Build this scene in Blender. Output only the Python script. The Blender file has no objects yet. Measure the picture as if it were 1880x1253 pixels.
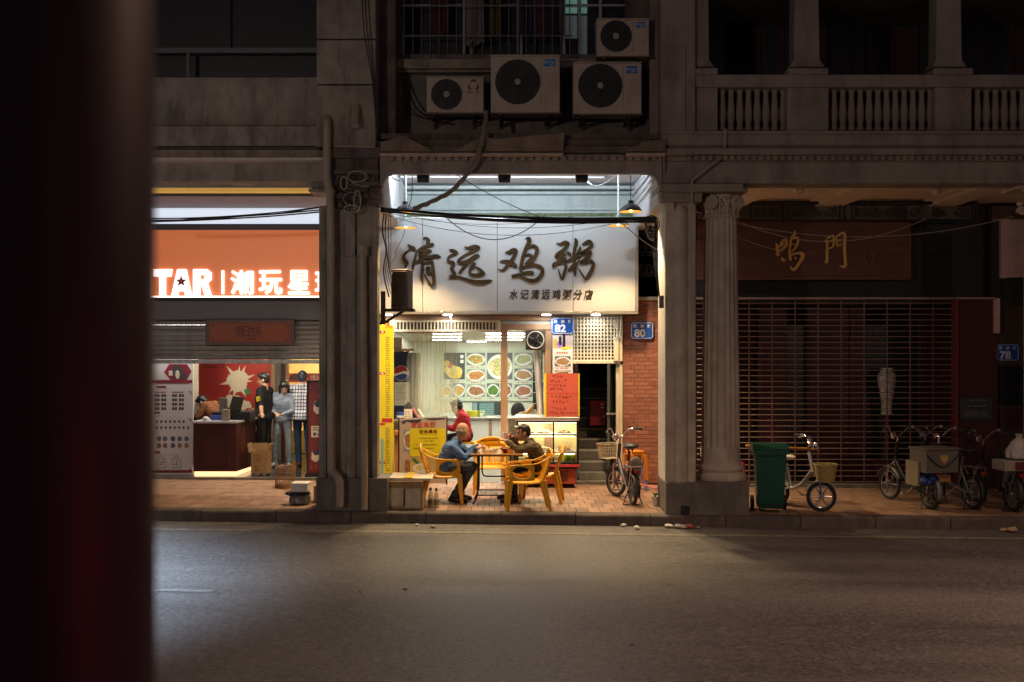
import bpy, bmesh, math, random
from mathutils import Vector, Matrix, Quaternion, noise
R = math.radians
PI = math.pi
rnd = random.Random(7)
sc = bpy.context.scene
col = sc.collection

# ------------------------------------------------------------------ camera, world, lights, exposure
CZ, DIST, FPX, HY, CXP = 2.35, 15.0, 2055.0, 640.0, 940.0
cam_d = bpy.data.cameras.new('camera')
cam = bpy.data.objects.new('camera', cam_d)
col.objects.link(cam)
cam.location = (0, -DIST, CZ)
cam.rotation_euler = (R(90), 0, 0)
cam_d.sensor_width = 36.0
cam_d.lens = 36.0 * FPX / 1880.0
cam_d.shift_y = (HY - 626.5) / 1880.0
cam_d.clip_start, cam_d.clip_end = 0.1, 400
cam_d.dof.use_dof = True
cam_d.dof.focus_distance = 16.3
cam_d.dof.aperture_fstop = 2.0
sc.camera = cam

world = bpy.data.worlds.new('World')
sc.world = world
world.use_nodes = True
bg = world.node_tree.nodes['Background']
bg.inputs[0].default_value = (0.62, 0.47, 0.72, 1)
bg.inputs[1].default_value = 0.042

sc.view_settings.view_transform = 'Standard'
sc.view_settings.look = 'None'
sc.view_settings.exposure = 0.0
sc.view_settings.gamma = 1.0
sc.view_settings.use_curve_mapping = False
cy = sc.cycles
cy.use_denoising = True
cy.max_bounces = 7
cy.diffuse_bounces = 3
cy.glossy_bounces = 3
cy.transparent_max_bounces = 16
cy.sample_clamp_indirect = 3.0
cy.caustics_reflective = False
cy.caustics_refractive = False

STAND_IN_LAMPS = [  # x, y, height, power, colour : low unseen lamps standing in for shop light opposite
    (-8.0, -18.5, 3.9, 600.0, (1.0, 0.79, 0.63)),
    (10.5, -19.0, 3.9, 160.0, (1.0, 0.72, 0.58)),
]

# ------------------------------------------------------------------ pixel <-> place helpers (survey of the street)
def X(px, y): return (px - CXP) / FPX * (DIST + y)
def Z(py, y): return CZ - (py - HY) / FPX * (DIST + y)
SL = 0.011                                   # the street falls gently to the right
def road_z(x): return -SL * x
def walk_z(x): return 0.15 - SL * x
def depth_on_walk(px, py):                   # where a foot at that place stands on the pavement
    d = 16.0
    for _ in range(8):
        x = (px - CXP) / FPX * d
        d = FPX * (CZ - walk_z(x)) / (py - HY)
    return d - DIST

# ------------------------------------------------------------------ materials
MATS = {}
def M(name, color=(.5, .5, .5), rough=.6, metal=0.0, var=.12, scale=4.0, bump=0.0, bscale=None, spec=.5,
      emit=None, estr=0.0, rvar=.0, objvar=.0, dirt=0.0, dirtcol=(.02, .017, .014), dscale=1.3, coat=0.0, stretch=None):
    if name in MATS: return MATS[name]
    m = bpy.data.materials.new(name); m.use_nodes = True
    nt = m.node_tree; N = nt.nodes; L = nt.links
    b = N['Principled BSDF']
    b.inputs['Roughness'].default_value = rough
    b.inputs['Metallic'].default_value = metal
    b.inputs['Specular IOR Level'].default_value = spec
    if coat: b.inputs['Coat Weight'].default_value = coat
    tc = N.new('ShaderNodeTexCoord'); src = tc.outputs['Object']
    if stretch:
        mp = N.new('ShaderNodeMapping'); mp.inputs['Scale'].default_value = stretch
        L.new(src, mp.inputs['Vector']); src = mp.outputs['Vector']
    c = None
    base = N.new('ShaderNodeRGB'); base.outputs[0].default_value = (*color, 1); c = base.outputs[0]
    if var > 0:
        nz = N.new('ShaderNodeTexNoise'); nz.inputs['Scale'].default_value = scale
        nz.inputs['Detail'].default_value = 6; nz.inputs['Roughness'].default_value = .62
        L.new(src, nz.inputs['Vector'])
        mr = N.new('ShaderNodeMapRange'); mr.inputs['From Min'].default_value = .3; mr.inputs['From Max'].default_value = .7
        mr.inputs['To Min'].default_value = 1 - var; mr.inputs['To Max'].default_value = 1 + var
        L.new(nz.outputs['Fac'], mr.inputs['Value'])
        mx = N.new('ShaderNodeVectorMath'); mx.operation = 'SCALE'
        L.new(c, mx.inputs[0]); L.new(mr.outputs['Result'], mx.inputs['Scale']); c = mx.outputs[0]
        if rvar:
            m2 = N.new('ShaderNodeMapRange'); m2.inputs['From Min'].default_value = .3; m2.inputs['From Max'].default_value = .7
            m2.inputs['To Min'].default_value = max(.05, rough - rvar); m2.inputs['To Max'].default_value = min(1, rough + rvar)
            L.new(nz.outputs['Fac'], m2.inputs['Value']); L.new(m2.outputs['Result'], b.inputs['Roughness'])
    if objvar > 0:
        oi = N.new('ShaderNodeObjectInfo')
        mo = N.new('ShaderNodeMapRange'); mo.inputs['To Min'].default_value = 1 - objvar; mo.inputs['To Max'].default_value = 1 + objvar
        L.new(oi.outputs['Random'], mo.inputs['Value'])
        mx = N.new('ShaderNodeVectorMath'); mx.operation = 'SCALE'
        L.new(c, mx.inputs[0]); L.new(mo.outputs['Result'], mx.inputs['Scale']); c = mx.outputs[0]
    if dirt > 0:
        n2 = N.new('ShaderNodeTexNoise'); n2.inputs['Scale'].default_value = dscale
        n2.inputs['Detail'].default_value = 8; n2.inputs['Roughness'].default_value = .7
        mp = N.new('ShaderNodeMapping'); mp.inputs['Scale'].default_value = (2.2, 2.2, .55)
        L.new(tc.outputs['Object'], mp.inputs['Vector']); L.new(mp.outputs['Vector'], n2.inputs['Vector'])
        rp = N.new('ShaderNodeMapRange'); rp.inputs['From Min'].default_value = .48; rp.inputs['From Max'].default_value = .72
        rp.inputs['To Max'].default_value = dirt
        L.new(n2.outputs['Fac'], rp.inputs['Value'])
        mi = N.new('ShaderNodeMix'); mi.data_type = 'RGBA'
        L.new(rp.outputs['Result'], mi.inputs['Factor']); L.new(c, mi.inputs[6]); mi.inputs[7].default_value = (*dirtcol, 1)
        c = mi.outputs[2]
    L.new(c, b.inputs['Base Color'])
    if bump > 0:
        n3 = N.new('ShaderNodeTexNoise'); n3.inputs['Scale'].default_value = bscale or scale * 8
        n3.inputs['Detail'].default_value = 5
        L.new(src, n3.inputs['Vector'])
        bp = N.new('ShaderNodeBump'); bp.inputs['Strength'].default_value = min(1, bump); bp.inputs['Distance'].default_value = .01
        L.new(n3.outputs['Fac'], bp.inputs['Height']); L.new(bp.outputs['Normal'], b.inputs['Normal'])
    if emit:
        b.inputs['Emission Color'].default_value = (*emit, 1); b.inputs['Emission Strength'].default_value = estr
    MATS[name] = m
    return m

# ------------------------------------------------------------------ object helpers
WM = {}
def setp(o, label=None, cat=None, group=None, kind=None):
    if label: o['label'] = label
    if cat: o['category'] = cat
    if group: o['group'] = group
    if kind: o['kind'] = kind
    return o
def thing(name, label, cat, loc=(0, 0, 0), rz=0.0, group=None, kind=None):
    o = bpy.data.objects.new(name, None); col.objects.link(o)
    o.empty_display_size = .1
    o.location = loc; o.rotation_euler = (0, 0, rz)
    WM[o.name] = Matrix.Translation(loc) @ Matrix.Rotation(rz, 4, 'Z')
    return setp(o, label, cat, group, kind)
def copy_tree(o, parent=None, mats=None):
    c = o.copy(); col.objects.link(c)
    if parent is not None: c.parent = parent
    for ch in list(o.children): copy_tree(ch, c)
    return c

class MB:
    def __init__(s): s.v = []; s.f = []; s.m = []; s.mi = 0
    def add(s, vs, fs):
        o = len(s.v); s.v += [tuple(v) for v in vs]; s.f += [tuple(i + o for i in f) for f in fs]; s.m += [s.mi] * len(fs)
        return s
    def box(s, x0, x1, y0, y1, z0, z1):
        if x0 > x1: x0, x1 = x1, x0
        if y0 > y1: y0, y1 = y1, y0
        if z0 > z1: z0, z1 = z1, z0
        return s.add([(x0, y0, z0), (x1, y0, z0), (x1, y1, z0), (x0, y1, z0), (x0, y0, z1), (x1, y0, z1), (x1, y1, z1), (x0, y1, z1)],
                     [(0, 3, 2, 1), (4, 5, 6, 7), (0, 1, 5, 4), (1, 2, 6, 5), (2, 3, 7, 6), (3, 0, 4, 7)])
    def pbox(s, px0, px1, py0, py1, y0, y1):          # front face at depth y0 spans that part of the elevation
        return s.box(X(px0, y0), X(px1, y0), y0, y1, Z(py1, y0), Z(py0, y0))
    def obox(s, c, size, rot=None):
        hx, hy, hz = size[0] / 2, size[1] / 2, size[2] / 2
        M_ = rot if rot is not None else Matrix.Identity(3)
        vs = [Vector(c) + M_ @ Vector((a * hx, b * hy, d * hz)) for d in (-1, 1) for a, b in ((-1, -1), (1, -1), (1, 1), (-1, 1))]
        return s.add(vs, [(0, 3, 2, 1), (4, 5, 6, 7), (0, 1, 5, 4), (1, 2, 6, 5), (2, 3, 7, 6), (3, 0, 4, 7)])
    def quad(s, a, b, c, d): return s.add([a, b, c, d], [(0, 1, 2, 3)])
    def tube(s, pts, r, seg=8, cap=True, closed=False):
        pts = [Vector(p) for p in pts]; n = len(pts)
        rs = r if isinstance(r, (list, tuple)) else [r] * n
        vs = []; fs = []; up = None
        for i, p in enumerate(pts):
            if closed: t = (pts[(i + 1) % n] - pts[i - 1])
            else: t = (pts[min(i + 1, n - 1)] - pts[max(i - 1, 0)])
            if t.length < 1e-9: t = Vector((0, 0, 1))
            t.normalize()
            if up is None:
                up = Vector((0, 0, 1)) if abs(t.z) < .9 else Vector((1, 0, 0))
                a = up.cross(t).normalized()
            else:
                a = (a - t * a.dot(t))
                a = a.normalized() if a.length > 1e-6 else Vector((1, 0, 0))
            b = t.cross(a)
            for k in range(seg):
                th = 2 * PI * k / seg
                vs.append(p + (a * math.cos(th) + b * math.sin(th)) * rs[i])
        for i in range(n if closed else n - 1):
            j = (i + 1) % n
            for k in range(seg):
                fs.append((i * seg + k, i * seg + (k + 1) % seg, j * seg + (k + 1) % seg, j * seg + k))
        if cap and not closed:
            fs.append(tuple(range(seg - 1, -1, -1))); fs.append(tuple((n - 1) * seg + k for k in range(seg)))
        return s.add(vs, fs)
    def lathe(s, prof, c=(0, 0, 0), seg=16, axis='Z', flute=None, rot=None, arc=None):
        vs = []; fs = []; n = len(prof)
        for (r, h) in prof:
            for k in range(seg):
                th = 2 * PI * k / seg
                rr = r * (flute(k, h) if flute else 1)
                if axis == 'Z': p = Vector((rr * math.cos(th), rr * math.sin(th), h))
                elif axis == 'Y': p = Vector((rr * math.cos(th), h, rr * math.sin(th)))
                else: p = Vector((h, rr * math.cos(th), rr * math.sin(th)))
                if rot is not None: p = rot @ p
                vs.append(Vector(c) + p)
        for i in range(n - 1):
            for k in range(seg):
                q = (i * seg + k, i * seg + (k + 1) % seg, (i + 1) * seg + (k + 1) % seg, (i + 1) * seg + k)
                fs.append(q if axis != 'Y' else q[::-1])
        a = tuple(range(seg - 1, -1, -1)); b = tuple((n - 1) * seg + k for k in range(seg))
        fs += [a, b] if axis != 'Y' else [a[::-1], b[::-1]]
        return s.add(vs, fs)
    def prism(s, poly, y0, y1):                          # polygon in (x, z), extruded along y
        n = len(poly)
        ar = sum(poly[i][0] * poly[(i + 1) % n][1] - poly[(i + 1) % n][0] * poly[i][1] for i in range(n))
        if ar < 0: poly = poly[::-1]
        vs = [(x, y0, z) for x, z in poly] + [(x, y1, z) for x, z in poly]
        fs = [tuple(range(n)), tuple(range(2 * n - 1, n - 1, -1))]
        fs += [((i + 1) % n, i, n + i, n + (i + 1) % n) for i in range(n)]
        return s.add(vs, fs)
    def prism_x(s, poly, x0, x1):                        # polygon in (y, z), extruded along x
        n = len(poly)
        vs = [(x0, y, z) for y, z in poly] + [(x1, y, z) for y, z in poly]
        fs = [tuple(range(n - 1, -1, -1)), tuple(range(n, 2 * n))]
        fs += [(i, (i + 1) % n, n + (i + 1) % n, n + i) for i in range(n)]
        return s.add(vs, fs)
    def ell(s, c, r, seg=12, rings=8, rot=None):
        vs = []; fs = []
        for i in range(rings + 1):
            ph = PI * i / rings
            for k in range(seg):
                th = 2 * PI * k / seg
                p = Vector((r[0] * math.sin(ph) * math.cos(th), r[1] * math.sin(ph) * math.sin(th), r[2] * math.cos(ph)))
                if rot is not None: p = rot @ p
                vs.append(Vector(c) + p)
        for i in range(rings):
            for k in range(seg):
                fs.append((i * seg + k, (i + 1) * seg + k, (i + 1) * seg + (k + 1) % seg, i * seg + (k + 1) % seg))
        return s.add(vs, fs)
    def cone(s, a, b, ra, rb, seg=10):                   # tapered limb with rounded ends
        a = Vector(a); b = Vector(b); t = (b - a)
        L = t.length
        if L < 1e-6: return s.ell(a, (ra, ra, ra))
        t /= L; pts = []; rs = []
        for k in range(4):
            w = k / 4 * PI / 2; pts.append(a - t * ra * math.cos(w)); rs.append(max(ra * math.sin(w), .0008))
        pts.append(a); rs.append(ra); pts.append(b); rs.append(rb)
        for k in range(1, 5):
            w = k / 4 * PI / 2; pts.append(b + t * rb * math.sin(w)); rs.append(max(rb * math.cos(w), .0008))
        return s.tube(pts, rs, seg)
    def build(s, name, mat, parent=None, world=True, smooth=True, bevel=0.0, kind=None, label=None, angle=38, loc=None):
        me = bpy.data.meshes.new(name)
        vs = s.v
        if parent is not None and world:
            inv = WM[parent.name].inverted(); vs = [tuple(inv @ Vector(v)) for v in vs]
        off = None
        if loc is not None:
            off = Vector(loc)
            if parent is not None and world: off = inv @ off
            vs = [tuple(Vector(v) - off) for v in vs]
        me.from_pydata(vs, [], s.f); me.update()
        ms = mat if isinstance(mat, (list, tuple)) else [mat]
        for m in ms: me.materials.append(m)
        if len(ms) > 1: me.polygons.foreach_set('material_index', s.m)
        if smooth:
            me.polygons.foreach_set('use_smooth', [True] * len(me.polygons))
            me.set_sharp_from_angle(angle=R(angle))
        return link(name, me, parent, bevel, kind, label, off)
def link(name, me, parent=None, bevel=0.0, kind=None, label=None, loc=None, wm=None):
    o = bpy.data.objects.new(name, me); col.objects.link(o)
    if loc is not None: o.location = loc
    WM[o.name] = (WM[parent.name] if parent is not None else Matrix.Identity(4)) @ (Matrix.Translation(loc) if loc is not None else Matrix.Identity(4))
    if parent is not None: o.parent = parent
    if bevel:
        md = o.modifiers.new('edge', 'BEVEL'); md.width = bevel; md.segments = 2; md.limit_method = 'ANGLE'; md.angle_limit = R(40)
        md.harden_normals = False
    setp(o, label=label, kind=kind)
    return o
def P3(px, py, y): return Vector((X(px, y), y, Z(py, y)))
def catmull(pts, n=6):
    out = []; m = len(pts)
    for i in range(m - 1):
        p0 = pts[max(i - 1, 0)]; p1 = pts[i]; p2 = pts[i + 1]; p3 = pts[min(i + 2, m - 1)]
        for k in range(n):
            t = k / n; o = []
            for a, b, c, d in zip(p0, p1, p2, p3):
                o.append(.5 * (2 * b + (c - a) * t + (2 * a - 5 * b + 4 * c - d) * t * t + (3 * b - a - 3 * c + d) * t ** 3))
            out.append(tuple(o))
    out.append(tuple(pts[-1]))
    return out
def sag(a, b, drop, n=14):
    a = Vector(a); b = Vector(b); out = []
    for i in range(n + 1):
        t = i / n; p = a.lerp(b, t); p.z -= drop * 4 * t * (1 - t); out.append(p)
    return out

# ------------------------------------------------------------------ lettering
_tmp_text = {}
def text_mesh(body, extrude=0.0, bold=0.0, res=3):
    key = (body, extrude, bold)
    if key in _tmp_text: return _tmp_text[key]
    cu = bpy.data.curves.new('lettering', 'FONT'); cu.body = body; cu.size = 1.0; cu.resolution_u = res
    cu.align_x = 'CENTER'; cu.extrude = extrude; cu.offset = bold
    o = bpy.data.objects.new('lettering', cu); col.objects.link(o)
    dg = bpy.context.evaluated_depsgraph_get(); dg.update()
    me = bpy.data.meshes.new_from_object(o.evaluated_get(dg))
    vs = [v.co.copy() for v in me.vertices]; fs = [tuple(p.vertices) for p in me.polygons]
    bpy.data.objects.remove(o); bpy.data.curves.remove(cu); bpy.data.meshes.remove(me)
    _tmp_text[key] = (vs, fs)
    return vs, fs
def add_text(mb, body, x0, x1, z0, z1, y, depth=0.002, bold=0.0, shear=0.0):
    """lettering facing the street (towards -y), fitted to the rectangle x0..x1, z0..z1, back on plane y"""
    vs, fs = text_mesh(body, .5, bold)
    if not vs: return mb
    ax = min(v.x for v in vs); bx_ = max(v.x for v in vs); ay = min(v.y for v in vs); by = max(v.y for v in vs)
    out = []
    for v in vs:
        u = (v.x - ax) / max(bx_ - ax, 1e-6); w = (v.y - ay) / max(by - ay, 1e-6)
        out.append((x0 + u * (x1 - x0) + shear * (w - .5) * (z1 - z0), y - depth * (v.z + .5), z0 + w * (z1 - z0)))
    return mb.add(out, fs)
def ptext(mb, body, px0, px1, py0, py1, y, depth=0.002, bold=0.0, shear=0.0):
    return add_text(mb, body, X(px0, y), X(px1, y), Z(py1, y), Z(py0, y), y, depth, bold, shear)
def brush(mb, stroke, ox, oy, s, y, depth, k):
    """one brush stroke: (x, y, width) traced on the elevation, cut out as a thick plate; k lifts it clear of the others"""
    pts = catmull([(ox + a / s, oy + b / s, w / s) for a, b, w in stroke], 5)
    L = []; Rr = []
    for i, (a, b, w) in enumerate(pts):
        p = pts[max(i - 1, 0)]; q = pts[min(i + 1, len(pts) - 1)]
        tx, ty = q[0] - p[0], q[1] - p[1]; l = math.hypot(tx, ty) or 1
        nx, ny = -ty / l, tx / l; h = max(w, .5) / 2
        L.append((X(a + nx * h, y), Z(b + ny * h, y))); Rr.append((X(a - nx * h, y), Z(b - ny * h, y)))
    n = len(L); f = y - depth - k * .0016
    vs = [(x, f, z) for x, z in L] + [(x, f, z) for x, z in Rr] + [(x, y, z) for x, z in L] + [(x, y, z) for x, z in Rr]
    fs = []
    for i in range(n - 1):
        fs.append((i, i + 1, n + i + 1, n + i))
        fs.append((i + 1, i, 2 * n + i, 2 * n + i + 1))
        fs.append((n + i, n + i + 1, 3 * n + i + 1, 3 * n + i))
    fs.append((0, n, 3 * n, 2 * n)); fs.append((n - 1, 3 * n - 1, 4 * n - 1, 2 * n - 1)[::-1])
    return mb.add(vs, fs)
def tiny_rows(mb, px0, px1, py0, py1, y, rows, fill=.55, ch=3.0, cw=2.4, gap=1.2, seed=1, jag=.35, d=.0015):
    """rows of print too small to read"""
    r = random.Random(seed)
    for i in range(rows):
        py = py0 + (py1 - py0) * (i + .5) / rows
        p = px0; end = px0 + (px1 - px0) * (1 - jag * r.random())
        while p < end - cw:
            h = ch * (.7 + .3 * r.random())
            if r.random() < .9:
                mb.pbox(p, p + cw * (.75 + .25 * r.random()), py - h / 2, py + h / 2, y - d, y)
            p += cw + gap * (.6 + .8 * r.random())
    return mb
# ------------------------------------------------------------------ shared materials
m_asph = None
def asphalt():
    m = bpy.data.materials.new('asphalt'); m.use_nodes = True
    nt = m.node_tree; N = nt.nodes; L = nt.links; b = N['Principled BSDF']
    tc = N.new('ShaderNodeTexCoord')
    def nz(scale, detail=6, rough=.65, vec=None):
        n = N.new('ShaderNodeTexNoise'); n.inputs['Scale'].default_value = scale; n.inputs['Detail'].default_value = detail
        n.inputs['Roughness'].default_value = rough; L.new(vec or tc.outputs['Object'], n.inputs['Vector']); return n
    mp = N.new('ShaderNodeMapping'); mp.inputs['Scale'].default_value = (.12, 1.0, 1); L.new(tc.outputs['Object'], mp.inputs['Vector'])
    streak = nz(.9, 5, .6, mp.outputs['Vector'])           # worn wheel tracks along the street
    patch = nz(.7, 8, .7); grain = nz(24, 8, .88)
    vo = N.new('ShaderNodeTexVoronoi'); vo.inputs['Scale'].default_value = 22; L.new(tc.outputs['Object'], vo.inputs['Vector'])
    r = N.new('ShaderNodeValToRGB'); e = r.color_ramp.elements
    e[0].position = .40; e[0].color = (.014, .0133, .013, 1); e[1].position = .60; e[1].color = (.19, .175, .162, 1)
    add = N.new('ShaderNodeMath'); add.operation = 'ADD'; add.use_clamp = True
    s1 = N.new('ShaderNodeMath'); s1.operation = 'MULTIPLY'; s1.inputs[1].default_value = .22; L.new(streak.outputs['Fac'], s1.inputs[0])
    s2 = N.new('ShaderNodeMath'); s2.operation = 'MULTIPLY'; s2.inputs[1].default_value = .80; L.new(grain.outputs['Fac'], s2.inputs[0])
    L.new(s1.outputs[0], add.inputs[0]); L.new(s2.outputs[0], add.inputs[1])
    L.new(add.outputs[0], r.inputs['Fac'])
    # pale chippings that stand out here and there
    chip = N.new('ShaderNodeMapRange'); chip.inputs['From Min'].default_value = .90; chip.inputs['From Max'].default_value = .97
    chip.inputs['To Max'].default_value = .30
    sepc = N.new('ShaderNodeSeparateColor'); L.new(vo.outputs['Color'], sepc.inputs[0]); L.new(sepc.outputs[0], chip.inputs['Value'])
    mi = N.new('ShaderNodeMix'); mi.data_type = 'RGBA'; L.new(chip.outputs['Result'], mi.inputs['Factor'])
    L.new(r.outputs['Color'], mi.inputs[6]); mi.inputs[7].default_value = (.24, .23, .22, 1)
    dk = N.new('ShaderNodeMapRange'); dk.inputs['From Min'].default_value = .60; dk.inputs['From Max'].default_value = .70
    dk.inputs['To Max'].default_value = .65; L.new(patch.outputs['Fac'], dk.inputs['Value'])
    m3 = N.new('ShaderNodeMix'); m3.data_type = 'RGBA'; L.new(dk.outputs['Result'], m3.inputs['Factor'])
    L.new(mi.outputs[2], m3.inputs[6]); m3.inputs[7].default_value = (.022, .021, .021, 1)
    L.new(m3.outputs[2], b.inputs['Base Color'])
    rr = N.new('ShaderNodeMapRange'); rr.inputs['From Min'].default_value = .3; rr.inputs['From Max'].default_value = .7
    rr.inputs['To Min'].default_value = .46; rr.inputs['To Max'].default_value = .66; L.new(streak.outputs['Fac'], rr.inputs['Value'])
    L.new(rr.outputs['Result'], b.inputs['Roughness'])
    bp = N.new('ShaderNodeBump'); bp.inputs['Strength'].default_value = .5; bp.inputs['Distance'].default_value = .003
    ad2 = N.new('ShaderNodeMath'); ad2.operation = 'ADD'; L.new(vo.outputs['Distance'], ad2.inputs[0]); L.new(grain.outputs['Fac'], ad2.inputs[1])
    L.new(ad2.outputs[0], bp.inputs['Height']); L.new(bp.outputs['Normal'], b.inputs['Normal'])
    b.inputs['Specular IOR Level'].default_value = .55
    return m
m_road = asphalt()
m_line = M('worn road paint', (.25, .225, .18), .7, var=.35, scale=9, dirt=.8, dirtcol=(.06, .055, .05), dscale=6)
m_kerb = M('kerb stone', (.115, .09, .075), .8, var=.25, scale=5, bump=.35, bscale=60, dirt=.75, dirtcol=(.035, .03, .025), dscale=2.0, objvar=.12)
m_pav = M('red paver', (.34, .205, .14), .55, var=.22, scale=7, bump=.25, bscale=70, objvar=.26, rvar=.15, dirt=.45, dirtcol=(.09, .055, .04), dscale=3)
m_grout = M('paver joint', (.055, .042, .035), .9, var=.2)
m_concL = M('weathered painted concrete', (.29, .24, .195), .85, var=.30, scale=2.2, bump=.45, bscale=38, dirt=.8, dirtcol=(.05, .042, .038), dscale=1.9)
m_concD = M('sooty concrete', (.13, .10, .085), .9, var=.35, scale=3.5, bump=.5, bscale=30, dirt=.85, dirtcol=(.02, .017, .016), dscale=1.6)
m_plinth = M('grey plinth render', (.16, .145, .13), .8, var=.25, scale=4, bump=.4, bscale=40, dirt=.6, dirtcol=(.05, .042, .036), dscale=2)
m_plastR = M('beige plaster', (.29, .24, .205), .85, var=.24, scale=1.8, bump=.35, bscale=40, dirt=.65, dirtcol=(.08, .065, .055), dscale=1.2)
m_column = M('cast stone column', (.52, .44, .34), .75, var=.2, scale=4, bump=.25, bscale=60, dirt=.4, dirtcol=(.12, .09, .07), dscale=2.2)
m_ceil = M('white arcade plaster', (.68, .69, .70), .8, var=.08, scale=2, bump=.1, bscale=30, dirt=.45, dirtcol=(.30, .30, .31), dscale=1.3)
m_teal = M('pale green moulding paint', (.48, .53, .50), .7, var=.1, scale=3, dirt=.35, dirtcol=(.2, .22, .22), dscale=2)
m_dark = M('dark iron', (.018, .017, .018), .5, metal=.3, var=.2)
m_black = M('black rubber', (.012, .012, .013), .65, var=.2)
m_glassD = M('dark glass', (.012, .013, .018), .38, var=.1, spec=.6)
m_cage = M('galvanised bars', (.20, .21, .20), .4, metal=.6, var=.2)
m_pipe = M('plastic downpipe', (.36, .285, .21), .55, var=.12, scale=3, dirt=.5, dirtcol=(.09, .07, .055), dscale=2)
m_alu = M('aluminium frame', (.55, .52, .47), .35, metal=.7, var=.1)
m_steel = M('stainless steel', (.62, .62, .60), .42, metal=.9, var=.05)
m_white = M('white enamel', (.78, .77, .73), .35, var=.05, scale=3)
m_brick = M('red facing brick', (.30, .115, .075), .6, var=.2, scale=12, bump=.25, bscale=80, objvar=.2)
m_mortar = M('dark mortar', (.15, .072, .052), .9, var=.2)
m_redwood = M('dark red lacquered wood', (.06, .012, .012), .45, var=.25, scale=3, stretch=(6, 6, .6))
m_redpost = M('red enamel post', (.20, .03, .03), .4, var=.1)
m_wood = M('dark brown sign wood', (.11, .034, .024), .5, var=.3, scale=2.5, stretch=(.5, 4, 6))
m_gold = M('gold leaf lettering', (.66, .40, .11), .45, metal=.3, var=.12)
m_pink = M('pink plaster', (.66, .44, .42), .8, var=.08, dirt=.3, dirtcol=(.2, .12, .11))
m_tan = M('tan painted timber', (.36, .22, .13), .5, var=.18, scale=5, stretch=(4, 4, .5))
m_cream = M('cream enamel metal', (.66, .60, .44), .45, var=.1, dirt=.3, dirtcol=(.25, .2, .13), dscale=4)

# ------------------------------------------------------------------ ground
def sheet(name, x0, x1, y0, y1, zf, mat, nx=24, kind='structure', lift=0.0):
    mb = MB(); vs = []; fs = []
    for i in range(nx + 1):
        x = x0 + (x1 - x0) * i / nx
        vs += [(x, y0, zf(x) + lift), (x, y1, zf(x) + lift)]
    for i in range(nx): fs.append((2 * i, 2 * i + 2, 2 * i + 3, 2 * i + 1))
    mb.add(vs, fs)
    return mb.build(name, mat, kind=kind, smooth=False)
road = sheet('road', -60, 60, -60, .05, road_z, m_road)
def stripe(x0, x1, yc, w, seed):
    mb = MB(); r = random.Random(seed); n = max(2, int((x1 - x0) / .25)); vs = []
    for i in range(n + 1):
        x = x0 + (x1 - x0) * i / n
        vs += [(x, yc - w / 2 + r.uniform(-.006, .006), road_z(x) + .004), (x, yc + w / 2 + r.uniform(-.006, .006), road_z(x) + .004)]
    mb.add(vs, [(2 * i, 2 * i + 2, 2 * i + 3, 2 * i + 1) for i in range(n)])
    return mb.build('road_marking', m_line if seed == 3 else M('faded road paint', (.17, .16, .15), .7, var=.5, scale=12, dirt=.8, dirtcol=(.05, .05, .05), dscale=7), road, smooth=False)
stripe(-60, 60, -.78, .11, 3)
for k in range(-3, 4):
    stripe(-6.35 + k * 18.0, -2.85 + k * 18.0, -4.30, .12, 20 + k)
pavement = sheet('pavement', -30, 30, .03, 3.35, walk_z, m_grout, lift=-.006)
pv = MB(); pv.box(-.076, .076, -.196, .196, -.03, .0)
paver_me = None
cells = []
for j in range(8):
    for i in range(-75, 76):
        cx_ = i * .16 + (.08 if j % 2 else 0); cyy = .335 + j * .402
        if not (-9.6 < cx_ < 9.6): continue
        cells.append((cx_, cyy))
def paver_rank(c):
    x, y = c
    px = CXP + x * FPX / (DIST + y)
    if px < 285 or px > 1900: return 9e9
    return y + (0 if 710 < px < 1215 else 1.35)
cells.sort(key=paver_rank)
rest = MB()
for n, (cx_, cyy) in enumerate(cells):
    z = walk_z(cx_) + rnd.uniform(-.0025, .0025)
    if n < 300:
        if paver_me is None:
            o = pv.build('paver', m_pav, pavement, bevel=.004, smooth=False); paver_me = o.data
        else: o = link('paver', paver_me, pavement, bevel=.004)
        o.location = (cx_, cyy, z); o.rotation_euler = (rnd.uniform(-.004, .004), SL + rnd.uniform(-.004, .004), rnd.uniform(-.008, .008))
    else:
        s = SL
        rest.add([(cx_ + a, cyy + b, z - a * s + c) for c in (-.03, 0) for a, b in ((-.076, -.196), (.076, -.196), (.076, .196), (-.076, .196))],
                 [(4, 5, 6, 7), (0, 1, 5, 4), (1, 2, 6, 5), (2, 3, 7, 6), (3, 0, 4, 7)])
rest.build('pavers', m_pav, pavement, smooth=False, kind='stuff')
# kerb of separate stones with a rounded nose
kerb = thing('kerb', None, None, (0, 0, 0), kind='structure')
prof = [(.13, -.25), (-.07, -.25), (-.07, .115), (-.062, .132), (-.045, .145), (-.02, .15), (.13, .152)]
k_me = None
for i in range(-14, 15):
    if k_me is None:
        mb = MB(); mb.prism_x(prof, -.495, .495); o = mb.build('kerb_stone', m_kerb, kerb, world=False, angle=50); k_me = o.data
    else: o = link('kerb_stone', k_me, kerb)
    x = i * 1.0 + .35
    o.location = (x, rnd.uniform(-.006, .006), -SL * x + rnd.uniform(-.004, .004)); o.rotation_euler = (0, SL, rnd.uniform(-.004, .004))

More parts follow.
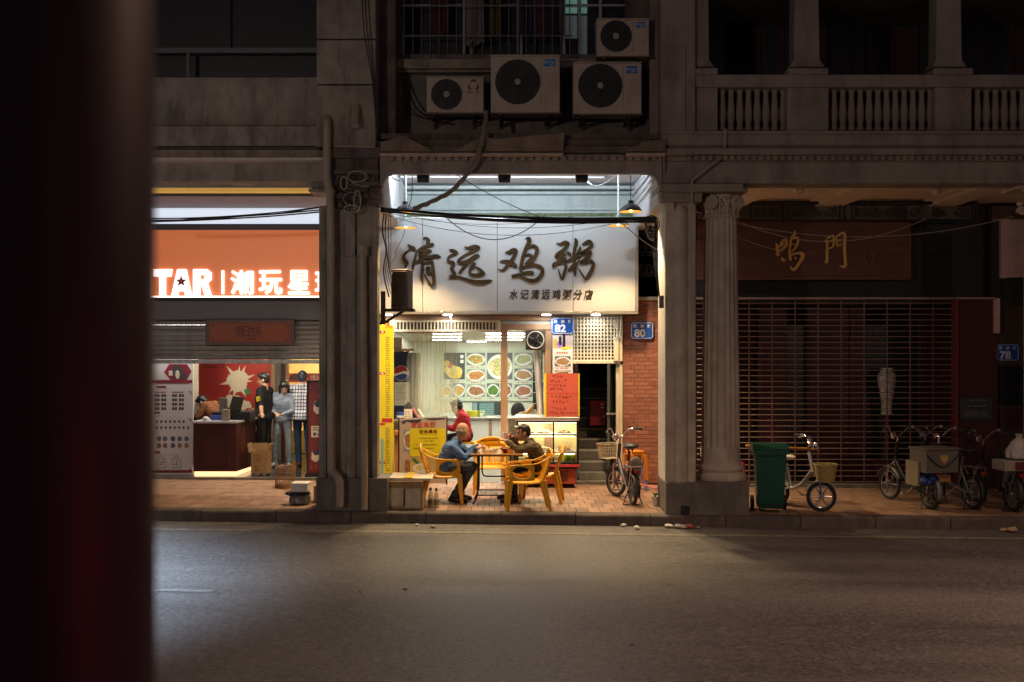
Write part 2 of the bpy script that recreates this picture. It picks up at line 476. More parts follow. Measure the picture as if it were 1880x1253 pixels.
# ------------------------------------------------------------------ left shophouse (the toy shop's building)
hL = thing('shophouse', 'weathered concrete building with blank parapet and dark glazed upper floor over the orange sign', 'building', (-4.5, 0, 0))
def wall(mb, *a): mb.pbox(*a); return mb
W = MB()
W.pbox(-300, 583, 142, 231, .10, .6)
W.build('parapet', m_concL, hL, bevel=.01)
W = MB(); W.pbox(-300, 583, 231, 268, .03, .6); W.build('parapet_band', m_concL, hL, bevel=.012)
W = MB(); W.pbox(-300, 600, 275, 289, .02, .6); W.pbox(-300, 600, 295.5, 333, .22, .7); W.build('beam', m_concL, hL, bevel=.008)
W = MB(); W.pbox(-300, 598, 289.2, 294.5, -.06, .6); W.build('drip_ledge', M('pale ledge metal', (.55, .45, .38), .6), hL, bevel=.004)
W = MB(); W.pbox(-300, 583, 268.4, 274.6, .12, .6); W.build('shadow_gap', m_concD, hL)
W = MB(); W.pbox(-300, 583, -260, 141.5, .45, .6); W.build('window_glass', m_glassD, hL)
W = MB(); W.pbox(-300, 583, 88, 97, .16, .2)
for p in (345, 90, -100): W.pbox(p - 3, p + 3, 97, 141.8, .17, .2)
W.build('balcony_rail', M('grey rail paint', (.10, .105, .10), .5), hL)
W = MB(); W.pbox(421, 424, -60, 88, .40, .44); W.build('window_mullion', m_dark, hL)
for k, (a, b) in enumerate(((-90, 71), (73.5, 154.5), (157, 270))):
    W = MB(); W.pbox(581, 690, a, b, .0 - .004 * k, .7); W.build('pillar_block', m_concL, hL, bevel=.012)
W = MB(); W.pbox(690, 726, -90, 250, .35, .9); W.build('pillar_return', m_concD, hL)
# ground floor pillar: core, pilaster strips, necking, grimy capital
W = MB(); W.pbox(586, 692, 378, 880, .08, .32)
W.pbox(585.5, 599, 378, 880, .03, .3)
W.pbox(634, 652, 380, 470, .02, .3); W.pbox(684, 692.5, 380, 880, .03, .3)
W.pbox(636, 653, 470.5, 880, .05, .3)
W.build('pillar', m_concL, hL, bevel=.01)
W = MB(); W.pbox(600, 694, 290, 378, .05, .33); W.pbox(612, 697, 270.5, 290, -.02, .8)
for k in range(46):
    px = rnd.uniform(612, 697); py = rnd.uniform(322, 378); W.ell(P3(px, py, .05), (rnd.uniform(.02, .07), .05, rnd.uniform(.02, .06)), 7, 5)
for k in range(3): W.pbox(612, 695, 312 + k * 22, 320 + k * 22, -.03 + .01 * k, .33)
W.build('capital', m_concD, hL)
W = MB(); W.pbox(580, 712, 878, 950, .0, .6); W.build('plinth', m_plinth, hL, bevel=.012)
W = MB(); W.pbox(566, 600, 346, 352, .3, .9); W.pbox(571, 597, 333.5, 346, .35, .9); W.build('bracket_block', m_concL, hL, bevel=.01)
# arcade ceiling and back wall of the left bay
zc = Z(333, .22)
W = MB(); W.box(-9, X(586, .7), .7, 3.35, zc - .02, zc + .12); W.build('arcade_ceiling', M('grey soffit plaster', (.33, .33, .36), .8), hL)
W = MB(); W.pbox(-300, 586, 333.6, 351.5, .72, .95); W.build('amber_light_strip', M('lit amber strip', (.62, .34, .045), .45, var=.25, scale=2, emit=(1, .56, .10), estr=.34), hL, bevel=.006)  # yellow soffit beam; the light falling on it is put in as emission
W = MB(); W.pbox(-300, 590, 352, 360, .96, 1.1); W.build('frame_bar', m_dark, hL)
W = MB(); W.box(-12, X(700, 0), 1.0, 8.5, 7.2, 7.4); W.build('roof_slab', m_concD, hL)
W = MB(); W.pbox(592, 660, 400, 890, 3.36, 3.6); W.build('party_wall', m_concL, hL)

# ------------------------------------------------------------------ middle shophouse (the porridge shop's building)
hM = thing('shophouse', 'grimy narrow building over the porridge shop, with barred upper window and dentil cornice', 'building', (.1, 0, 0))
zl = Z(318, 0)
def rounded_opening():
    # lintel with rounded inner corners: strips that follow the curve
    mb = MB(); x0, x1, z1 = X(697, 0), X(1216, 0), Z(289, 0); r = .17
    xa, xb = X(702, 0), X(1209, 0)
    pts = []
    for k in range(9):
        t = PI - k / 8 * PI / 2; pts.append((xa + r + r * math.cos(t), zl - r + r * math.sin(t)))
    for k in range(9):
        t = PI / 2 - k / 8 * PI / 2; pts.append((xb - r + r * math.cos(t), zl - r + r * math.sin(t)))
    y0, y1 = .02, .15
    top = [(max(min(p[0], x1), x0), z1) for p in pts]
    top[0] = (x0, z1); top[-1] = (x1, z1)
    pts2 = [(x0, zl - r)] + pts + [(x1, zl - r)]; top2 = [(x0, z1)] + top + [(x1, z1)]
    n = len(pts2)
    vs = [(a, y0, b) for a, b in pts2] + [(a, y0, b) for a, b in top2] + [(a, y1, b) for a, b in pts2] + [(a, y1, b) for a, b in top2]
    fs = []
    for i in range(n - 1):
        fs += [(i, i + 1, n + i + 1, n + i), (2 * n + i + 1, 2 * n + i, 3 * n + i, 3 * n + i + 1), (i + 1, i, 2 * n + i, 2 * n + i + 1)]
    mb.add(vs, fs); mb.pbox(697, 1216, 284, 289, .03, .15)
    return mb
rounded_opening().build('lintel', m_plastR, hM, angle=50)
W = MB()
for k in range(33):
    px = 714 + k * 15.1
    if px > 1208: break
    if px in (0,): continue
    W.pbox(px, px + 8.5, 287.5, 295, -.03, .03)
W.build('dentils', m_plastR, hM, kind='stuff')
W = MB(); W.pbox(697, 1035, 280.8, 286.6, -.09, .5); W.pbox(1150, 1222, 280.8, 286.6, -.09, .5); W.build('cornice_edge', M('chipped cornice edge', (.46, .33, .25), .8, var=.2), hM, bevel=.006)  # front edge strips, paler than the cornice around them
W = MB(); W.pbox(697, 1222, 268, 280.4, -.03, .6); W.pbox(725, 1196, 256, 268, .05, .7); W.pbox(697, 1222, 245, 256, .12, .8); W.build('cornice', m_concD, hM, bevel=.012)
# broken sheets of old awning lying on the cornice
for k, poly in enumerate((((700, 262), (742, 250), (796, 279), (700, 279)), ((832, 279), (885, 252), (940, 262), (1032, 262), (1034, 279)), ((1148, 279), (1180, 262), (1222, 256), (1222, 279)),
                          ((896, 258), (1036, 246), (1034, 278), (900, 268)))):
    mb = MB(); mb.prism([(X(a, -.04), Z(b, -.04)) for a, b in poly], -.055 - .012 * k, -.04 - .012 * k); mb.build('awning_scrap', M('old awning sheet', (.24, .17, .12), .8, var=.3, dirt=.6), hM)
W = MB(); W.pbox(690, 1222, 100, 262, .85, 1.2); W.pbox(690, 736, -200, 100, .85, 1.2); W.pbox(1150, 1222, -200, 100, .85, 1.2); W.pbox(690, 1222, -300, -120, .85, 1.2)
W.build('upper_wall', M('sooty upper wall', (.17, .15, .14), .9, var=.25, scale=2, bump=.3, bscale=30, dirt=.7), hM)
W = MB(); W.pbox(1193, 1216, -90, 250, .3, .9); W.build('side_pilaster', m_plastR, hM, bevel=.01)
W = MB(); W.pbox(725, 1100, 108, 126, .62, .9); W.pbox(728, 1100, 126, 133, .7, .9); W.build('window_sill', m_concL, hM, bevel=.01)
win = MB(); win.pbox(736, 1150, -120, 108, 1.16, 1.2); win_o = win.build('window', m_glassD, hM)
W = MB()
for p in (737, 850, 862, 948, 955, 1033, 1062, 1100): W.pbox(p, p + 5, -120, 108, 1.02, 1.1)
W.pbox(737, 1150, 8, 12, 1.03, 1.09)
W.build('window_frame', m_alu, win_o)
W = MB(); W.pbox(1036, 1060, -40, 24, 1.12, 1.15); W.pbox(1064, 1078, -40, 24, 1.12, 1.15)
W.build('lit_pane', M('lit window pane', (.3, .4, .36), .4, emit=(.35, .75, .62), estr=.16), win_o)
W = MB(); W.pbox(1037, 1060, 29, 70, 1.12, 1.15); W.pbox(1064, 1078, 29, 108, 1.12, 1.15); W.build('lit_pane', M('dim window pane', (.3, .34, .36), .4, emit=(.45, .6, .62), estr=.05), win_o)
cage_p = thing('window_cage', 'galvanised barred window cage over the building with air conditioners', 'window bars', (X(950, .5), .5, 4.4))
bm_ = None
for k in range(27):
    px = 742 + k * 16
    if 0 < k and 1052 < px: break
    if bm_ is None:
        mb = MB(); mb.tube([(0, 0, 0), (0, 0, 1.25)], .008, 6); o = mb.build('bar', m_cage, cage_p, world=False); bm_ = o.data
    else: o = link('bar', bm_, cage_p)
    o.location = (X(px, .55) - X(950, .5), .05, Z(108, .55) - 4.4)
W = MB()
for py in (-52, 11, 66): W.tube([P3(738, py, .55), P3(1052, py, .55)], .011, 6)
W.tube([P3(951, -60, .52), P3(951, 108, .52)], .022, 8)
W.build('rail', m_cage, cage_p)
clothc = [(.08, .02, .03), (.18, .15, .14), (.12, .075, .015), (.03, .03, .05), (.14, .04, .05), (.04, .04, .04), (.17, .15, .14)]
for k, (px, w, h) in enumerate(((805, 30, 60), (872, 32, 80), (908, 20, 70), (968, 28, 66), (990, 22, 72), (1012, 24, 62), (1030, 12, 56))):
    mb = MB(); vs = []; n = 8
    for i in range(n + 1):
        u = i / n; q = px - w / 2 + w * u
        dy = .03 * math.sin(u * 9 + k)
        a = P3(q, -20, .8); b = P3(q + 2 * math.sin(u * 7), h + 4 * math.sin(u * 11 + k), .8)
        vs += [(a.x, .8 + dy, a.z), (b.x, .8 + dy * 1.4, b.z)]
    vs2 = [(x, y + .015, z) for x, y, z in vs]; m_ = len(vs)
    fs = [(2 * i, 2 * i + 2, 2 * i + 3, 2 * i + 1)[::-1] for i in range(n)] + [(m_ + 2 * i, m_ + 2 * i + 2, m_ + 2 * i + 3, m_ + 2 * i + 1) for i in range(n)]
    fs += [(2 * i + 1, 2 * i + 3, m_ + 2 * i + 3, m_ + 2 * i + 1) for i in range(n)]
    mb.add(vs + vs2, fs)
    nm = ['dark red', 'pale grey', 'mustard', 'navy', 'crimson', 'black', 'off white'][k]
    setp(mb.build('hanging_garment', M('cloth ' + nm, clothc[k], .9), None), nm + ' garment hung to dry behind the upstairs window bars', 'clothing', 'washing behind the window bars')
zc2 = zl + .31
# arcade of the middle bay: ceiling, cross beams, stepped mouldings on the back wall
W = MB(); W.box(X(690, .5), X(1222, .5), .15, 3.4, zc2, zc2 + .14); W.build('arcade_ceiling', m_ceil, hM)
xr = X(1210, 0); xl = X(702, 0)
for a in (xr, xl - .4): W = MB(); W.box(a, a + .4, .16, 3.3, 4.28, zc2 - .003); W.build('cross_beam', m_ceil, hM, bevel=.03)
W = MB(); W.pbox(690, 1230, 330, 600, 3.3, 3.5); W.build('shop_wall', m_teal, hM)
for a, b, yy in ((341, 347, 3.0), (352, 357, 3.14), (382, 386, 3.24), (389, 392, 3.25), (398, 406, 3.22)):
    W = MB(); W.pbox(715, 1168, a, b, yy, 3.3); W.build('moulding', m_teal, hM, bevel=.006)
W = MB(); W.pbox(715, 1168, 391.5, 398, 3.26, 3.3); W.build('moulding', M('mossy moulding', (.16, .2, .1), .9, var=.4, scale=10), hM)

# ------------------------------------------------------------------ right shophouse (balcony, columns)
hR = thing('shophouse', 'beige plaster building with balustraded balcony and fluted corner column', 'building', (5, 0, 0))
W = MB(); W.pbox(1216, 2300, 297, 337, .04, .5); W.build('lintel', m_plastR, hR, bevel=.012)
W = MB(); W.pbox(1222, 2300, 272, 284, -.05, .5); W.pbox(1215, 2300, 246, 267.5, -.02, .6); W.pbox(1226, 2300, 268, 271.6, .03, .6); W.pbox(1222, 2300, 284.4, 296.8, .05, .5); W.build('string_course', m_plastR, hR, bevel=.012)
W = MB()
for k in range(62):
    px = 1262 + k * 13.2; W.pbox(px, px + 7, 286, 294, 0.0, .05)
W.build('dentils', m_plastR, hR, kind='stuff')
W = MB(); W.pbox(1222, 2300, 240, 246, -.06, .6); W.build('balcony_sill', m_plastR, hR, bevel=.01)
for a, b in ((1277, 1318), (1446, 1522), (1717, 1784)): W = MB(); W.pbox(a, b, 160, 240, .05, .35); W.build('balustrade_pier', m_plastR, hR, bevel=.012)
W = MB(); W.pbox(1277, 2300, 137, 160, .0, .38); W.build('handrail', m_plastR, hR, bevel=.012)
for a, b in ((1277, 1318), (1448, 1521), (1714, 1787)):
    W = MB(); W.pbox(a, b, 125, 137, -.03, .42); W.build('column_foot', m_plastR, hR, bevel=.012)
bal = None
for (a, b, n) in ((1318, 1446, 8), (1523, 1716, 12), (1786, 1984, 12)):
    for k in range(n):
        px = a + (b - a) * (k + .5) / n
        if bal is None:
            h = Z(160, .2) - Z(240, .2)
            mb = MB(); mb.lathe([(.048, 0), (.05, .03), (.04, .05), (.036, .08), (.05, h * .28), (.053, h * .4), (.044, h * .6), (.034, h * .8), (.04, h * .88), (.05, h * .93), (.05, h)], seg=10)
            o = mb.build('baluster', m_plastR, hR, world=False, angle=60); bal = o.data
        else: o = link('baluster', bal, hR)
        o.location = (X(px, .2) - 5, .2, Z(240, .2))
W = MB()
W.pbox(1214, 1277, -200, 246, -.02, .8); W.build('corner_pier', m_plastR, hR, bevel=.012)
W = MB(); W.pbox(1218, 1259, 86, 246, -.045, .1); W.build('corner_pilaster', m_plastR, hR, bevel=.01)
for (a, b, c, d) in ((1275, 1298, 1275, 1301), (1458, 1499, 1456, 1503), (1718, 1760, 1716, 1763)):
    mb = MB(); pts_t = [(a, -120), (b, -120)]
    pol = [(X(a, .12), Z(-120, .12)), (X(b, .12), Z(-120, .12)), (X(d, .12), Z(112, .12)), (X(d + 6, .12), Z(120, .12)), (X(d + 10, .12), Z(125, .12)), (X(c - 8, .12), Z(125, .12)), (X(c - 5, .12), Z(120, .12)), (X(c, .12), Z(112, .12))]
    mb.prism(pol, .06, .36); mb.build('balcony_column', m_plastR, hR, bevel=.012)
# balcony back wall with dark red window frames
W = MB(); W.pbox(1216, 2300, -200, 246, 1.9, 2.1); W.build('balcony_wall', M('dark plum wall', (.05, .018, .022), .8, var=.2), hR)
for (a, b) in ((1300, 1380), (1520, 1640), (1690, 1860), (1400, 1470)):
    wm = MB(); wm.pbox(a, b, -120, 150, 1.82, 1.9); wo = wm.build('window', m_redwood, hR)
    n = 3 if b - a > 90 else 2
    for i in range(n):
        q0 = a + (b - a) * i / n + 5; q1 = a + (b - a) * (i + 1) / n - 5
        for (r0, r1) in ((-110, 20), (34, 140)):
            g = MB(); g.pbox(q0, q1, r0, r1, 1.80, 1.819); g.build('pane', m_glassD, wo)
W = MB(); W.box(X(1216, 0), 14, .5, 2.1, Z(240, .5) - .12, Z(240, .5) - .02); W.build('balcony_floor', m_plastR, hR)
W = MB(); W.box(X(1216, 0), 14, 0, 2.1, 7.2, 7.4); W.build('roof_slab', m_concD, hR)
# arcade soffit with cross ribs
zs = Z(335, .5) + .06
W = MB(); W.box(X(1216, .5), 14, .5, 3.4, zs, zs + .08); W.build('arcade_ceiling', M('cream soffit plaster', (.84, .74, .64), .8, var=.08), hR)
for px in (1405, 1612, 1850):
    x = X(px, .5)
    W = MB(); W.box(x - .22, x + .22, .5, 3.3, zs - .09, zs); W.build('soffit_rib', M('cream soffit plaster'), hR, bevel=.008)
    W = MB(); W.box(x - .36, x - .22, .5, 3.3, zs - .04, zs - .002); W.box(x + .22, x + .36, .5, 3.3, zs - .04, zs - .002); W.build('soffit_trim', M('cream soffit plaster'), hR, bevel=.006)
W = MB(); W.pbox(1350, 1800, 376, 392, 3.2, 3.4); W.pbox(1216, 2000, 376, 560, 3.35, 3.5); W.build('shop_wall', M('blackened fascia wood', (.022, .02, .022), .6, var=.3), hR)
# pillar: plain pier with rounded half shaft, square strip, entablature block, plinth
W = MB(); W.pbox(1223, 1238, 372, 892, .05, .78); W.pbox(1238, 1278, 372, 892, .12, .75); W.pbox(1262.5, 1277, 372, 892, .04, .3); W.build('pier', m_column, hR, bevel=.008)
W = MB(); W.lathe([(.115, 0), (.115, 3.62), (.10, 3.72), (.04, 3.80)], (X(1248, .12), .12, Z(892, .12) + .001), 24); W.build('half_shaft', m_column, hR)
W = MB(); W.pbox(1213, 1290, 352.5, 371.5, .0, .75); W.build('pier_capital', m_plastR, hR, bevel=.02)
W = MB(); W.pbox(1211, 1365, 337.3, 352, -.07, .75); W.build('impost', m_plastR, hR, bevel=.012)
W = MB(); W.pbox(1222, 1376, 886, 955, .0, .84); W.build('plinth', m_plinth, hR, bevel=.014)
W = MB(); W.box(X(1223, .05) - .012, X(1223, .05) - .002, .06, .78, Z(886, 0) + .003, 4.2); W.build('pier_side', M('white painted reveal', (.62, .60, .56), .7, dirt=.3, dirtcol=(.3, .27, .22)), hR)  # thin sheet on the pier's side, paler than its front
# fluted column
cx0, cy0 = X(1323, .42), .42
zb, zt = Z(884, .42), Z(403, .42)
H = zt - zb
colm = thing('fluted_column', 'fluted stone column with scrolled capital and ringed base, beside the green bin', 'column', (cx0, cy0, zb))
fl = lambda k, h: 1.0 if k % 4 in (0,) else (.94 if k % 4 in (1, 3) else .90)
mb = MB(); rr0 = .262; rr1 = .218
mb.lathe([(rr0, .48), (rr0 - .003, 1.0), (rr0 - .015, 1.9), (rr1 + .008, H - .3), (rr1, H)], seg=80, flute=fl); mb.build('shaft', m_column, colm, world=False, angle=70)
mb = MB(); mb.lathe([(.30, 0), (.335, .01), (.345, .06), (.335, .11), (.31, .125), (.30, .15), (.315, .165), (.325, .19), (.315, .22), (.29, .235), (.275, .27), (.266, .33), (.264, .48), (.2, .49)], seg=40)
mb.build('base', m_column, colm, world=False, angle=60)
mb = MB(); mb.lathe([(rr1 - .01, H), (rr1 + .03, H + .01), (rr1 + .04, H + .04), (rr1 + .01, H + .06), (rr1 + .01, H + .2), (rr1 + .03, H + .33), (.1, H + .34)], seg=24)
for k in range(14):                               # acanthus leaves
    a = 2 * PI * k / 14; h0 = H + .06
    for tt in range(5):
        t = tt / 4; rr = rr1 + .015 + .05 * t * t
        mb.ell((rr * math.cos(a), rr * math.sin(a), h0 + .16 * t), (.022, .022, .035), 6, 5)
for s in (-1, 1):                                 # scrolls at the front corners and sides
    for (dx, dy, ax) in ((s * .185, -.285, 'Y'), (s * .245, .2, 'Y')):
        pts = []
        for i in range(26):
            t = i / 25; a = t * 4.4 * PI; r = .092 * (1 - t * .82)
            pts.append((dx + s * r * math.cos(a + PI / 2), dy, H + .20 + r * math.sin(a + PI / 2)))
        mb.tube(pts, [.024 * (1 - .5 * i / 25) for i in range(26)], 6)
        mb.lathe([(.085, -.01), (.07, .12)], (dx, dy + .02, H + .20), 14, 'Y')
for k in range(9):
    mb.ell((rnd.uniform(-.16, .16), -.24, H + rnd.uniform(.12, .3)), (.035, .03, .03), 7, 5)
mb.box(-.31, .31, -.31, .31, H + .335, H + .385)
mb.build('capital', m_column, colm, world=False, angle=60)
W = MB(); W.box(-9.4, -8.5, .0, .5, .1, 4.6); W.build('pillar', m_concL, hL, bevel=.012)
W = MB(); W.box(-12, X(62, 3.2), 3.2, 3.5, .1, 4.8); W.box(-12, -9.4, .1, .4, .1, 4.6); W.build('shop_wall', m_concL, hL)
# ------------------------------------------------------------------ print and food materials
def paint(name, c=(.5, .5, .5), rough=.5, var=.04): return M(name, c, rough, var=var, scale=5)
m_ink = paint('black ink', (.02, .018, .02)); m_redink = paint('red ink', (.42, .03, .03)); m_paper = paint('white print', (.74, .72, .68), .45)
m_yell = paint('yellow print', (.76, .66, .02), .4); m_redpr = paint('red print', (.50, .03, .035), .45); m_bluepl = M('blue enamel plate', (.012, .09, .42), .35, var=.05)
m_whitepr = paint('white lettering', (.85, .85, .82), .4); m_maroon = paint('maroon lettering', (.16, .012, .03), .5)
def food(name, c1, c2, c3, scale=26):
    if name in MATS: return MATS[name]
    m = M(name, c1, .4, var=0); nt = m.node_tree; N = nt.nodes; L = nt.links; b = N['Principled BSDF']
    tc = N.new('ShaderNodeTexCoord'); vo = N.new('ShaderNodeTexVoronoi'); vo.inputs['Scale'].default_value = scale
    nz = N.new('ShaderNodeTexNoise'); nz.inputs['Scale'].default_value = scale * .5; nz.inputs['Detail'].default_value = 4
    L.new(tc.outputs['Object'], nz.inputs['Vector'])
    mx = N.new('ShaderNodeMix'); mx.data_type = 'VECTOR'; mx.inputs[0].default_value = .12
    L.new(tc.outputs['Object'], mx.inputs[4]); L.new(nz.outputs['Color'], mx.inputs[5]); L.new(mx.outputs[1], vo.inputs['Vector'])
    sp = N.new('ShaderNodeSeparateColor'); L.new(vo.outputs['Color'], sp.inputs[0])
    r = N.new('ShaderNodeValToRGB'); r.color_ramp.interpolation = 'LINEAR'; e = r.color_ramp.elements
    e[0].position = .15; e[0].color = (*c1, 1); e[1].position = .85; e[1].color = (*c3, 1)
    k = e.new(.5); k.color = (*c2, 1)
    L.new(sp.outputs[0], r.inputs[0]); L.new(r.outputs[0], b.inputs['Base Color'])
    return m
f_salad = food('salad', (.10, .28, .03), (.42, .10, .05), (.60, .52, .12), 60)
f_fish = food('fried fish', (.42, .17, .04), (.62, .30, .10), (.30, .12, .04), 55)
f_congee = food('congee', (.70, .66, .52), (.72, .62, .22), (.30, .34, .10), 42)
f_chop = food('chopped salad', (.55, .10, .05), (.55, .52, .16), (.30, .36, .10), 50)
f_stew = food('stew', (.30, .12, .05), (.48, .26, .13), (.10, .05, .04), 55)
f_green = food('green beans', (.06, .18, .03), (.16, .32, .06), (.03, .08, .02), 60)
f_noodle = food('noodles', (.46, .48, .28), (.22, .28, .12), (.50, .46, .34), 60)
f_beef = food('sliced beef', (.34, .10, .07), (.48, .24, .16), (.24, .30, .08), 62)
f_meat = food('shredded meat', (.34, .12, .07), (.22, .08, .05), (.46, .22, .14), 70)
f_chick = food('chicken', (.68, .50, .06), (.60, .42, .05), (.70, .60, .22), 14)
m_slate = paint('dark slate backdrop', (.045, .055, .06)); m_plate = paint('white plate print', (.76, .78, .78), .35)
def disc(mb, px, py, rx, ry, y, d, seg=22, rot=0.0, wob=0.0, seed=0):
    r = random.Random(seed); k = FPX / (DIST + y); vs = []
    ph = r.random() * 6
    for i in range(seg):
        a = 2 * PI * i / seg; w = 1 + wob * (math.sin(3 * a + ph) + math.sin(5 * a + 2 * ph)) * .5
        u, v = rx * w * math.cos(a), ry * w * math.sin(a)
        u, v = u * math.cos(rot) - v * math.sin(rot), u * math.sin(rot) + v * math.cos(rot)
        vs.append((X(px, y) + u / k, y - d, Z(py, y) + v / k))
    return mb.add(vs, [tuple(range(seg))])
def rect(mb, px0, px1, py0, py1, y, d):
    return mb.add([(X(px0, y), y - d, Z(py1, y)), (X(px1, y), y - d, Z(py1, y)), (X(px1, y), y - d, Z(py0, y)), (X(px0, y), y - d, Z(py0, y))], [(0, 1, 2, 3)])
def photo(parent, px0, px1, py0, py1, y, fm, plate=1.0, bgm=None, seed=0, fr=.36, name='dish_photo', rot=0.0):
    mb = MB(); cx_, cy_ = (px0 + px1) / 2, (py0 + py1) / 2; w, h = px1 - px0, py1 - py0
    mb.mi = 0; mb.pbox(px0, px1, py0, py1, y - .004, y)
    if plate: mb.mi = 1; disc(mb, cx_, cy_ + h * .03, w * .495, h * .47, y, .0055, rot=rot * .4)
    mb.mi = 2; disc(mb, cx_, cy_ + h * .03, w * fr, h * fr * .82, y, .007, wob=.13, seed=seed, rot=rot)
    return mb.build(name, [bgm or paint('photo backdrop %d' % (seed % 3), ((.16, .18, .18), (.30, .32, .28), (.10, .12, .13))[seed % 3]), m_plate, fm], parent, smooth=False)

# ------------------------------------------------------------------ porridge shop: sign board
YS = 2.85
sg = thing('shop_sign', 'large white signboard with dark brushed lettering for the porridge shop, above the serving window', 'sign', (X(935, YS), YS, Z(488, YS)))
m_sign = M('white sign panel', (.52, .51, .49), .42, var=.05, scale=.8, dirt=.18, dirtcol=(.42, .40, .38), dscale=.8)
for a, b in ((640, 775.6), (776.4, 912.6), (913.4, 1051.6), (1052.4, 1166)):
    W = MB(); W.pbox(a, b, 402, 572, YS, YS + .035); W.build('panel', m_sign, sg, bevel=.003)
W = MB(); W.pbox(640, 1172, 572.5, 577, YS - .015, YS + .2); W.pbox(1166.4, 1172, 402, 572.2, YS - .02, YS + .2); W.pbox(640, 1172, 399, 401.8, YS - .01, YS + .2); W.build('frame', m_alu, sg, bevel=.003)
W = MB(); W.pbox(640, 1168, 403, 571, YS + .036, YS + .2); W.build('backing', m_dark, sg)
C1 = [  # traced strokes of the first two characters
 [[(270,265,5),(310,310,50),(370,350,75),(402,380,30)], [(310,365,30),(235,425,35),(198,490,45),(225,550,70),(262,590,48),(240,650,36),(228,700,18)], [(322,870,8),(335,780,35),(365,640,50),(395,530,45),(425,400,32),(445,375,20)],
  [(535,175,18),(580,165,40),(622,200,62),(612,270,62),(590,320,40)], [(440,380,22),(520,330,40),(620,295,55),(700,280,58),(724,287,20)], [(455,405,15),(560,385,60),(640,390,70),(685,402,22)],
  [(448,450,22),(510,462,55),(600,432,62),(650,402,40)], [(388,612,18),(460,560,60),(540,512,50),(640,490,45),(760,474,60),(842,496,18)], [(545,515,20),(530,620,55),(518,750,55),(508,860,50),(520,922,14)],
  [(545,605,22),(620,572,48),(685,570,55),(705,680,60),(715,820,70),(720,920,62),(690,985,36),(620,900,38),(560,790,18)], [(580,690,40),(630,680,60),(615,750,50),(675,768,22)]],
 [[(985,362,10),(1050,385,60),(1100,415,72),(1146,432,18)], [(1110,450,28),(1030,460,40),(972,512,40),(980,570,52),(1050,590,60),(1060,632,50),(1028,692,60),(1062,750,60),(1092,810,45)],
  [(985,835,45),(1040,832,66),(1150,838,40),(1280,878,50),(1420,922,70),(1560,926,80),(1680,905,50),(1728,900,12)],
  [(1252,312,15),(1300,342,50),(1380,322,60),(1440,312,62),(1500,325,40),(1480,355,62),(1380,402,60),(1280,450,45),(1190,510,45),(1145,568,55),(1200,590,60),(1300,570,70),(1400,512,80),(1470,474,70),(1510,488,22)],
  [(1385,555,30),(1290,630,45),(1220,690,55),(1160,775,40)], [(1425,590,55),(1390,650,70),(1345,720,52),(1352,785,50),(1430,803,50),(1530,790,70),(1606,780,25)], [(1435,655,15),(1520,712,45),(1602,778,25)]]]
C2 = [
 [[(248,395,20),(320,392,72),(390,355,75),(432,375,48),(400,450,60),(350,530,60),(280,620,60),(200,690,35),(130,658,8)], [(160,545,18),(240,538,50),(330,560,72),(410,612,72),(438,634,22)],
  [(575,170,10),(635,158,45),(640,220,72),(590,330,65),(540,470,65),(510,600,55),(500,670,55),(522,722,26)], [(595,365,20),(660,300,40),(720,288,55),(772,345,62),(750,430,62),(700,530,50),(630,575,26)],
  [(565,440,20),(640,428,40),(690,470,50),(650,525,60),(570,585,18)], [(505,645,28),(600,620,45),(720,600,50),(820,632,60),(860,700,62),(820,790,65),(740,850,62),(650,852,60),(560,820,40),(475,788,14)],
  [(350,785,55),(420,775,52),(520,745,45),(620,722,50),(690,730,60),(714,746,16)]],
 [[(1088,238,8),(1150,262,50),(1230,230,60),(1282,252,50),(1240,322,62),(1180,372,60),(1110,420,60),(1088,470,62),(1180,455,72),(1242,420,36)], [(1235,470,40),(1220,505,55),(1120,560,60),(1048,600,70),(1050,650,40)], [(1110,575,28),(1200,558,42),(1242,620,52),(1220,722,56),(1175,830,32),(1140,742,22),(1112,648,8)],
  [(1258,385,28),(1300,420,50),(1332,472,12)], [(1388,160,14),(1412,220,62),(1390,330,55),(1370,450,50),(1388,560,60),(1340,640,60),(1285,695,36)], [(1478,295,18),(1468,360,60),(1415,415,26)], [(1245,545,28),(1320,512,45),(1400,470,45),(1490,448,20)], [(1402,600,40),(1392,700,52),(1400,782,16)], [(1472,480,14),(1430,580,30),(1385,645,26)],
  [(1510,268,30),(1560,240,50),(1622,215,62),(1664,262,50),(1610,332,50),(1530,390,55),(1498,424,46),(1600,400,62),(1652,390,38),(1612,460,50),(1530,522,50),(1498,560,50),(1560,560,45),(1640,532,50),(1692,582,52),(1660,682,56),(1600,792,52),(1570,834,26),(1500,742,26),(1448,648,6)]]]
m_char = M('dark bronze lettering', (.055, .034, .016), .85, metal=0, var=.3, spec=.04)
for group_, ox, oy, s in ((C1, 720, 420, 9.4), (C2, 900, 420, 8.95)):
    for strokes in group_:
        mb = MB()
        for k, st in enumerate(strokes): brush(mb, st, ox, oy, s, YS - .02, .03, k)
        mb.build('character', m_char, sg, smooth=False)
small = '水记清远鸡粥分店'
for k, ch in enumerate(small):
    cxp = 943 + k * 19.6
    mb = MB(); ptext(mb, ch, cxp - 7.5, cxp + 8, 532, 550, YS, .02, bold=.012, shear=.12); mb.build('character', m_char, sg, smooth=False)

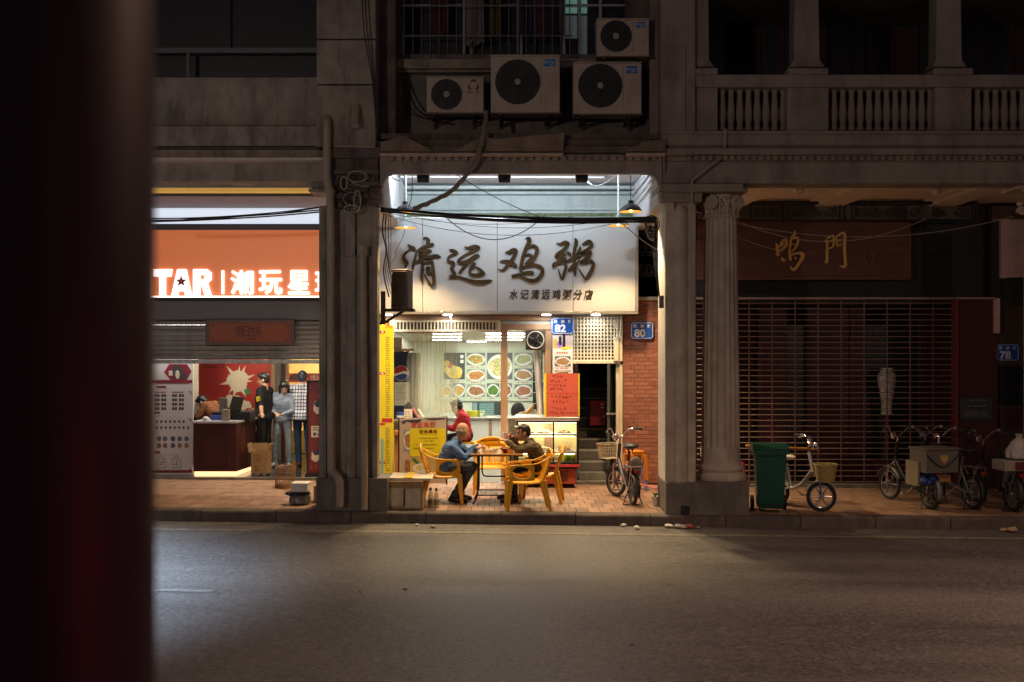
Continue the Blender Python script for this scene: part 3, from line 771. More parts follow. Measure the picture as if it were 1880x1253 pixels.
# three floodlights under the arcade ceiling, shining back on the sign
for k, px in enumerate((777, 926, 1068)):
    y = .72; p = P3(px, 327, y)
    t = thing('floodlight', ['square black floodlight under the arcade ceiling, over the first brushed character', 'square black floodlight under the arcade ceiling, middle one of its row', 'square black floodlight under the arcade ceiling, nearest the paired pendant lamps'][k], 'floodlight', p, group='floodlights lighting the white sign')
    rot = Matrix.Rotation(R(-28), 3, 'X')
    mb = MB(); mb.obox((0, 0, 0), (.165, .05, .135), rot); mb.build('housing', m_black, t, world=False, bevel=.006)
    mb = MB(); mb.obox(rot @ Vector((0, .027, 0)), (.13, .004, .10), rot); mb.build('lens', M('lit flood lens', (.8, .8, .8), .4, emit=(.75, .88, 1.0), estr=14), t, world=False)
    mb = MB(); mb.tube([(-.085, 0, 0), (-.085, -.0, .07), (.085, 0, .07), (.085, 0, 0)], .008, 6); mb.tube([(0, 0, .07), (0, .0, zc2 - p.z)], .01, 6); mb.build('bracket', m_dark, t, world=False)
    ld = bpy.data.lights.new('flood', 'AREA'); ld.shape = 'RECTANGLE'; ld.size = .13; ld.size_y = .10; ld.energy = 52; ld.color = (.74, .87, 1.0)
    lo = bpy.data.objects.new('flood', ld); col.objects.link(lo); lo.parent = t; lo.location = rot @ Vector((0, .035, 0)); lo.rotation_euler = (R(124), 0, 0)
# pendant lamps
def pendant(px, py_rim, y, rpx, label, shade, power, stem):
    k = (DIST + y) / FPX; r = rpx * k; p = P3(px, py_rim, y)
    t = thing('pendant_lamp', label, 'pendant lamp', p, group='pendant lamps under the arcade')
    h = r * .82
    pr = [(r, 0), (r * .97, h * .12), (r * .82, h * .42), (r * .55, h * .68), (r * .30, h * .86), (r * .26, h * .9), (r * .25, h * 1.18), (r * .1, h * 1.22)]
    outer = [(a, b) for a, b in pr]; inner = [(a - .006, b) for a, b in pr[:6]][::-1]
    mb = MB(); mb.mi = 0
    vs = []; fs = []; seg = 28; pf = outer
    mb.lathe(outer[:], seg=seg); mb.f.pop(-2); mb.m.pop(-2)              # open mouth
    mb.mi = 1; base = len(mb.f); mb.lathe([(a, b) for a, b in [(r - .002, .0), (r * .95, h * .11), (r * .80, h * .40), (r * .53, h * .66), (r * .2, h * .80)]], seg=seg)
    for i in range(base, len(mb.f)): mb.f[i] = mb.f[i][::-1]
    mb.f.pop(-2); mb.m.pop(-2)
    mb.build('lamp_shade', [shade, M('cream shade lining', (.75, .55, .22), .5, var=.05)], t, world=False, angle=60)
    mb = MB(); mb.ell((0, 0, h * .34), (r * .2, r * .2, r * .26)); mb.build('bulb', M('lit warm bulb', (.9, .7, .4), .3, emit=(1.0, .62, .18), estr=30), t, world=False)
    mb = MB(); mb.tube([(0, 0, h * 1.15), (0, 0, zc2 - p.z)], .012 if stem is m_white else .006, 8); mb.lathe([(.04, zc2 - p.z - .03), (.045, zc2 - p.z - .002)], seg=12); mb.build('stem', stem, t, world=False)
    ld = bpy.data.lights.new('bulb', 'SPOT'); ld.energy = power; ld.color = (1.0, .70, .36); ld.spot_size = R(112); ld.spot_blend = .45; ld.shadow_soft_size = .05
    lo = bpy.data.objects.new('bulb', ld); col.objects.link(lo); lo.parent = t; lo.location = (0, 0, h * .03)
m_shadeD = M('dark enamel shade', (.05, .045, .04), .4, var=.15); m_shadeG = M('grey green enamel shade', (.30, .33, .31), .4, var=.1)
pendant(744, 389, .9, 19, 'dark bell pendant lamp over the left end of the sign, the upper of that pair', m_shadeD, 420, m_dark)
pendant(745, 419, 1.9, 21, 'grey green bell pendant lamp low in front of the left end of the sign', m_shadeG, 340, m_white)
pendant(1158, 389, .9, 21, 'dark bell pendant lamp hanging in front of the cross beam, nearest the corner pier', m_shadeD, 420, m_dark)
pendant(1135, 415, 1.9, 20, 'grey green bell pendant lamp on a white stem at the right end of the sign', m_shadeG, 340, m_white)
# conduit along the ceiling between the floodlights
mb = MB(); mb.tube([P3(735, 325, 2.0), P3(800, 325, 2.0), P3(1110, 326, 2.0)], .014, 6); mb.tube(catmull([tuple(P3(1075, 330, .8)), tuple(P3(1090, 341, .9)), tuple(P3(1108, 338, 1.0)), tuple(P3(1132, 322, 1.2))]), .008, 6)
setp(mb.build('conduit', m_ceil), 'white electrical conduit running along the arcade ceiling between the floodlights', 'conduit')
mb = MB()
for o_, q in ((0, .03), (.12, .02), (.22, .025)):
    mb.tube([(xr - .03, .3, zl + .12 - o_), (xr - .03, 3.2, zl + .12 - o_)], q / 2, 6)
setp(mb.build('conduit', m_ceil), 'bundle of white conduits along the side of the right hand cross beam', 'conduit')

# ------------------------------------------------------------------ porridge shop: frontage
YF = 3.25
ff = thing('serving_window', 'porridge shop frontage frame with slatted transom vent and tan timber post', 'serving window', (X(850, YF), YF, .15))
W = MB(); W.pbox(640, 1056, 577.5, 589, YF, YF + .15); W.build('head_rail', m_tan, ff, bevel=.005)
W = MB(); W.pbox(718, 918, 588.6, 592, YF - .05, YF); W.pbox(718, 918, 605.5, 609.5, YF - .05, YF); W.pbox(714, 726, 588.6, 609.5, YF - .051, YF); W.pbox(913, 919, 588.6, 609.5, YF - .051, YF); W.build('vent_frame', m_cream, ff, bevel=.003)
W = MB(); W.pbox(720, 916, 591, 606.5, YF - .008, YF); W.build('vent_back', M('grey vent back', (.17, .15, .12), .7), ff)
sl = None
for k in range(30):
    px = 728 + k * 6.3
    if sl is None: mb = MB(); mb.box(-.007, .007, -.02, .02, -.066, .066); sl = mb.build('slat', m_cream, ff, world=False); o = sl
    else: o = link('slat', sl.data, ff)
    o.location = Vector(P3(px, 598.8, YF - .028)) - Vector((X(850, YF), YF, .15)); o.rotation_euler = (0, 0, R(18))
W = MB(); W.pbox(919.5, 932, 606, 884, YF - .01, YF + .09); W.build('post', m_tan, ff, bevel=.006)
W = MB(); W.pbox(919.2, 1056, 595.5, 605.8, YF - .015, YF + .1); W.pbox(1000, 1013, 606, 884, YF + .0, YF + .08); W.build('side_frame', m_tan, ff, bevel=.005)
W = MB(); W.pbox(640, 722, 590, 884, YF + .05, YF + .15); W.build('side_panel', m_tan, ff, bevel=.005)
# lit downlights on the soffit under the sign
for k, px in enumerate((712, 822, 1003, 1094)):
    p = P3(px, 576.5, YS + .12)
    t = thing('downlight', ['small white downlight under the sign, above the yellow price board', 'small white downlight under the sign with a white lead hanging from it', 'small white downlight under the sign beside the number 82 plate', 'small white downlight under the sign above the lattice grille'][k], 'downlight', p, group='downlights under the sign')
    mb = MB(); mb.lathe([(.07, -.028), (.075, -.02), (.075, -.006)], seg=16); mb.build('lens', M('lit downlight', (.8, .8, .8), .4, emit=(1, .95, .98), estr=9), t, world=False)
    if k == 1: mb = MB(); mb.tube([(.03, 0, -.02), (.05, -.03, -.06), (.055, -.03, -.16)], .008, 6); mb.build('lead', M('white lead', (.8, .75, .85), .4, emit=(.9, .7, 1), estr=.3), t, world=False)
    ld = bpy.data.lights.new('downlight', 'AREA'); ld.shape = 'DISK'; ld.size = .13; ld.energy = 6; ld.color = (1, .93, .82)
    lo = bpy.data.objects.new('downlight', ld); col.objects.link(lo); lo.parent = t; lo.location = (0, 0, -.035)

# ------------------------------------------------------------------ porridge shop: interior
XA, XB, YB = X(712, 3.4), X(1010, 3.4), 8.0
def ceil_z(y): return 2.68 - .045 * (y - 3.4)
m_inwall = M('pale tiled wall', (.66, .68, .60), .35, var=.06)
shop_floor = sheet('shop_floor', X(560, 3.4) if False else XA - .3, X(1143, 3.4), 3.36, 9.0, lambda x: walk_z(x) - .0, M('grey floor tile', (.30, .27, .23), .35, var=.1), nx=4)
rm = thing('shop_interior', 'bright tiled interior walls and ceiling of the porridge shop', 'shop interior', ((XA + XB) / 2, 6, .15))
W = MB(); W.box(XA - .15, XB + .15, YB, YB + .1, .1, 2.8); W.build('back_wall', m_inwall, rm)
for a in (XA - .12, XB): W = MB(); W.box(a, a + .12, 3.45, YB, .1, 2.8); W.build('side_wall', m_inwall, rm)
W = MB(); vs = [(XA - .1, 3.4, ceil_z(3.4)), (XB + .1, 3.4, ceil_z(3.4)), (XB + .1, YB + .05, ceil_z(YB)), (XA - .1, YB + .05, ceil_z(YB))]
W.add(vs + [(a, b, c + .1) for a, b, c in vs], [(3, 2, 1, 0), (4, 5, 6, 7), (0, 1, 5, 4), (1, 2, 6, 5), (2, 3, 7, 6), (3, 0, 4, 7)]); W.build('ceiling', M('cream ceiling board', (.44, .39, .30), .5, var=.05), rm, smooth=False)
m_tube = M('lit ceiling panel', (.9, .9, .9), .4, emit=(1.0, .98, .80), estr=22)
for kk, (pxa, pxb, ya, yb) in enumerate(((893, 962, 4.3, 4.75), (893, 962, 5.35, 5.8), (893, 958, 6.4, 6.9), (796, 846, 4.3, 4.75), (796, 846, 5.35, 5.8), (796, 846, 6.4, 6.9), (858, 892, 7.3, 7.42))):
    y = (ya + yb) / 2; xa, xb = X(pxa, y), X(pxb, y)
    t = thing('ceiling_light', ('white panel light behind the tan post, %s row from the street' if pxa > 850 else 'white panel light seen through the strip curtain, %s row from the street') % ('first', 'second', 'third')[kk % 3] if yb - ya > .2 else 'thin fluorescent tube on the shop ceiling in front of the menu wall', 'ceiling light', ((xa + xb) / 2, y, ceil_z(y) - .012), group='panel lights in the porridge shop' if yb - ya > .2 else None)
    mb = MB(); mb.box(xa, xb, ya, yb, ceil_z(y) - .03, ceil_z(y) - .014); mb.build('diffuser', m_tube, t)
    mb = MB(); mb.box(xa - .025, xb + .025, ya - .02, yb + .02, ceil_z(y) - .0138, ceil_z(y) + .03); mb.build('tray', m_white, t)
# menu wall
YM = YB - .02
mw = thing('menu_board', 'pale green menu board of dish photographs on the back wall of the shop', 'menu board', (X(905, YM), YM, Z(690, YM)))
W = MB(); W.pbox(800, 993, 643, 737, YM - .02, YM); W.build('board', M('pale green board', (.52, .60, .50), .4, var=.04), mw, bevel=.004)
ym = YM - .02
for i, (a, b, c, d, fm, pl) in enumerate(((857, 890.5, 648, 671, f_salad, .95), (857, 890.5, 678, 700, f_fish, 1.05), (894, 941, 648, 697, f_congee, 1.06), (831, 853.5, 704, 729, f_chop, 1.0), (857, 890.5, 706, 729, f_stew, 1.02),
      (894, 916.5, 704, 729, f_green, .9), (918.5, 940, 704, 729, f_stew, .9), (944.5, 977, 648, 671, f_noodle, .98), (944.5, 977, 677, 699, f_beef, 1.0), (944.5, 977, 706, 729, f_meat, 1.0), (811, 828.5, 706, 729, f_chop, 1.0))):
    photo(mw, a, b, c, d, ym, fm, pl, seed=i, fr=.42, rot=.12 if i % 2 else -.1)
mb = MB(); mb.mi = 0; mb.pbox(815, 853.5, 648, 697, ym - .004, ym); mb.mi = 1; disc(mb, 833, 683, 17, 12, ym, .006, wob=.1, rot=-.3); disc(mb, 820, 668, 6, 6, ym, .0072); mb.mi = 2; disc(mb, 826, 672, 4, 5, ym, .0085)
mb.build('dish_photo', [m_slate, f_chick, paint('comb red', (.5, .08, .05))], mw, smooth=False)
mb = MB()
for i, (a, b, c) in enumerate(((860, 888, 674.5), (860, 888, 703), (905, 930, 700.5), (832, 852, 732), (860, 888, 732), (895, 916, 732), (920, 938, 732), (946, 975, 674), (946, 975, 702.5), (946, 975, 732), (822, 848, 700.5))):
    tiny_rows(mb, a + 5, b - 3, c - 2, c + 2, ym, 1, ch=2.4, cw=2.2, seed=i, jag=.1)
mb.build('lettering', m_redink, mw, smooth=False)
mb = MB()
rect(mb, 845, 851, 652, 658, ym, .006); rect(mb, 845, 851, 661, 667, ym, .006); mb.build('lettering', m_whitepr, mw, smooth=False)
# kitchen hatch and splashback under the menu
kh = thing('kitchen_hatch', 'dark kitchen serving hatch with a teal shutter under the menu board', 'hatch', (X(895, YM), YM, Z(752, YM)))
W = MB(); W.pbox(867, 920, 739, 767, YM - .01, YM); W.build('opening', m_slate, kh)
for a, b in ((868, 876), (880, 907)): W = MB(); W.pbox(a, b, 740, 766, YM - .03, YM - .011); W.build('shutter', M('teal shutter', (.20, .36, .38), .5), kh)
W = MB()
for k in range(6): W.pbox(880, 907, 741 + k * 4.2, 741.8 + k * 4.2, YM - .034, YM - .03)
W.build('shutter_lines', m_slate, kh)
W = MB(); W.pbox(864, 922, 765.5, 769, YM - .06, YM); W.build('sill', m_steel, kh)
tl = thing('tiled_pier', 'black tiled pier beside the menu board in the shop', 'pier', (X(995, 7.5), 7.5, 1.5))
for i in range(2):
    for j in range(9):
        mb = MB(); mb.pbox(978 + i * 15, 992 + i * 15, 622 + j * 20, 641 + j * 20, 7.42, 7.5); mb.build('tile', M('black glazed tile', (.02, .022, .024), .15, var=.2, objvar=.3), tl, bevel=.004)
# long white counter
ct = thing('counter', 'white panelled counter along the back of the porridge shop', 'counter', (X(880, 6.4), 6.4, .15))
for a, b in ((800, 896.5), (903.5, 946)): W = MB(); W.pbox(a, b, 770, 862, 6.3, 6.34); W.build('panel', M('white laminate', (.66, .66, .62), .3, var=.04), ct, bevel=.004)
W = MB(); W.pbox(897, 903, 770, 862, 6.29, 6.34); W.build('seam', m_tan, ct)
W = MB(); W.pbox(796, 960, 766.5, 769.6, 6.24, 6.9); W.build('worktop', m_steel, ct, bevel=.004)
W = MB(); W.pbox(800, 946, 862.5, 885, 6.36, 6.9); W.build('kickboard', m_tan, ct)
for k, (px, c, lab) in enumerate(((868, (.62, .6, .04), 'yellow green plastic basket on the back counter'), (884, (.5, .55, .45), 'small pale jar of condiments on the back counter'))):
    p = P3(px, 767, 6.4); mb = MB()
    if k == 0:
        mb.lathe([(.10, 0), (.13, .13), (.122, .13), (.095, .012)], p, 16)
        mb2 = MB()
    else: mb.lathe([(.045, 0), (.05, .06), (.035, .09), (.04, .1), (.04, .12), (.01, .125)], p, 14)
    setp(mb.build('basket' if k == 0 else 'jar', paint('counter ' + str(k), c)), lab, 'basket' if k == 0 else 'jar')
mb = MB()
for i in range(30):
    mb.ell(P3(878 + rnd.uniform(-9, 12), 766 - rnd.uniform(0, 10), 6.5 + rnd.uniform(-.05, .1)), (.03, .03, .012), 6, 4, Matrix.Rotation(rnd.uniform(0, 3), 3, 'X'))
setp(mb.build('herbs', food('herb leaves', (.08, .24, .03), (.3, .4, .08), (.5, .55, .3), 40)), 'heap of leafy herbs on the back counter beside the red jacket', 'herbs', kind='stuff')
# transparent strip curtain
m_strip = M('clear plastic strip', (.80, .80, .70), .12, var=.1, scale=6, stretch=(3, 3, .3))
nt = m_strip.node_tree; N = nt.nodes; L = nt.links
tr = N.new('ShaderNodeBsdfTransparent'); tr.inputs[0].default_value = (.97, .97, .94, 1); mxs = N.new('ShaderNodeMixShader')
lw = N.new('ShaderNodeLayerWeight'); lw.inputs[0].default_value = .35
mr_ = N.new('ShaderNodeMapRange'); mr_.inputs['To Min'].default_value = .15; mr_.inputs['To Max'].default_value = .5; L.new(lw.outputs['Facing'], mr_.inputs['Value'])
L.new(mr_.outputs['Result'], mxs.inputs[0]); L.new(tr.outputs[0], mxs.inputs[1]); L.new(N['Principled BSDF'].outputs[0], mxs.inputs[2]); L.new(mxs.outputs[0], N['Material Output'].inputs[0])
cur = thing('strip_curtain', 'clear plastic strip curtain drawn to one side of the serving opening', 'curtain', (X(805, 3.7), 3.7, Z(612, 3.7)))
for k in range(15):
    px0 = 756 + k * 5.6 + rnd.uniform(-1, 1); w = 13; mb = MB(); vs = []; n = 8; r = rnd.random() * 6
    for j in range(13):
        t = j / 12
        for i in range(n + 1):
            u = i / n; sw = 1 + .25 * t
            x = X(px0 + w * (u - .5) * sw + 4 * t * math.sin(r), 3.7)
            y = 3.7 + .035 * (k % 3) + .03 * math.sin(u * 6.5 + r + t * 1.4)
            vs.append((x, y, Z(611.5, 3.7) - t * (1.36 + .03 * math.sin(r))))
    fs = [(j * (n + 1) + i, j * (n + 1) + i + 1, (j + 1) * (n + 1) + i + 1, (j + 1) * (n + 1) + i) for j in range(12) for i in range(n)]
    mb.add(vs, fs); mb.build('strip', m_strip, cur)
mb = MB(); mb.tube([P3(742, 611, 3.7), P3(846, 611, 3.7)], .014, 8); mb.build('rail', m_alu, cur)
# drinks fridge with the round logo
fr = thing('drinks_fridge', 'tall drinks fridge with a round red white and blue logo and a paper notice', 'fridge', (X(738, 4.1), 4.3, .2))
W = MB(); W.pbox(720.5, 751, 646, 800, 4.05, 4.6); W.build('cabinet', M('dark blue fridge enamel', (.012, .018, .07), .3, var=.06), fr, bevel=.01)
W = MB(); W.pbox(752.4, 768, 648, 790, 4.12, 4.6); W.build('glass_door', M('dim fridge glass', (.12, .12, .10), .15), fr, bevel=.006)
ylo = 4.05
cxx, czz, rr = X(736.5, ylo), Z(685.5, ylo), 13.2 * (DIST + ylo) / FPX
def wave(t): return .16 * math.sin(t * 2.6 + .3)
def band(top, lo, d):
    mb = MB(); n = 24; up = []; dn = []
    for i in range(n + 1):
        u = -1 + 2 * i / n; ch = math.sqrt(max(0, 1 - u * u)); a = max(-ch, min(ch, lo(u))); b_ = max(-ch, min(ch, top(u)))
        dn.append((cxx + u * rr, ylo - d, czz + a * rr)); up.append((cxx + u * rr, ylo - d, czz + b_ * rr))
    mb.add(dn + up, [(i, i + 1, n + 2 + i, n + 1 + i) for i in range(n)]); return mb
mb = MB(); disc(mb, 736.5, 685.5, 13.9, 13.9, ylo, .002, seg=36); lg = mb.build('logo', m_whitepr, fr, smooth=False)
band(lambda u: 2, lambda u: .12 + wave(u), .0035).build('logo_red', paint('logo red', (.40, .02, .035)), lg, smooth=False)
band(lambda u: -.22 + wave(u + .2), lambda u: -2, .0035).build('logo_blue', paint('logo blue', (.02, .05, .25)), lg, smooth=False)
W = MB(); W.pbox(724, 752, 702, 745, ylo - .006, ylo); nt_ = W.build('notice', paint('notice paper', (.58, .55, .46)), fr, smooth=False)
mb = MB(); tiny_rows(mb, 727, 750, 706, 736, ylo - .006, 9, ch=1.2, cw=1.6, seed=3); mb.build('lettering', m_ink, nt_, smooth=False)
bx_t = thing('box', 'pale carton on top of the drinks fridge', 'box', (X(732, 4.1), 4.2, Z(645, 4.1)))
W = MB(); W.pbox(722, 738, 620, 645.6, 4.15, 4.45); W.build('carton', paint('pale carton', (.50, .42, .34)), bx_t, bevel=.004)
mb = MB()
for k in range(9): mb.ell(P3(724 + k * 4.2, 645 - 3 * abs(math.sin(k)), 4.1), (.04, .05, .025), 7, 5)
setp(mb.build('plastic_bag', paint('pink plastic bag', (.62, .32, .24), .3)), 'crumpled pink plastic bag lying on the drinks fridge', 'bag')
# clutter on the ledge behind the A board
ld_ = thing('ledge', 'stainless ledge behind the folding menu board', 'shelf', (X(760, 3.6), 3.6, Z(772, 3.6)))
W = MB(); W.pbox(722, 800, 771, 775, 3.4, 3.95); W.pbox(724, 798, 775, 880, 3.62, 3.92); W.build('worktop', m_steel, ld_, bevel=.004)
mb = MB(); mb.lathe([(.062, 0), (.066, .01), (.066, .10), (.06, .11), (.06, .125), (.01, .127)], P3(735, 771, 3.55), 18); tin = mb.build('tin', paint('blue tin', (.03, .08, .36), .3)); setp(tin, 'blue and white tin on the ledge by the yellow price board', 'tin')
mb = MB(); mb.lathe([(.0668, .035), (.0668, .075)], P3(735, 771, 3.55), 18); mb.build('tin_label', m_whitepr, tin)
mb = MB(); mb.pbox(742, 757, 751.5, 770.5, 3.48, 3.5); cd = mb.build('card', m_paper); setp(cd, 'white price card propped in front of the black bag', 'card')
mb = MB(); tiny_rows(mb, 744, 756, 755, 767, 3.48, 3, ch=2, cw=1.8, seed=9); mb.build('lettering', m_redink, cd, smooth=False)
mb = MB(); mb.ell(P3(751, 756, 3.75), (.105, .09, .16), 16, 10); mb.ell(P3(757, 764, 3.75), (.10, .09, .09), 12, 8); setp(mb.build('bag', m_black), 'rounded black bag on the ledge behind the white card', 'bag')
for k, (a, b, c) in enumerate(((758, 750, (.55, .1, .08)), (768, 752, (.7, .68, .6)))):
    mb = MB(); mb.tube([P3(a + 12, 771, 3.5), P3(a, b, 3.62)], .018, 8); setp(mb.build('roll', paint('roll %d' % k, c)), ['red rolled paper leaning on the ledge', 'white rolled paper leaning on the ledge'][k], 'paper roll')
# office chair and papers behind the display cabinet
oc = thing('office_chair', 'black rounded chair back showing behind papers on the counter', 'chair', (X(951, 5), 5, .15))
mb = MB(); mb.ell(P3(951, 756, 5), (.13, .05, .17), 16, 10); mb.build('backrest', m_black, oc); mb = MB(); mb.tube([P3(951, 765, 5), P3(951, 845, 5)], .03, 8); mb.lathe([(.24, 0), (.25, .04), (.2, .07)], P3(951, 815, 5.1), 18); mb.build('seat', m_black, oc)
mb = MB()
for k in range(7):
    q = P3(955 + k * 4.2, 764 - 1.5 * (k % 3) - (5 if k > 4 else 0), 3.75 + .03 * k)
    mb.obox(q, (.10, .01, .11), Matrix.Rotation(R(-35 + 17 * k), 3, 'Y') @ Matrix.Rotation(R(25 * (k % 3)), 3, 'Z'))
setp(mb.build('papers', m_paper, bevel=.002), 'crumpled white papers and bags piled on the side counter', 'papers', kind='stuff')
mb = MB(); mb.tube([P3(966, 760, 3.7), P3(974, 752, 3.7), P3(980, 744, 3.7)], [.03, .035, .012], 8); setp(mb.build('sauce_bottle', paint('orange bottle', (.7, .30, .03), .3)), 'orange tipped squeeze bottle among the papers', 'bottle')
W = MB(); W.pbox(931, 1005, 768, 772, 3.5, 4.2); W.pbox(933, 1003, 772.4, 880, 3.52, 4.18); sc_ = W.build('side_counter', M('dull steel', (.28, .27, .25), .35, metal=.6), None, bevel=.004); setp(sc_, 'low dull steel side counter behind the glass display cabinet', 'counter')
# window pane on the right half, extractor fan, flue
gp = thing('window', 'greenish upper window light holding the square extractor fan', 'window', (X(965, YF), YF, 2.4))
W = MB(); W.pbox(975, 1000, 606.5, 642, YF + .02, YF + .06); W.pbox(996.5, 1000.5, 642, 700, YF + .02, YF + .06); W.build('frosted_pane', M('frosted green pane', (.42, .46, .38), .5, var=.1), gp)
fa = thing('extractor_fan', 'square extractor fan with dark blades and a pale ring', 'fan', P3(983, 624.5, YF - .02))
mb = MB(); mb.pbox(965, 1001.5, 606.5, 643, YF - .03, YF + .015); mb.build('plate', M('greasy fan plate', (.06, .045, .035), .5, var=.3), fa, bevel=.006)
mb = MB(); pts = [P3(983 + 15.5 * math.cos(a), 624.5 + 15.5 * math.sin(a), YF - .045) for a in [2 * PI * i / 32 for i in range(32)]]; mb.tube(pts, .011, 6, closed=True)
for a in (.5, 2.07, 3.64, 5.2): mb.tube([P3(983, 624.5, YF - .045), P3(983 + 15.5 * math.cos(a), 624.5 + 15.5 * math.sin(a), YF - .045)], .002, 4)
mb.build('guard', M('pale fan ring', (.5, .48, .42), .4), fa)
for k in range(4):
    a = k * PI / 2 + .3; mb = MB(); disc(mb, 983 + 8.2 * math.cos(a), 624.5 - 8.2 * math.sin(a), 7.2, 6.0, YF - .034, .002, rot=a); mb.build('blade', M('fan blade', (.015, .013, .012), .4), fa, smooth=False)
mb = MB(); mb.lathe([(.035, -.03), (.04, 0)], P3(983, 624.5, YF - .04), 14, 'Y'); mb.build('hub', m_dark, fa)
mb = MB(); mb.tube([P3(984, 640, 3.4), P3(988, 690, 3.4), P3(992, 748, 3.4), P3(992, 767, 3.4)], .055, 16); fl_ = mb.build('flue_pipe', M('bright flue steel', (.85, .85, .83), .4, metal=.5, var=.3, scale=6, stretch=(3, 3, .4))); setp(fl_, 'shiny stainless flue pipe rising behind the red notice', 'pipe')
ol = thing('glass_panel', 'dirty side glass panel leaning by the steel flue', 'panel', (X(1004, 3.4), 3.4, 1.5))
W = MB(); W.pbox(1000, 1012, 643, 765, 3.42, 3.44); W.build('pane', M('murky glass', (.22, .23, .19), .2, var=.4, scale=8), ol)

# poster strip beside the lattice, number plates
ps = thing('poster', 'narrow white poster strip of dishes hanging under the number 82 plate', 'poster', P3(1033, 650, YF - .06))
W = MB(); W.pbox(1014.5, 1051.5, 611, 690, YF - .045, YF - .035); W.build('sheet', m_paper, ps, smooth=False)
W = MB(); rect(W, 1015.5, 1050.5, 615, 640, YF - .045, .0015); W.build('picture', food('purple mix', (.42, .25, .55), (.62, .45, .12), (.65, .55, .60), 9), ps, smooth=False)
W = MB(); rect(W, 1033, 1038, 612, 637, YF - .045, .003); rect(W, 1026, 1031, 618, 634, YF - .045, .003); W.build('bottle_print', m_ink, ps, smooth=False)
W = MB(); disc(W, 1040, 639, 9, 2.2, YF - .045, .004, rot=.2); W.build('banana_print', m_yell, ps, smooth=False)
photo(ps, 1019, 1047.5, 654.5, 672.5, YF - .046, f_beef, 1.0, seed=5, fr=.42); photo(ps, 1019, 1047.5, 680.5, 690, YF - .046, f_stew, 1.0, seed=6, fr=.42)
mb = MB(); tiny_rows(mb, 1022, 1046, 646, 650, YF - .046, 1, ch=3, cw=3, seed=2, jag=.1); tiny_rows(mb, 1022, 1046, 674.5, 678, YF - .046, 1, ch=2.6, cw=2.6, seed=4, jag=.1); mb.build('lettering', m_redink, ps, smooth=False)
def number_plate(num, a, b, c, d, y, label):
    t = thing('number_plate', label, 'number plate', P3((a + b) / 2, (c + d) / 2, y), group='house number plates')
    def oct_(i, yy, dd):
        x0, x1, z0, z1 = X(a + i, yy), X(b - i, yy), Z(d - i, yy), Z(c + i, yy); e = .03
        mb = MB(); mb.prism([(x0 + e, z0), (x1 - e, z0), (x1, z0 + e), (x1, z1 - e), (x1 - e, z1), (x0 + e, z1), (x0, z1 - e), (x0, z0 + e)], yy - dd, yy); return mb
    oct_(0, y, .012).build('plate', m_bluepl, t, bevel=.002)
    fr_ = MB(); w = 1.0
    for (p, q, r_, s_) in ((a + 4, b - 4, c + 1.2, c + 2.0), (a + 4, b - 4, d - 2.0, d - 1.2), (a + 1.2, a + 2.0, c + 4, d - 4), (b - 2.0, b - 1.2, c + 4, d - 4)): fr_.pbox(p, q, r_, s_, y - .0145, y - .012)
    for sx, sy in ((a + 1.6, c + 1.6), (b - 1.6, c + 1.6), (a + 1.6, d - 1.6), (b - 1.6, d - 1.6)):
        mx_, my_ = (1 if sx < (a + b) / 2 else -1), (1 if sy < (c + d) / 2 else -1)
        fr_.tube([P3(sx, sy + my_ * 3, y - .013), P3(sx + mx_ * 3, sy, y - .013)], .004, 4)
    fr_.build('border', m_whitepr, t, smooth=False)
    for k, ch in enumerate('西湖路'): q = a + 4.5 + k * (b - a - 16) / 2; mb = MB(); ptext(mb, ch, q, q + 6.4, c + 4.5, c + 10.5, y - .012, .002, bold=.02); mb.build('character', m_whitepr, t, smooth=False)
    mb = MB(); ptext(mb, num, a + 6.5, a + 27, c + 13, d - 3.5, y - .012, .002, bold=.03); mb.build('number_lettering', m_whitepr, t, smooth=False)
    return t
number_plate('82', 1012, 1054, 583, 614, YF - .05, 'blue number 82 plate above the dish poster strip')
number_plate('80', 1158, 1200, 591.5, 623, YF - .0, 'blue number 80 plate on the red brick wall')
# lattice grille over the stair door
lt = thing('lattice_grille', 'cream painted lattice grille over the stair doorway', 'grille', P3(1095, 622, YF))
lb = [None, None]
hgt = Z(579, YF) - Z(664, YF); wdt = X(1141, YF) - X(1051, YF)
for k in range(15):
    px = 1054 + k * 6.15
    if lb[0] is None: mb = MB(); mb.box(-.0115, .0115, -.008, .008, -hgt / 2, hgt / 2); o = mb.build('bar', m_cream, lt, world=False); lb[0] = o.data
    else: o = link('bar', lb[0], lt)
    o.location = P3(px, 621.5, YF) - P3(1095, 622, YF)
for k in range(13):
    py = 583 + k * 6.6
    if lb[1] is None: mb = MB(); mb.box(-wdt / 2, wdt / 2, -.006, .006, -.0125, .0125); o = mb.build('bar', m_cream, lt, world=False); lb[1] = o.data
    else: o = link('bar', lb[1], lt)
    o.location = P3(1096, py, YF) - P3(1095, 622, YF) + Vector((0, .0145, 0))
W = MB(); W.pbox(1050, 1139, 662, 668, YF - .03, YF + .06); W.pbox(1141, 1143.5, 579, 664, YF - .02, YF + .04); W.build('frame', m_cream, lt, bevel=.004)
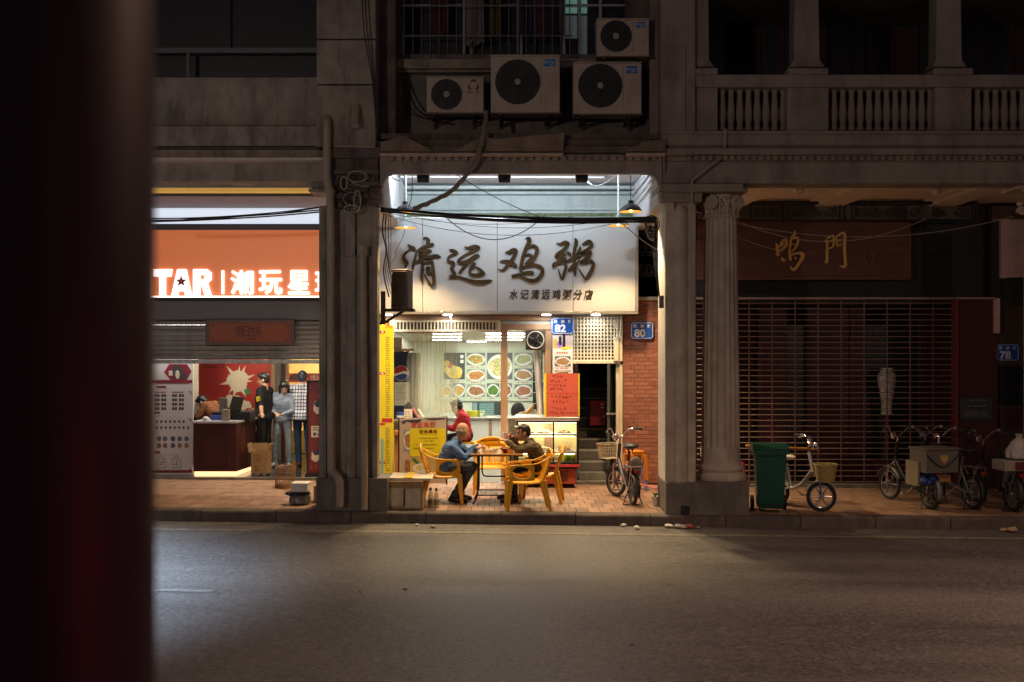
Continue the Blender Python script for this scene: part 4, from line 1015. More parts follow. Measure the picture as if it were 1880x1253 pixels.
# stair passage
st = thing('staircase', 'dark concrete staircase rising behind the cabinet into the passage', 'staircase', (X(1090, 3.6), 3.6, .15))
xs0, xs1 = X(1060, 3.6), X(1141, 3.6)
m_stair = M('dark stair concrete', (.11, .095, .085), .7, var=.25, scale=4, dirt=.4)
me_s = None
for k in range(13):
    z = .14 + .165 * (k + 1); y = 3.42 + .27 * k
    if me_s is None: mb = MB(); mb.box(xs0, xs1, 0, .30, -.165, 0); o = mb.build('step', m_stair, st, world=False, bevel=.01); me_s = o.data
    else: o = link('step', me_s, st, bevel=.01)
    o.location = (-X(1090, 3.6), y - 3.6, z - .15); mb = MB(); mb.box(xs0 + .01, xs1 - .01, -.004, .02, -.028, .003); q = mb.build('nosing', M('pale stair nosing', (.30, .27, .24), .7, var=.3), st, world=False); q.location = o.location
W = MB(); W.box(xs0 - .08, xs0, 3.4, 7.5, .1, 3.6); W.box(xs1, xs1 + .08, 3.6, 7.5, .1, 3.6); W.box(xs0, xs1, 7.4, 7.5, .1, 3.8); W.box(xs0, xs1, 3.45, 7.5, 3.55, 3.7); W.build('stair_wall', M('dingy passage wall', (.20, .18, .165), .8, var=.2), st)
mbx = thing('letter_box', 'dark red metal letter box on the passage wall beside the stairs', 'letter box', (X(1098, 4.2), 4.2, 1.0))
W = MB(); W.pbox(1083, 1112, 737, 782, 4.2, 4.5); W.build('body', M('dark red enamel', (.20, .008, .025), .4, var=.1), mbx, bevel=.008)
W = MB(); W.pbox(1103, 1107, 742, 743.4, 4.19, 4.2); W.pbox(1103, 1109, 748, 749.2, 4.19, 4.2); W.pbox(1107, 1110, 764, 765.6, 4.19, 4.2); W.build('slot', m_whitepr, mbx)
bx2 = thing('crate', 'dark red plastic crate at the foot of the passage wall', 'crate', (X(1108, 4.1), 4.1, .5))
W = MB(); W.pbox(1098, 1112, 818, 862, 4.05, 4.4); W.pbox(1097, 1113, 818, 822, 4.03, 4.42); W.build('body', M('dark red enamel'), bx2, bevel=.006)
W = MB(); W.pbox(1062, 1116, 868, 884, 3.3, 3.42); W.pbox(1058, 1118, 884.3, 892, 3.16, 3.42); ts = W.build('threshold', m_plinth, None, bevel=.01); setp(ts, 'worn concrete threshold step at the stair doorway', 'doorstep')
df = thing('door_frame', 'peeling cream door frame with an open dark steel door at the stair entrance', 'door frame', (X(1128, 3.3), 3.3, .15))
W = MB(); W.pbox(1137.5, 1143, 668.5, 886, 3.22, 3.34); W.pbox(1131, 1137, 668.5, 886, 3.27, 3.36); W.build('jamb', m_cream, df, bevel=.004)
W = MB(); W.obox(P3(1121, 778, 3.45), (.045, .55, 1.95), Matrix.Rotation(R(-12), 3, 'Z')); dr = W.build('door', M('dark green steel', (.06, .065, .055), .4, metal=.2, var=.2), df, bevel=.006)
W = MB(); W.pbox(1113, 1131, 759, 761.5, 3.14, 3.17); W.build('handle', m_steel, dr)
eb = thing('meter_box', 'pair of cream meter boxes with conduit beside the lattice grille', 'meter box', P3(1135, 645, YF - .05))
W = MB(); W.pbox(1127, 1136, 619, 663, YF - .1, YF - .02); W.pbox(1137, 1142.5, 617, 664, YF - .08, YF - .02); W.build('box', m_cream, eb, bevel=.005)
W = MB(); W.tube([P3(1133, 620, YF - .06), P3(1131, 590, YF - .06)], .014, 6); W.tube([P3(1138, 618, YF - .06), P3(1141, 582, YF - .06)], .014, 6); W.build('conduit', m_cream, eb)
# brick wall
bw = thing('brick_wall', 'red brick wall strip in running bond beside the stair doorway', 'wall', (X(1178, 3.36), 3.36, .15))
W = MB(); W.pbox(1143.2, 1232, 545, 892, 3.31, 3.5); W.build('mortar', m_mortar, bw)
W = MB(); W.pbox(1143.2, 1232, 545.5, 551, 3.24, 3.31); W.build('coping', m_cream, bw, bevel=.004)
bk = None; rowh = 7.45; kpx = 112.3
nrow = int((889 - 552) / rowh)
for j in range(nrow):
    py = 552 + rowh * (j + .5); off = [0, .5, .25][j % 3] * 27.5
    px = 1143.6 - off
    while px < 1226:
        a, b = max(px, 1143.6), min(px + 26.9, 1226)
        if b - a > 5:
            full = (b - a) > 26
            if full:
                if bk is None: mb = MB(); mb.box(-13.4 / kpx, 13.4 / kpx, -.02, .03, -.0312, .0312); o = mb.build('brick', m_brick, bw, world=False, bevel=.003, smooth=False); bk = o.data
                else: o = link('brick', bk, bw, bevel=.003)
            else:
                mb = MB(); w_ = (b - a) / 2 / kpx; mb.box(-w_, w_, -.02, .03, -.0312, .0312); o = mb.build('brick', m_brick, bw, world=False, bevel=.003, smooth=False)
            o.location = P3((a + b) / 2, py, 3.31) - Vector((X(1178, 3.36), 3.36, .15)) + Vector((0, rnd.uniform(-.004, .003), 0)); o.rotation_euler = (0, rnd.uniform(-.006, .006), 0)
        px += 27.5
W = MB(); W.pbox(1172, 1232, 398, 545, 3.3, 3.34); sc2 = W.build('scroll_panel', m_dark, None); setp(sc2, 'black iron scroll panel above the red brick wall', 'iron panel')
mb = MB()
for i in range(9):
    c = (1180 + 11 * (i % 3), 420 + 38 * (i // 3)); pts = [P3(c[0] + (8 - 6 * t / 20) * math.cos(t * .55), c[1] + (14 - 10 * t / 20) * math.sin(t * .55), 3.285) for t in range(21)]
    mb.tube(pts, .008, 5)
mb.build('scroll', M('iron scroll', (.05, .05, .055), .4, metal=.5), sc2)

# yellow price strip on the left jamb
yb = thing('price_board', 'tall yellow price board with columns of small print on the door jamb', 'price board', P3(711, 740, 2.95))
W = MB(); W.pbox(680, 722.5, 597, 872, 2.95, 2.99); W.build('board', m_yell, yb, bevel=.003)
mb = MB(); tiny_rows(mb, 708, 716, 618, 766, 2.95, 44, ch=1.7, cw=1.9, gap=.8, seed=1, jag=.02); tiny_rows(mb, 708, 716, 784, 866, 2.95, 25, ch=1.7, cw=1.9, gap=.8, seed=8, jag=.02); mb.build('lettering', m_ink, yb, smooth=False)
for a in ((697, 707, 607.7, 612.3), (697, 707, 683.7, 688.3), (697, 707, 777.2, 781), (697, 707, 847.7, 852.3), (701, 720.5, 768.5, 776)): mb = MB(); mb.pbox(*a, 2.948, 2.95); mb.build('tab', m_redpr, yb, smooth=False)
mb = MB(); mb.pbox(699, 704, 806, 872, 2.946, 2.95); mb.build('blue_strip', paint('pale blue strip', (.22, .48, .50)), yb, smooth=False)
mb = MB(); mb.pbox(700.5, 704, 608.8, 611.2, 2.945, 2.948); mb.pbox(700, 704, 684.8, 687.2, 2.945, 2.948); mb.build('tab_print', m_whitepr, yb, smooth=False)
mb = MB()
for st_ in ([(4, 4, 2), (7, 7, 3), (5, 12, 1)], [(12, 2, 2), (11, 8, 3), (4, 14, 1)], [(10, 7, 2), (14, 12, 3), (17, 14, 1)], [(14, 3, 1), (16, 6, 2.5), (15, 8, 1)]): brush(mb, st_, 703, 588, 1.0, 2.95, .003, 1)
mb.build('emblem', paint('orange print', (.72, .22, .02)), yb, smooth=False)

# folding menu board standing on the pavement
YA = 2.2
ab = thing('menu_stand', 'standing menu board with yellow breakfast panel behind the man in blue', 'menu stand', P3(777, 885, YA))
W = MB(); W.prism([(X(733, YA), Z(888, YA)), (X(818, YA), Z(888, YA)), (X(819.5, YA), Z(766, YA)), (X(733.5, YA), Z(770, YA))], YA, YA + .05); W.build('panel', paint('beige print', (.50, .42, .36)), ab, bevel=.003)
W = MB(); W.tube([P3(732, 890, YA + .02), P3(732.5, 770, YA + .02), P3(820.5, 765.5, YA + .02), P3(820, 890, YA + .02)], .014, 6); W.build('frame', m_dark, ab)
mb = MB()
for poly in ([(740, 772), (775, 770), (772, 774), (765, 778), (752, 776)], [(736, 774), (747, 773), (742, 780), (738, 777)], [(778, 768.5), (818, 767), (818, 770), (790, 772)]): mb.prism([(X(a, YA), Z(b, YA)) for a, b in poly], YA - .0015, YA)
mb.build('ink_wash', paint('ink wash', (.05, .05, .10)), ab, smooth=False)
mb = MB()
for k, ch in enumerate('清远鸡粥'): ptext(mb, ch, 754.5 + k * 11.6, 764 + k * 11.6, 776 - k * .3, 786 - k * .3, YA, .003, bold=.02, shear=.1)
mb.build('title', paint('vermilion', (.58, .07, .04)), ab, smooth=False)
photo(ab, 741, 762, 789, 827, YA - .001, f_beef, 1.04, seed=1, fr=.42); photo(ab, 742, 756, 838, 874, YA - .001, f_stew, .0, bgm=paint('pinkish print', (.55, .40, .36)), seed=3, fr=.44)
yp = YA - .006
W = MB(); W.pbox(752.5, 818, 787, 838, yp - .004, yp); yw = W.build('yellow_panel', m_yell, ab, smooth=False)
mb = MB()
for k, ch in enumerate('特价早餐'): ptext(mb, ch, 770 + k * 8.5, 777.6 + k * 8.5, 789.5, 796.5, yp - .004, .003, bold=.035)
mb.build('title', m_maroon, yw, smooth=False)
mb = MB(); tiny_rows(mb, 770, 806, 802, 808, yp - .004, 1, ch=1.8, cw=1.8, seed=2, jag=.1); tiny_rows(mb, 780, 797, 808, 812, yp - .004, 1, ch=1.8, cw=1.8, seed=3, jag=.1); tiny_rows(mb, 759, 806, 815, 819, yp - .004, 1, ch=1.8, cw=1.6, gap=.7, seed=4, jag=.02); tiny_rows(mb, 760, 800, 821.5, 825.5, yp - .004, 1, ch=1.8, cw=1.6, gap=.7, seed=6, jag=.02); mb.build('lettering', m_ink, yw, smooth=False)
W = MB(); W.pbox(753, 818, 838.4, 876, yp - .003, yp); pic = W.build('picture', food('warm print', (.56, .42, .20), (.60, .46, .18), (.46, .34, .16), 8), ab, smooth=False)
mb = MB(); mb.mi = 0; disc(mb, 764, 848, 10, 3, yp, .005, rot=-.8); mb.mi = 1; disc(mb, 774, 860, 16, 9, yp, .006); mb.mi = 2; disc(mb, 774, 859, 11, 5.5, yp, .0075, wob=.1, seed=3)
mb.build('bowl_picture', [paint('leek green', (.06, .2, .03)), m_plate, f_congee], pic, smooth=False)
# orange ledge things between price board and stand
W = MB(); W.pbox(722.5, 735, 792, 800, 2.6, 2.9); W.pbox(724, 734, 800.5, 886, 2.66, 2.9); o = W.build('side_shelf', M('orange side shelf', (.50, .20, .03), .5, dirt=.5), None, bevel=.004); setp(o, 'small orange shelf unit between the yellow price board and the menu stand', 'shelf')

# ------------------------------------------------------------------ glass display cabinet with trays
YD = 2.62
zf = walk_z(X(1010, YD)) + .05
dc = thing('display_cabinet', 'refrigerated glass display cabinet of dishes on a red base beside the stairs', 'display cabinet', (X(1010, YD), YD, walk_z(X(1010, YD))))
W = MB(); W.pbox(950, 1057, 861, 889, YD + .06, YD + .7); W.build('base', M('red cabinet enamel', (.42, .075, .045), .35, var=.08), dc, bevel=.008)
W = MB(); W.pbox(945, 1064.5, 853.5, 858, YD - .02, YD + .72); W.build('trim', M('bright red trim', (.52, .04, .05), .35), dc, bevel=.003)
W = MB(); W.pbox(948, 1062, 858.2, 861, YD + .03, YD + .7); W.pbox(948, 1063, 848.5, 853.3, YD, YD + .7); W.pbox(1014.5, 1017.5, 776, 848.4, YD + .01, YD + .05); W.pbox(1058.5, 1063, 774, 848.4, YD + .01, YD + .05); W.pbox(948, 952, 774, 848.4, YD + .01, YD + .05); W.pbox(948, 1063, 773, 776.4, YD + .012, YD + .06); W.build('frame', M('black cabinet frame', (.014, .014, .018), .3), dc, bevel=.003)
W = MB(); W.pbox(946, 1064, 766.5, 772.7, YD - .02, YD + .72); W.build('top', m_steel, dc, bevel=.004)
W = MB(); W.pbox(948, 1063, 774, 848, YD + .66, YD + .7); W.build('back_panel', M('cream back panel', (.72, .62, .34), .5, var=.1), dc)
W = MB(); W.box(X(949, YD) + .02, X(1062, YD) - .02, YD + .1, YD + .6, Z(776.2, YD) - .012, Z(776.2, YD)); W.build('lamp_strip', M('lit cabinet strip', (.9, .8, .6), .4, emit=(1, .84, .5), estr=9), dc)
for py in (797, 829):
    W = MB(); W.pbox(953, 1058, py, py + 4, YD + .1, YD + .5); sh = W.build('shelf', m_steel, dc, bevel=.003)
    W = MB(); W.pbox(956, 1055, py + 4.3, py + 5.2, YD + .12, YD + .3); W.build('lamp_strip', M('lit cabinet strip'), dc)  # strip added under each shelf to brighten the trays
for k in range(2):
    mb = MB(); 
    for i in range(5):
        a = (i - 2) * 4.2; cxp = 970 if k else 1034
        mb.tube([P3(cxp - 9, 866 + i * 4 - 2, YD + .06), P3(cxp, 868 + i * 4, YD + .055), P3(cxp + 9, 866 + i * 4 - 2, YD + .06)], .008, 5)
    mb.build('vent_grille', m_dark, dc)
W = MB()
for px in (955, 1052):
    W.lathe([(.03, -.02), (.03, .02)], (X(px, YD) , YD + .15, walk_z(X(px, YD)) + .031), 14, 'X')
W.build('caster', m_black, dc)
gl = M('cabinet glass', (1, 1, 1), .03, var=0)
nt = gl.node_tree; N = nt.nodes; L = nt.links; g1 = N.new('ShaderNodeBsdfGlossy'); g1.inputs['Roughness'].default_value = .04; t1 = N.new('ShaderNodeBsdfTransparent'); fz = N.new('ShaderNodeFresnel'); fz.inputs[0].default_value = 1.5; ms = N.new('ShaderNodeMixShader')
L.new(fz.outputs[0], ms.inputs[0]); L.new(t1.outputs[0], ms.inputs[1]); L.new(g1.outputs[0], ms.inputs[2]); L.new(ms.outputs[0], N['Material Output'].inputs[0])
for a, b in ((952.2, 1014.3), (1017.7, 1058.3)):
    W = MB(); W.pbox(a, b, 776.6, 848.2, YD + .022, YD + .028); W.build('pane', gl, dc, smooth=False)
tray_lab = {}
foods = [food('noodle dish', (.55, .40, .16), (.50, .20, .08), (.60, .50, .25), 45), food('dumplings', (.62, .52, .34), (.50, .30, .14), (.60, .5, .4), 40), food('braised dish', (.32, .12, .05), (.5, .3, .12), (.2, .07, .03), 45)]
n_ = 0
for (py, row) in ((797, 'upper'), (829, 'middle')):
    for k, px in enumerate((968, 997, 1036)):
        zb_ = Z(py, YD + .1) ; c = (X(px, YD + .3), YD + .32, Z(py, YD + .1) + .001)
        t = thing('food_tray', ['white tray of noodles', 'white tray of dumplings', 'white tray of braised meat'][(n_) % 3] + (' on the %s shelf of the glass cabinet' % row), 'food tray', c)
        mb = MB(); mb.lathe([(.09, 0), (.13, .018), (.128, .02), (.085, .006)], seg=20); mb.build('dish', m_white, t, world=False)
        mb = MB()
        for i in range(22): mb.ell((rnd.uniform(-.085, .085), rnd.uniform(-.085, .085), .018 + rnd.uniform(0, .03)), (.03, .022, .015), 7, 5, Matrix.Rotation(rnd.uniform(0, 3), 3, 'Z'))
        mb.build('food', foods[n_ % 3], t, world=False); n_ += 1
t = thing('basket', 'yellow green plastic basket in the bottom of the glass cabinet', 'basket', (X(1042, YD + .3), YD + .3, Z(848.5, YD)))
mb = MB(); mb.lathe([(.13, 0), (.165, .10), (.158, .10), (.122, .01)], seg=24); mb.build('bowl', paint('lime plastic', (.45, .55, .03), .35), t, world=False); mb = MB()
for i in range(14): mb.ell((rnd.uniform(-.1, .1), rnd.uniform(-.1, .1), .07 + rnd.uniform(0, .03)), (.03, .03, .03), 7, 5)
mb.build('greens', f_green, t, world=False)
W = MB(); W.pbox(1003, 1014, 840, 848.3, YD + .15, YD + .5); o = W.build('tub', paint('orange tub', (.6, .2, .06)), None, bevel=.006); setp(o, 'orange plastic tub in the bottom of the glass cabinet', 'tub')
# red hand written notice standing on the cabinet
rp = thing('notice', 'red hand written notice with yellow edges standing on the glass cabinet', 'notice', P3(1032, 766, YD + .1))
W = MB(); W.pbox(1002, 1062.5, 686, 765.5, YD + .09, YD + .1); W.build('sheet', M('vermilion paper', (.56, .105, .07), .6, var=.08, scale=5), rp, smooth=False)
W = MB(); W.pbox(999, 1003, 686, 765, YD + .085, YD + .101); W.pbox(1061.8, 1064, 686, 765, YD + .085, YD + .101); W.build('edging', m_yell, rp, smooth=False)
W = MB(); W.pbox(1003, 1062, 722, 723.2, YD + .0885, YD + .0898); W.build('fold', paint('fold red', (.5, .06, .035)), rp, smooth=False)
mb = MB(); r_ = random.Random(5); yn = YD + .09
def scrawl(mb, px, py, w, h, r):
    for q in range(r.choice((3, 4, 5))):
        a = (px + r.uniform(0, w), py + r.uniform(0, h)); L_ = r.uniform(.4, .9)
        if r.random() < .55: pts = [(a[0] - w * L_ / 2, a[1], .6), (a[0], a[1] - .4, .9), (a[0] + w * L_ / 2, a[1] - .6, .5)]
        else: pts = [(a[0], a[1] - h * L_ / 2, .6), (a[0] + .3, a[1], .9), (a[0] - .8, a[1] + h * L_ / 2, .4)]
        brush(mb, pts, 0, 0, 1, yn, .001, q * .15)
for (x0, y0, n, w, h) in ((1014, 689, 3, 5, 5), (1010, 697, 4, 5.5, 5.5), (1008, 706, 5, 4, 4), (1009, 713, 4, 4.5, 4.5), (1011, 727, 6, 4.5, 4.5), (1014, 736, 5, 4, 4), (1013, 748, 4, 5, 5), (1008, 757, 9, 4, 4)):
    for i in range(n): scrawl(mb, x0 + i * (w + 2.4), y0, w, h, r_)
mb.build('lettering', m_maroon, rp, smooth=False)

# ------------------------------------------------------------------ right hand shop: wooden sign, iron frieze, roller grille
YR = 3.0
ws = thing('wooden_sign', 'dark wooden shop sign with two large gold characters above the roller grille', 'sign', P3(1510, 460, YR))
W = MB(); W.pbox(1280, 1672, 406, 513, YR, YR + .06)
W.build('board', m_wood, ws, bevel=.006)
W = MB(); W.pbox(1280, 1673, 404, 408.5, YR - .02, YR + .07); W.pbox(1280, 1673, 509, 514, YR - .02, YR + .07); W.pbox(1668, 1673, 408.6, 508.8, YR - .02, YR + .07); W.build('frame', M('reddish frame wood', (.13, .035, .022), .45, var=.2), ws, bevel=.006)
D1 = [[(165,250,12),(178,320,26),(185,405,30)], [(190,300,14),(250,222,26),(288,212,22),(282,285,24),(200,350,18)], [(200,300,8),(240,270,14),(270,255,8)], [(385,95,10),(395,130,26),(345,200,22),(330,300,22),(330,400,25),(342,462,18)], [(332,212,16),(415,180,22),(430,225,26),(402,300,24),(350,352,16)], [(345,268,10),(392,258,16)], [(330,402,18),(420,372,22),(490,392,30),(460,470,30),(382,575,26),(335,535,8)], [(228,425,10),(250,460,22),(278,455,8)], [(388,420,14),(412,442,18)]]
D2 = [[(768,210,18),(790,240,20),(790,350,22),(786,482,22),(752,465,6)], [(788,190,14),(850,160,18),(872,170,18),(862,290,18),(800,312,10)], [(800,230,12),(858,214,14)], [(900,160,14),(915,290,16)], [(905,172,14),(1000,125,22),(1002,300,26),(1010,430,26),(1010,535,28),(945,528,6)], [(915,215,12),(978,204,12)], [(912,290,14),(972,262,12)]]
D3 = [[(1215,310,6),(1220,340,14),(1195,360,6)], [(1245,320,8),(1252,345,8)], [(1280,318,6),(1272,350,8)], [(1200,420,8),(1240,405,10),(1275,400,6)], [(1240,385,8),(1238,440,12),(1200,465,6)], [(1245,430,8),(1275,505,6)], [(1300,400,6),(1340,380,10),(1352,430,10),(1345,495,5)], [(1310,440,6),(1335,425,8)]]
for q, (strokes, mm) in enumerate(((D1, m_gold), (D2, m_gold), (D3, M('faded gold', (.20, .12, .04), .5)))):
    mb = MB()
    for k, s_ in enumerate(strokes): brush(mb, [(p, q_, w * 1.35) for p, q_, w in s_], 1400, 410, 6.714, YR - .002, .03, k)
    mb.build('character', mm, ws, smooth=False)
# iron frieze: framed scroll panels
fz_ = thing('iron_frieze', 'black wrought iron scroll frieze above the wooden sign', 'ironwork', P3(1570, 388, 2.7))
W = MB(); W.pbox(1280, 1795, 369, 375.5, 2.68, 2.74); W.pbox(1280, 1795, 402, 405, 2.68, 2.74)
for px in (1350, 1379, 1440, 1447, 1543, 1565, 1650, 1656, 1786, 1792): W.pbox(px - 1.6, px + 1.6, 375.6, 401.9, 2.69, 2.73)
W.build('frame', m_dark, fz_)
W = MB(); W.pbox(1280, 1795, 376, 402, 2.9, 2.92); W.build('back_board', M('grey back board', (.12, .105, .095), .7), fz_)
for (a, b) in ((1381, 1438), (1449, 1541), (1567, 1648), (1658, 1784)):
    n = 3 if b - a > 70 else 2
    for i in range(n):
        c = a + (b - a) * (i + .5) / n; s_ = 1 if i % 2 else -1; mb = MB()
        pts = [P3(c + s_ * (11 - 9 * t / 22) * math.cos(t * .5), 389 + (9.5 - 7.5 * t / 22) * math.sin(t * .5), 2.71) for t in range(23)]
        mb.tube(pts, .011, 5); pts = [P3(c - s_ * 11 + s_ * 5 * t / 6, 398 - t * 3.6, 2.71) for t in range(7)]; mb.tube(catmull([tuple(p) for p in pts], 2), .008, 5); mb.build('scroll', m_dark, fz_)
gr = thing('roller_grille', 'closed see-through roller grille of thin horizontal rods in front of the dark shop', 'roller grille', P3(1550, 720, 3.3))
W = MB(); W.pbox(1216, 1828, 546, 550, 3.2, 3.4); W.build('head_bar', M('worn pinkish steel', (.40, .29, .25), .5, metal=.3), gr, bevel=.004)
rod = None; m_rod = M('tarnished rod', (.42, .31, .27), .5, metal=.4, var=.15)
x0_, x1_ = X(1279, 3.3), X(1752, 3.3)
for k in range(33):
    py = 557 + k * 10.25
    if rod is None: mb = MB(); mb.tube([(x0_ - X(1550, 3.3), 0, 0), (x1_ - X(1550, 3.3), 0, 0)], .0075, 6); o = mb.build('rod', m_rod, gr, world=False); rod = o.data
    else: o = link('rod', rod, gr)
    o.location = (0, 0, Z(py, 3.3) - Z(720, 3.3))
lk = None
for k in range(12):
    px = 1291 + k * 42.2
    if lk is None: mb = MB(); mb.box(-.009, .009, -.012, .012, Z(888, 3.3) - Z(720, 3.3), Z(551, 3.3) - Z(720, 3.3)); o = mb.build('link_strip', M('pinkish link strip', (.20, .10, .09), .45, metal=.3), gr, world=False); lk = o.data
    else: o = link('link_strip', lk, gr)
    o.location = (X(px, 3.3) - X(1550, 3.3), 0, 0)
W = MB(); W.pbox(1752, 1760, 551, 892, 3.22, 3.36); W.build('guide_post', m_redpost, gr, bevel=.004)
W = MB(); W.pbox(1279, 1752, 887, 892, 3.25, 3.35); W.build('bottom_bar', m_dark, gr)
# dark interior behind the grille
ri = thing('shop_interior', 'dim interior of the closed shop with dark red timber panels', 'shop interior', P3(1530, 720, 4.6))
W = MB(); W.box(X(1230, 3.4), X(1760, 3.4), 5.2, 5.3, 0, 3.2); W.box(X(1230, 3.4), X(1230, 3.4) + .1, 3.45, 5.2, 0, 3.2); W.box(X(1762, 3.4) , X(1762, 3.4) + .1, 3.45, 5.2, 0, 3.2); W.box(X(1230, 3.4), X(1770, 3.4), 3.45, 5.3, 3.2, 3.3); W.build('wall', M('dark plum wall'), ri)
for a, b in ((1279, 1330), (1392, 1446), (1480, 1562), (1562, 1590), (1688, 1752)):
    W = MB(); W.pbox(a, b, 560, 870, 4.3 + .05 * (b % 3), 4.42); W.build('timber_panel', m_redwood, ri, bevel=.01)
W = MB(); W.pbox(1446, 1480, 600, 870, 4.5, 4.54); W.pbox(1590, 1688, 600, 845, 4.5, 4.54); W.build('glass', m_glassD, ri)
W = MB(); W.pbox(1560, 1690, 845.5, 890, 3.8, 4.4); W.build('plinth_box', m_redwood, ri, bevel=.01)
va = thing('vase', 'tall pale patterned vase standing behind the roller grille', 'vase', P3(1628, 846, 4.1))
k_ = (DIST + 4.1) / FPX
mb = MB(); mb.lathe([(11 * k_, 0), (12 * k_, 8 * k_), (8 * k_, 30 * k_), (8 * k_, 84 * k_)], seg=20); mb.build('stand', m_redwood, va, world=False)
mb = MB(); mb.lathe([(11 * k_, 84 * k_), (9 * k_, 92 * k_), (10 * k_, 110 * k_), (15 * k_, 135 * k_), (17 * k_, 150 * k_), (15 * k_, 160 * k_), (10 * k_, 165 * k_), (12 * k_, 170 * k_), (9 * k_, 170 * k_), (7 * k_, 160 * k_)], seg=24); mb.build('body', M('glazed porcelain', (.62, .60, .52), .25, var=.5, scale=14), va, world=False)
fl_r = sheet('shop_floor', X(1216, 3.4), 13, 3.36, 6, lambda x: walk_z(x) - .004, M('dark floor', (.05, .04, .04), .3), nx=4)
W = MB(); W.pbox(1352, 1762, 889, 906, 3.12, 3.24); o = W.build('threshold', m_plinth, None, bevel=.01); setp(o, 'dark stone threshold below the roller grille', 'doorstep')
# right end: dark red wall, plaque, next door
rw = thing('wall', 'dark red painted wall beside the roller grille', 'wall', P3(1792, 700, 3.3))
W = MB(); W.pbox(1760.5, 1830, 550.5, 900, 3.28, 3.5); W.build('panel', M('dark red plaster', (.075, .017, .017), .7, var=.15), rw)
W = MB(); W.pbox(1820, 1834, 404, 545.5, 3.1, 3.4); W.build('dark_post', m_dark, rw)
pq = thing('plaque', 'small dark metal plaque with lines of engraved print on the red wall', 'plaque', P3(1793, 752, 3.26))
W = MB(); W.pbox(1762, 1823, 731, 772, 3.255, 3.279); W.build('plate', M('dark bronze plate', (.06, .065, .07), .35, metal=.5, var=.2), pq, bevel=.004)
mb = MB(); tiny_rows(mb, 1776, 1812, 733, 738, 3.255, 1, ch=2.6, cw=2.6, seed=11, jag=.02); tiny_rows(mb, 1776, 1812, 743, 748, 3.255, 1, ch=2.6, cw=2.6, seed=12, jag=.02); tiny_rows(mb, 1770, 1816, 754, 766, 3.255, 3, ch=1.6, cw=2, seed=13, jag=.05); mb.build('lettering', M('dull brass', (.30, .26, .17), .4, metal=.5), pq, smooth=False)
nd = thing('shophouse', 'end of the neighbouring pink and brown shop front at the edge of the view', 'building', P3(1890, 640, 3.3))
W = MB(); W.prism([(X(1822, 3.2), Z(512, 3.2)), (X(2300, 3.2), Z(485, 3.2)), (X(2300, 3.2), Z(403, 3.2)), (X(1822, 3.2), Z(403, 3.2))], 3.2, 3.4); W.build('pink_wall', m_pink, nd)
W = MB(); W.pbox(1822, 2300, 378, 402.6, 3.15, 3.4); W.pbox(1828, 2300, 512, 900, 3.45, 3.6); W.build('brown_wall', M('dark brown boards', (.08, .045, .025), .6, var=.2), nd)
W = MB(); W.pbox(1827, 1836, 548, 612, 3.2, 3.4); W.build('pale_strip', m_pink, nd)
W = MB(); W.pbox(1836, 2300, 672, 745, 3.42, 3.448); wi = W.build('window', m_glassD, nd)
for k in range(14):
    mb = MB(); mb.tube([P3(1838 + k * 5.4, 672, 3.38), P3(1838 + k * 5.4, 745, 3.38)], .008, 5); mb.build('bar', m_dark, wi)
W = MB(); W.pbox(1836, 2300, 752, 785, 3.40, 3.449); W.build('red_panel', m_redwood, nd, bevel=.006)
number_plate('78', 1829, 1871, 632, 663, 3.4, 'dim blue number 78 plate above the barred window')
cp = thing('pilaster', 'carved capital of the next pillar at the edge of the view', 'pilaster', P3(1885, 370, .3))
W = MB(); W.pbox(1910, 1960, 397, 900, .3, .8); W.build('shaft', m_column, cp)
mb = MB()
for k in range(22): mb.ell(P3(1875 + rnd.uniform(-7, 60), rnd.uniform(345, 394), .3), (.05, .06, .04), 8, 6)
mb.pbox(1872, 1960, 338, 346, .22, .8); mb.build('capital', m_column, cp)
for k, px in enumerate((1466, 1717)):
    p = P3(px, 338, 1.6); p.z = zs - .0
    mb = MB(); mb.lathe([(.03, -.09), (.075, -.06), (.09, -.02), (.08, 0)], p, 16); setp(mb.build('ceiling_lamp', m_white), ['unlit round lamp on the arcade soffit nearer the fluted column', 'unlit round lamp on the arcade soffit farther from the fluted column'][k], 'ceiling lamp', group='unlit soffit lamps')
# ------------------------------------------------------------------ people
m_skin = M('skin', (.50, .27, .17), .5, var=.08, scale=8); m_skinB = M('tanned skin', (.46, .25, .15), .5, var=.1, scale=8)
m_hair = M('black hair', (.014, .012, .012), .38, var=.3, scale=40); m_hairG = M('grey stubble', (.30, .25, .20), .7, var=.2, scale=60)
m_eye = M('dark eye', (.01, .008, .008), .2, var=0); m_lip = M('lips', (.33, .12, .09), .5, var=.05)
m_shoe = M('dark brown shoe', (.035, .02, .016), .4, var=.2); m_sneak = M('pale trainer', (.62, .60, .58), .6)
def cloth(name, c, **k): return M(name, c, .9, var=k.pop('var', .16), scale=k.pop('scale', 5), bump=.35, bscale=220, spec=.2, **k)
m_denimJ = cloth('blue denim jacket', (.085, .16, .34), var=.42, scale=9); m_greyT = cloth('charcoal trousers', (.085, .085, .10), var=.3); m_olive = cloth('dark olive jacket', (.10, .075, .045), var=.45, scale=9)
m_blackC = cloth('black cotton', (.014, .014, .017)); m_navyT = cloth('navy trousers', (.012, .013, .022)); m_redJ = cloth('red padded jacket', (.45, .035, .05)); m_brownJ = cloth('rust brown jumper', (.22, .09, .045))
m_hood = cloth('grey blue hoodie', (.26, .32, .42)); m_jeanL = cloth('washed pale jeans', (.34, .40, .48), var=.3); m_jeanD = cloth('dark blue jeans', (.03, .06, .13))
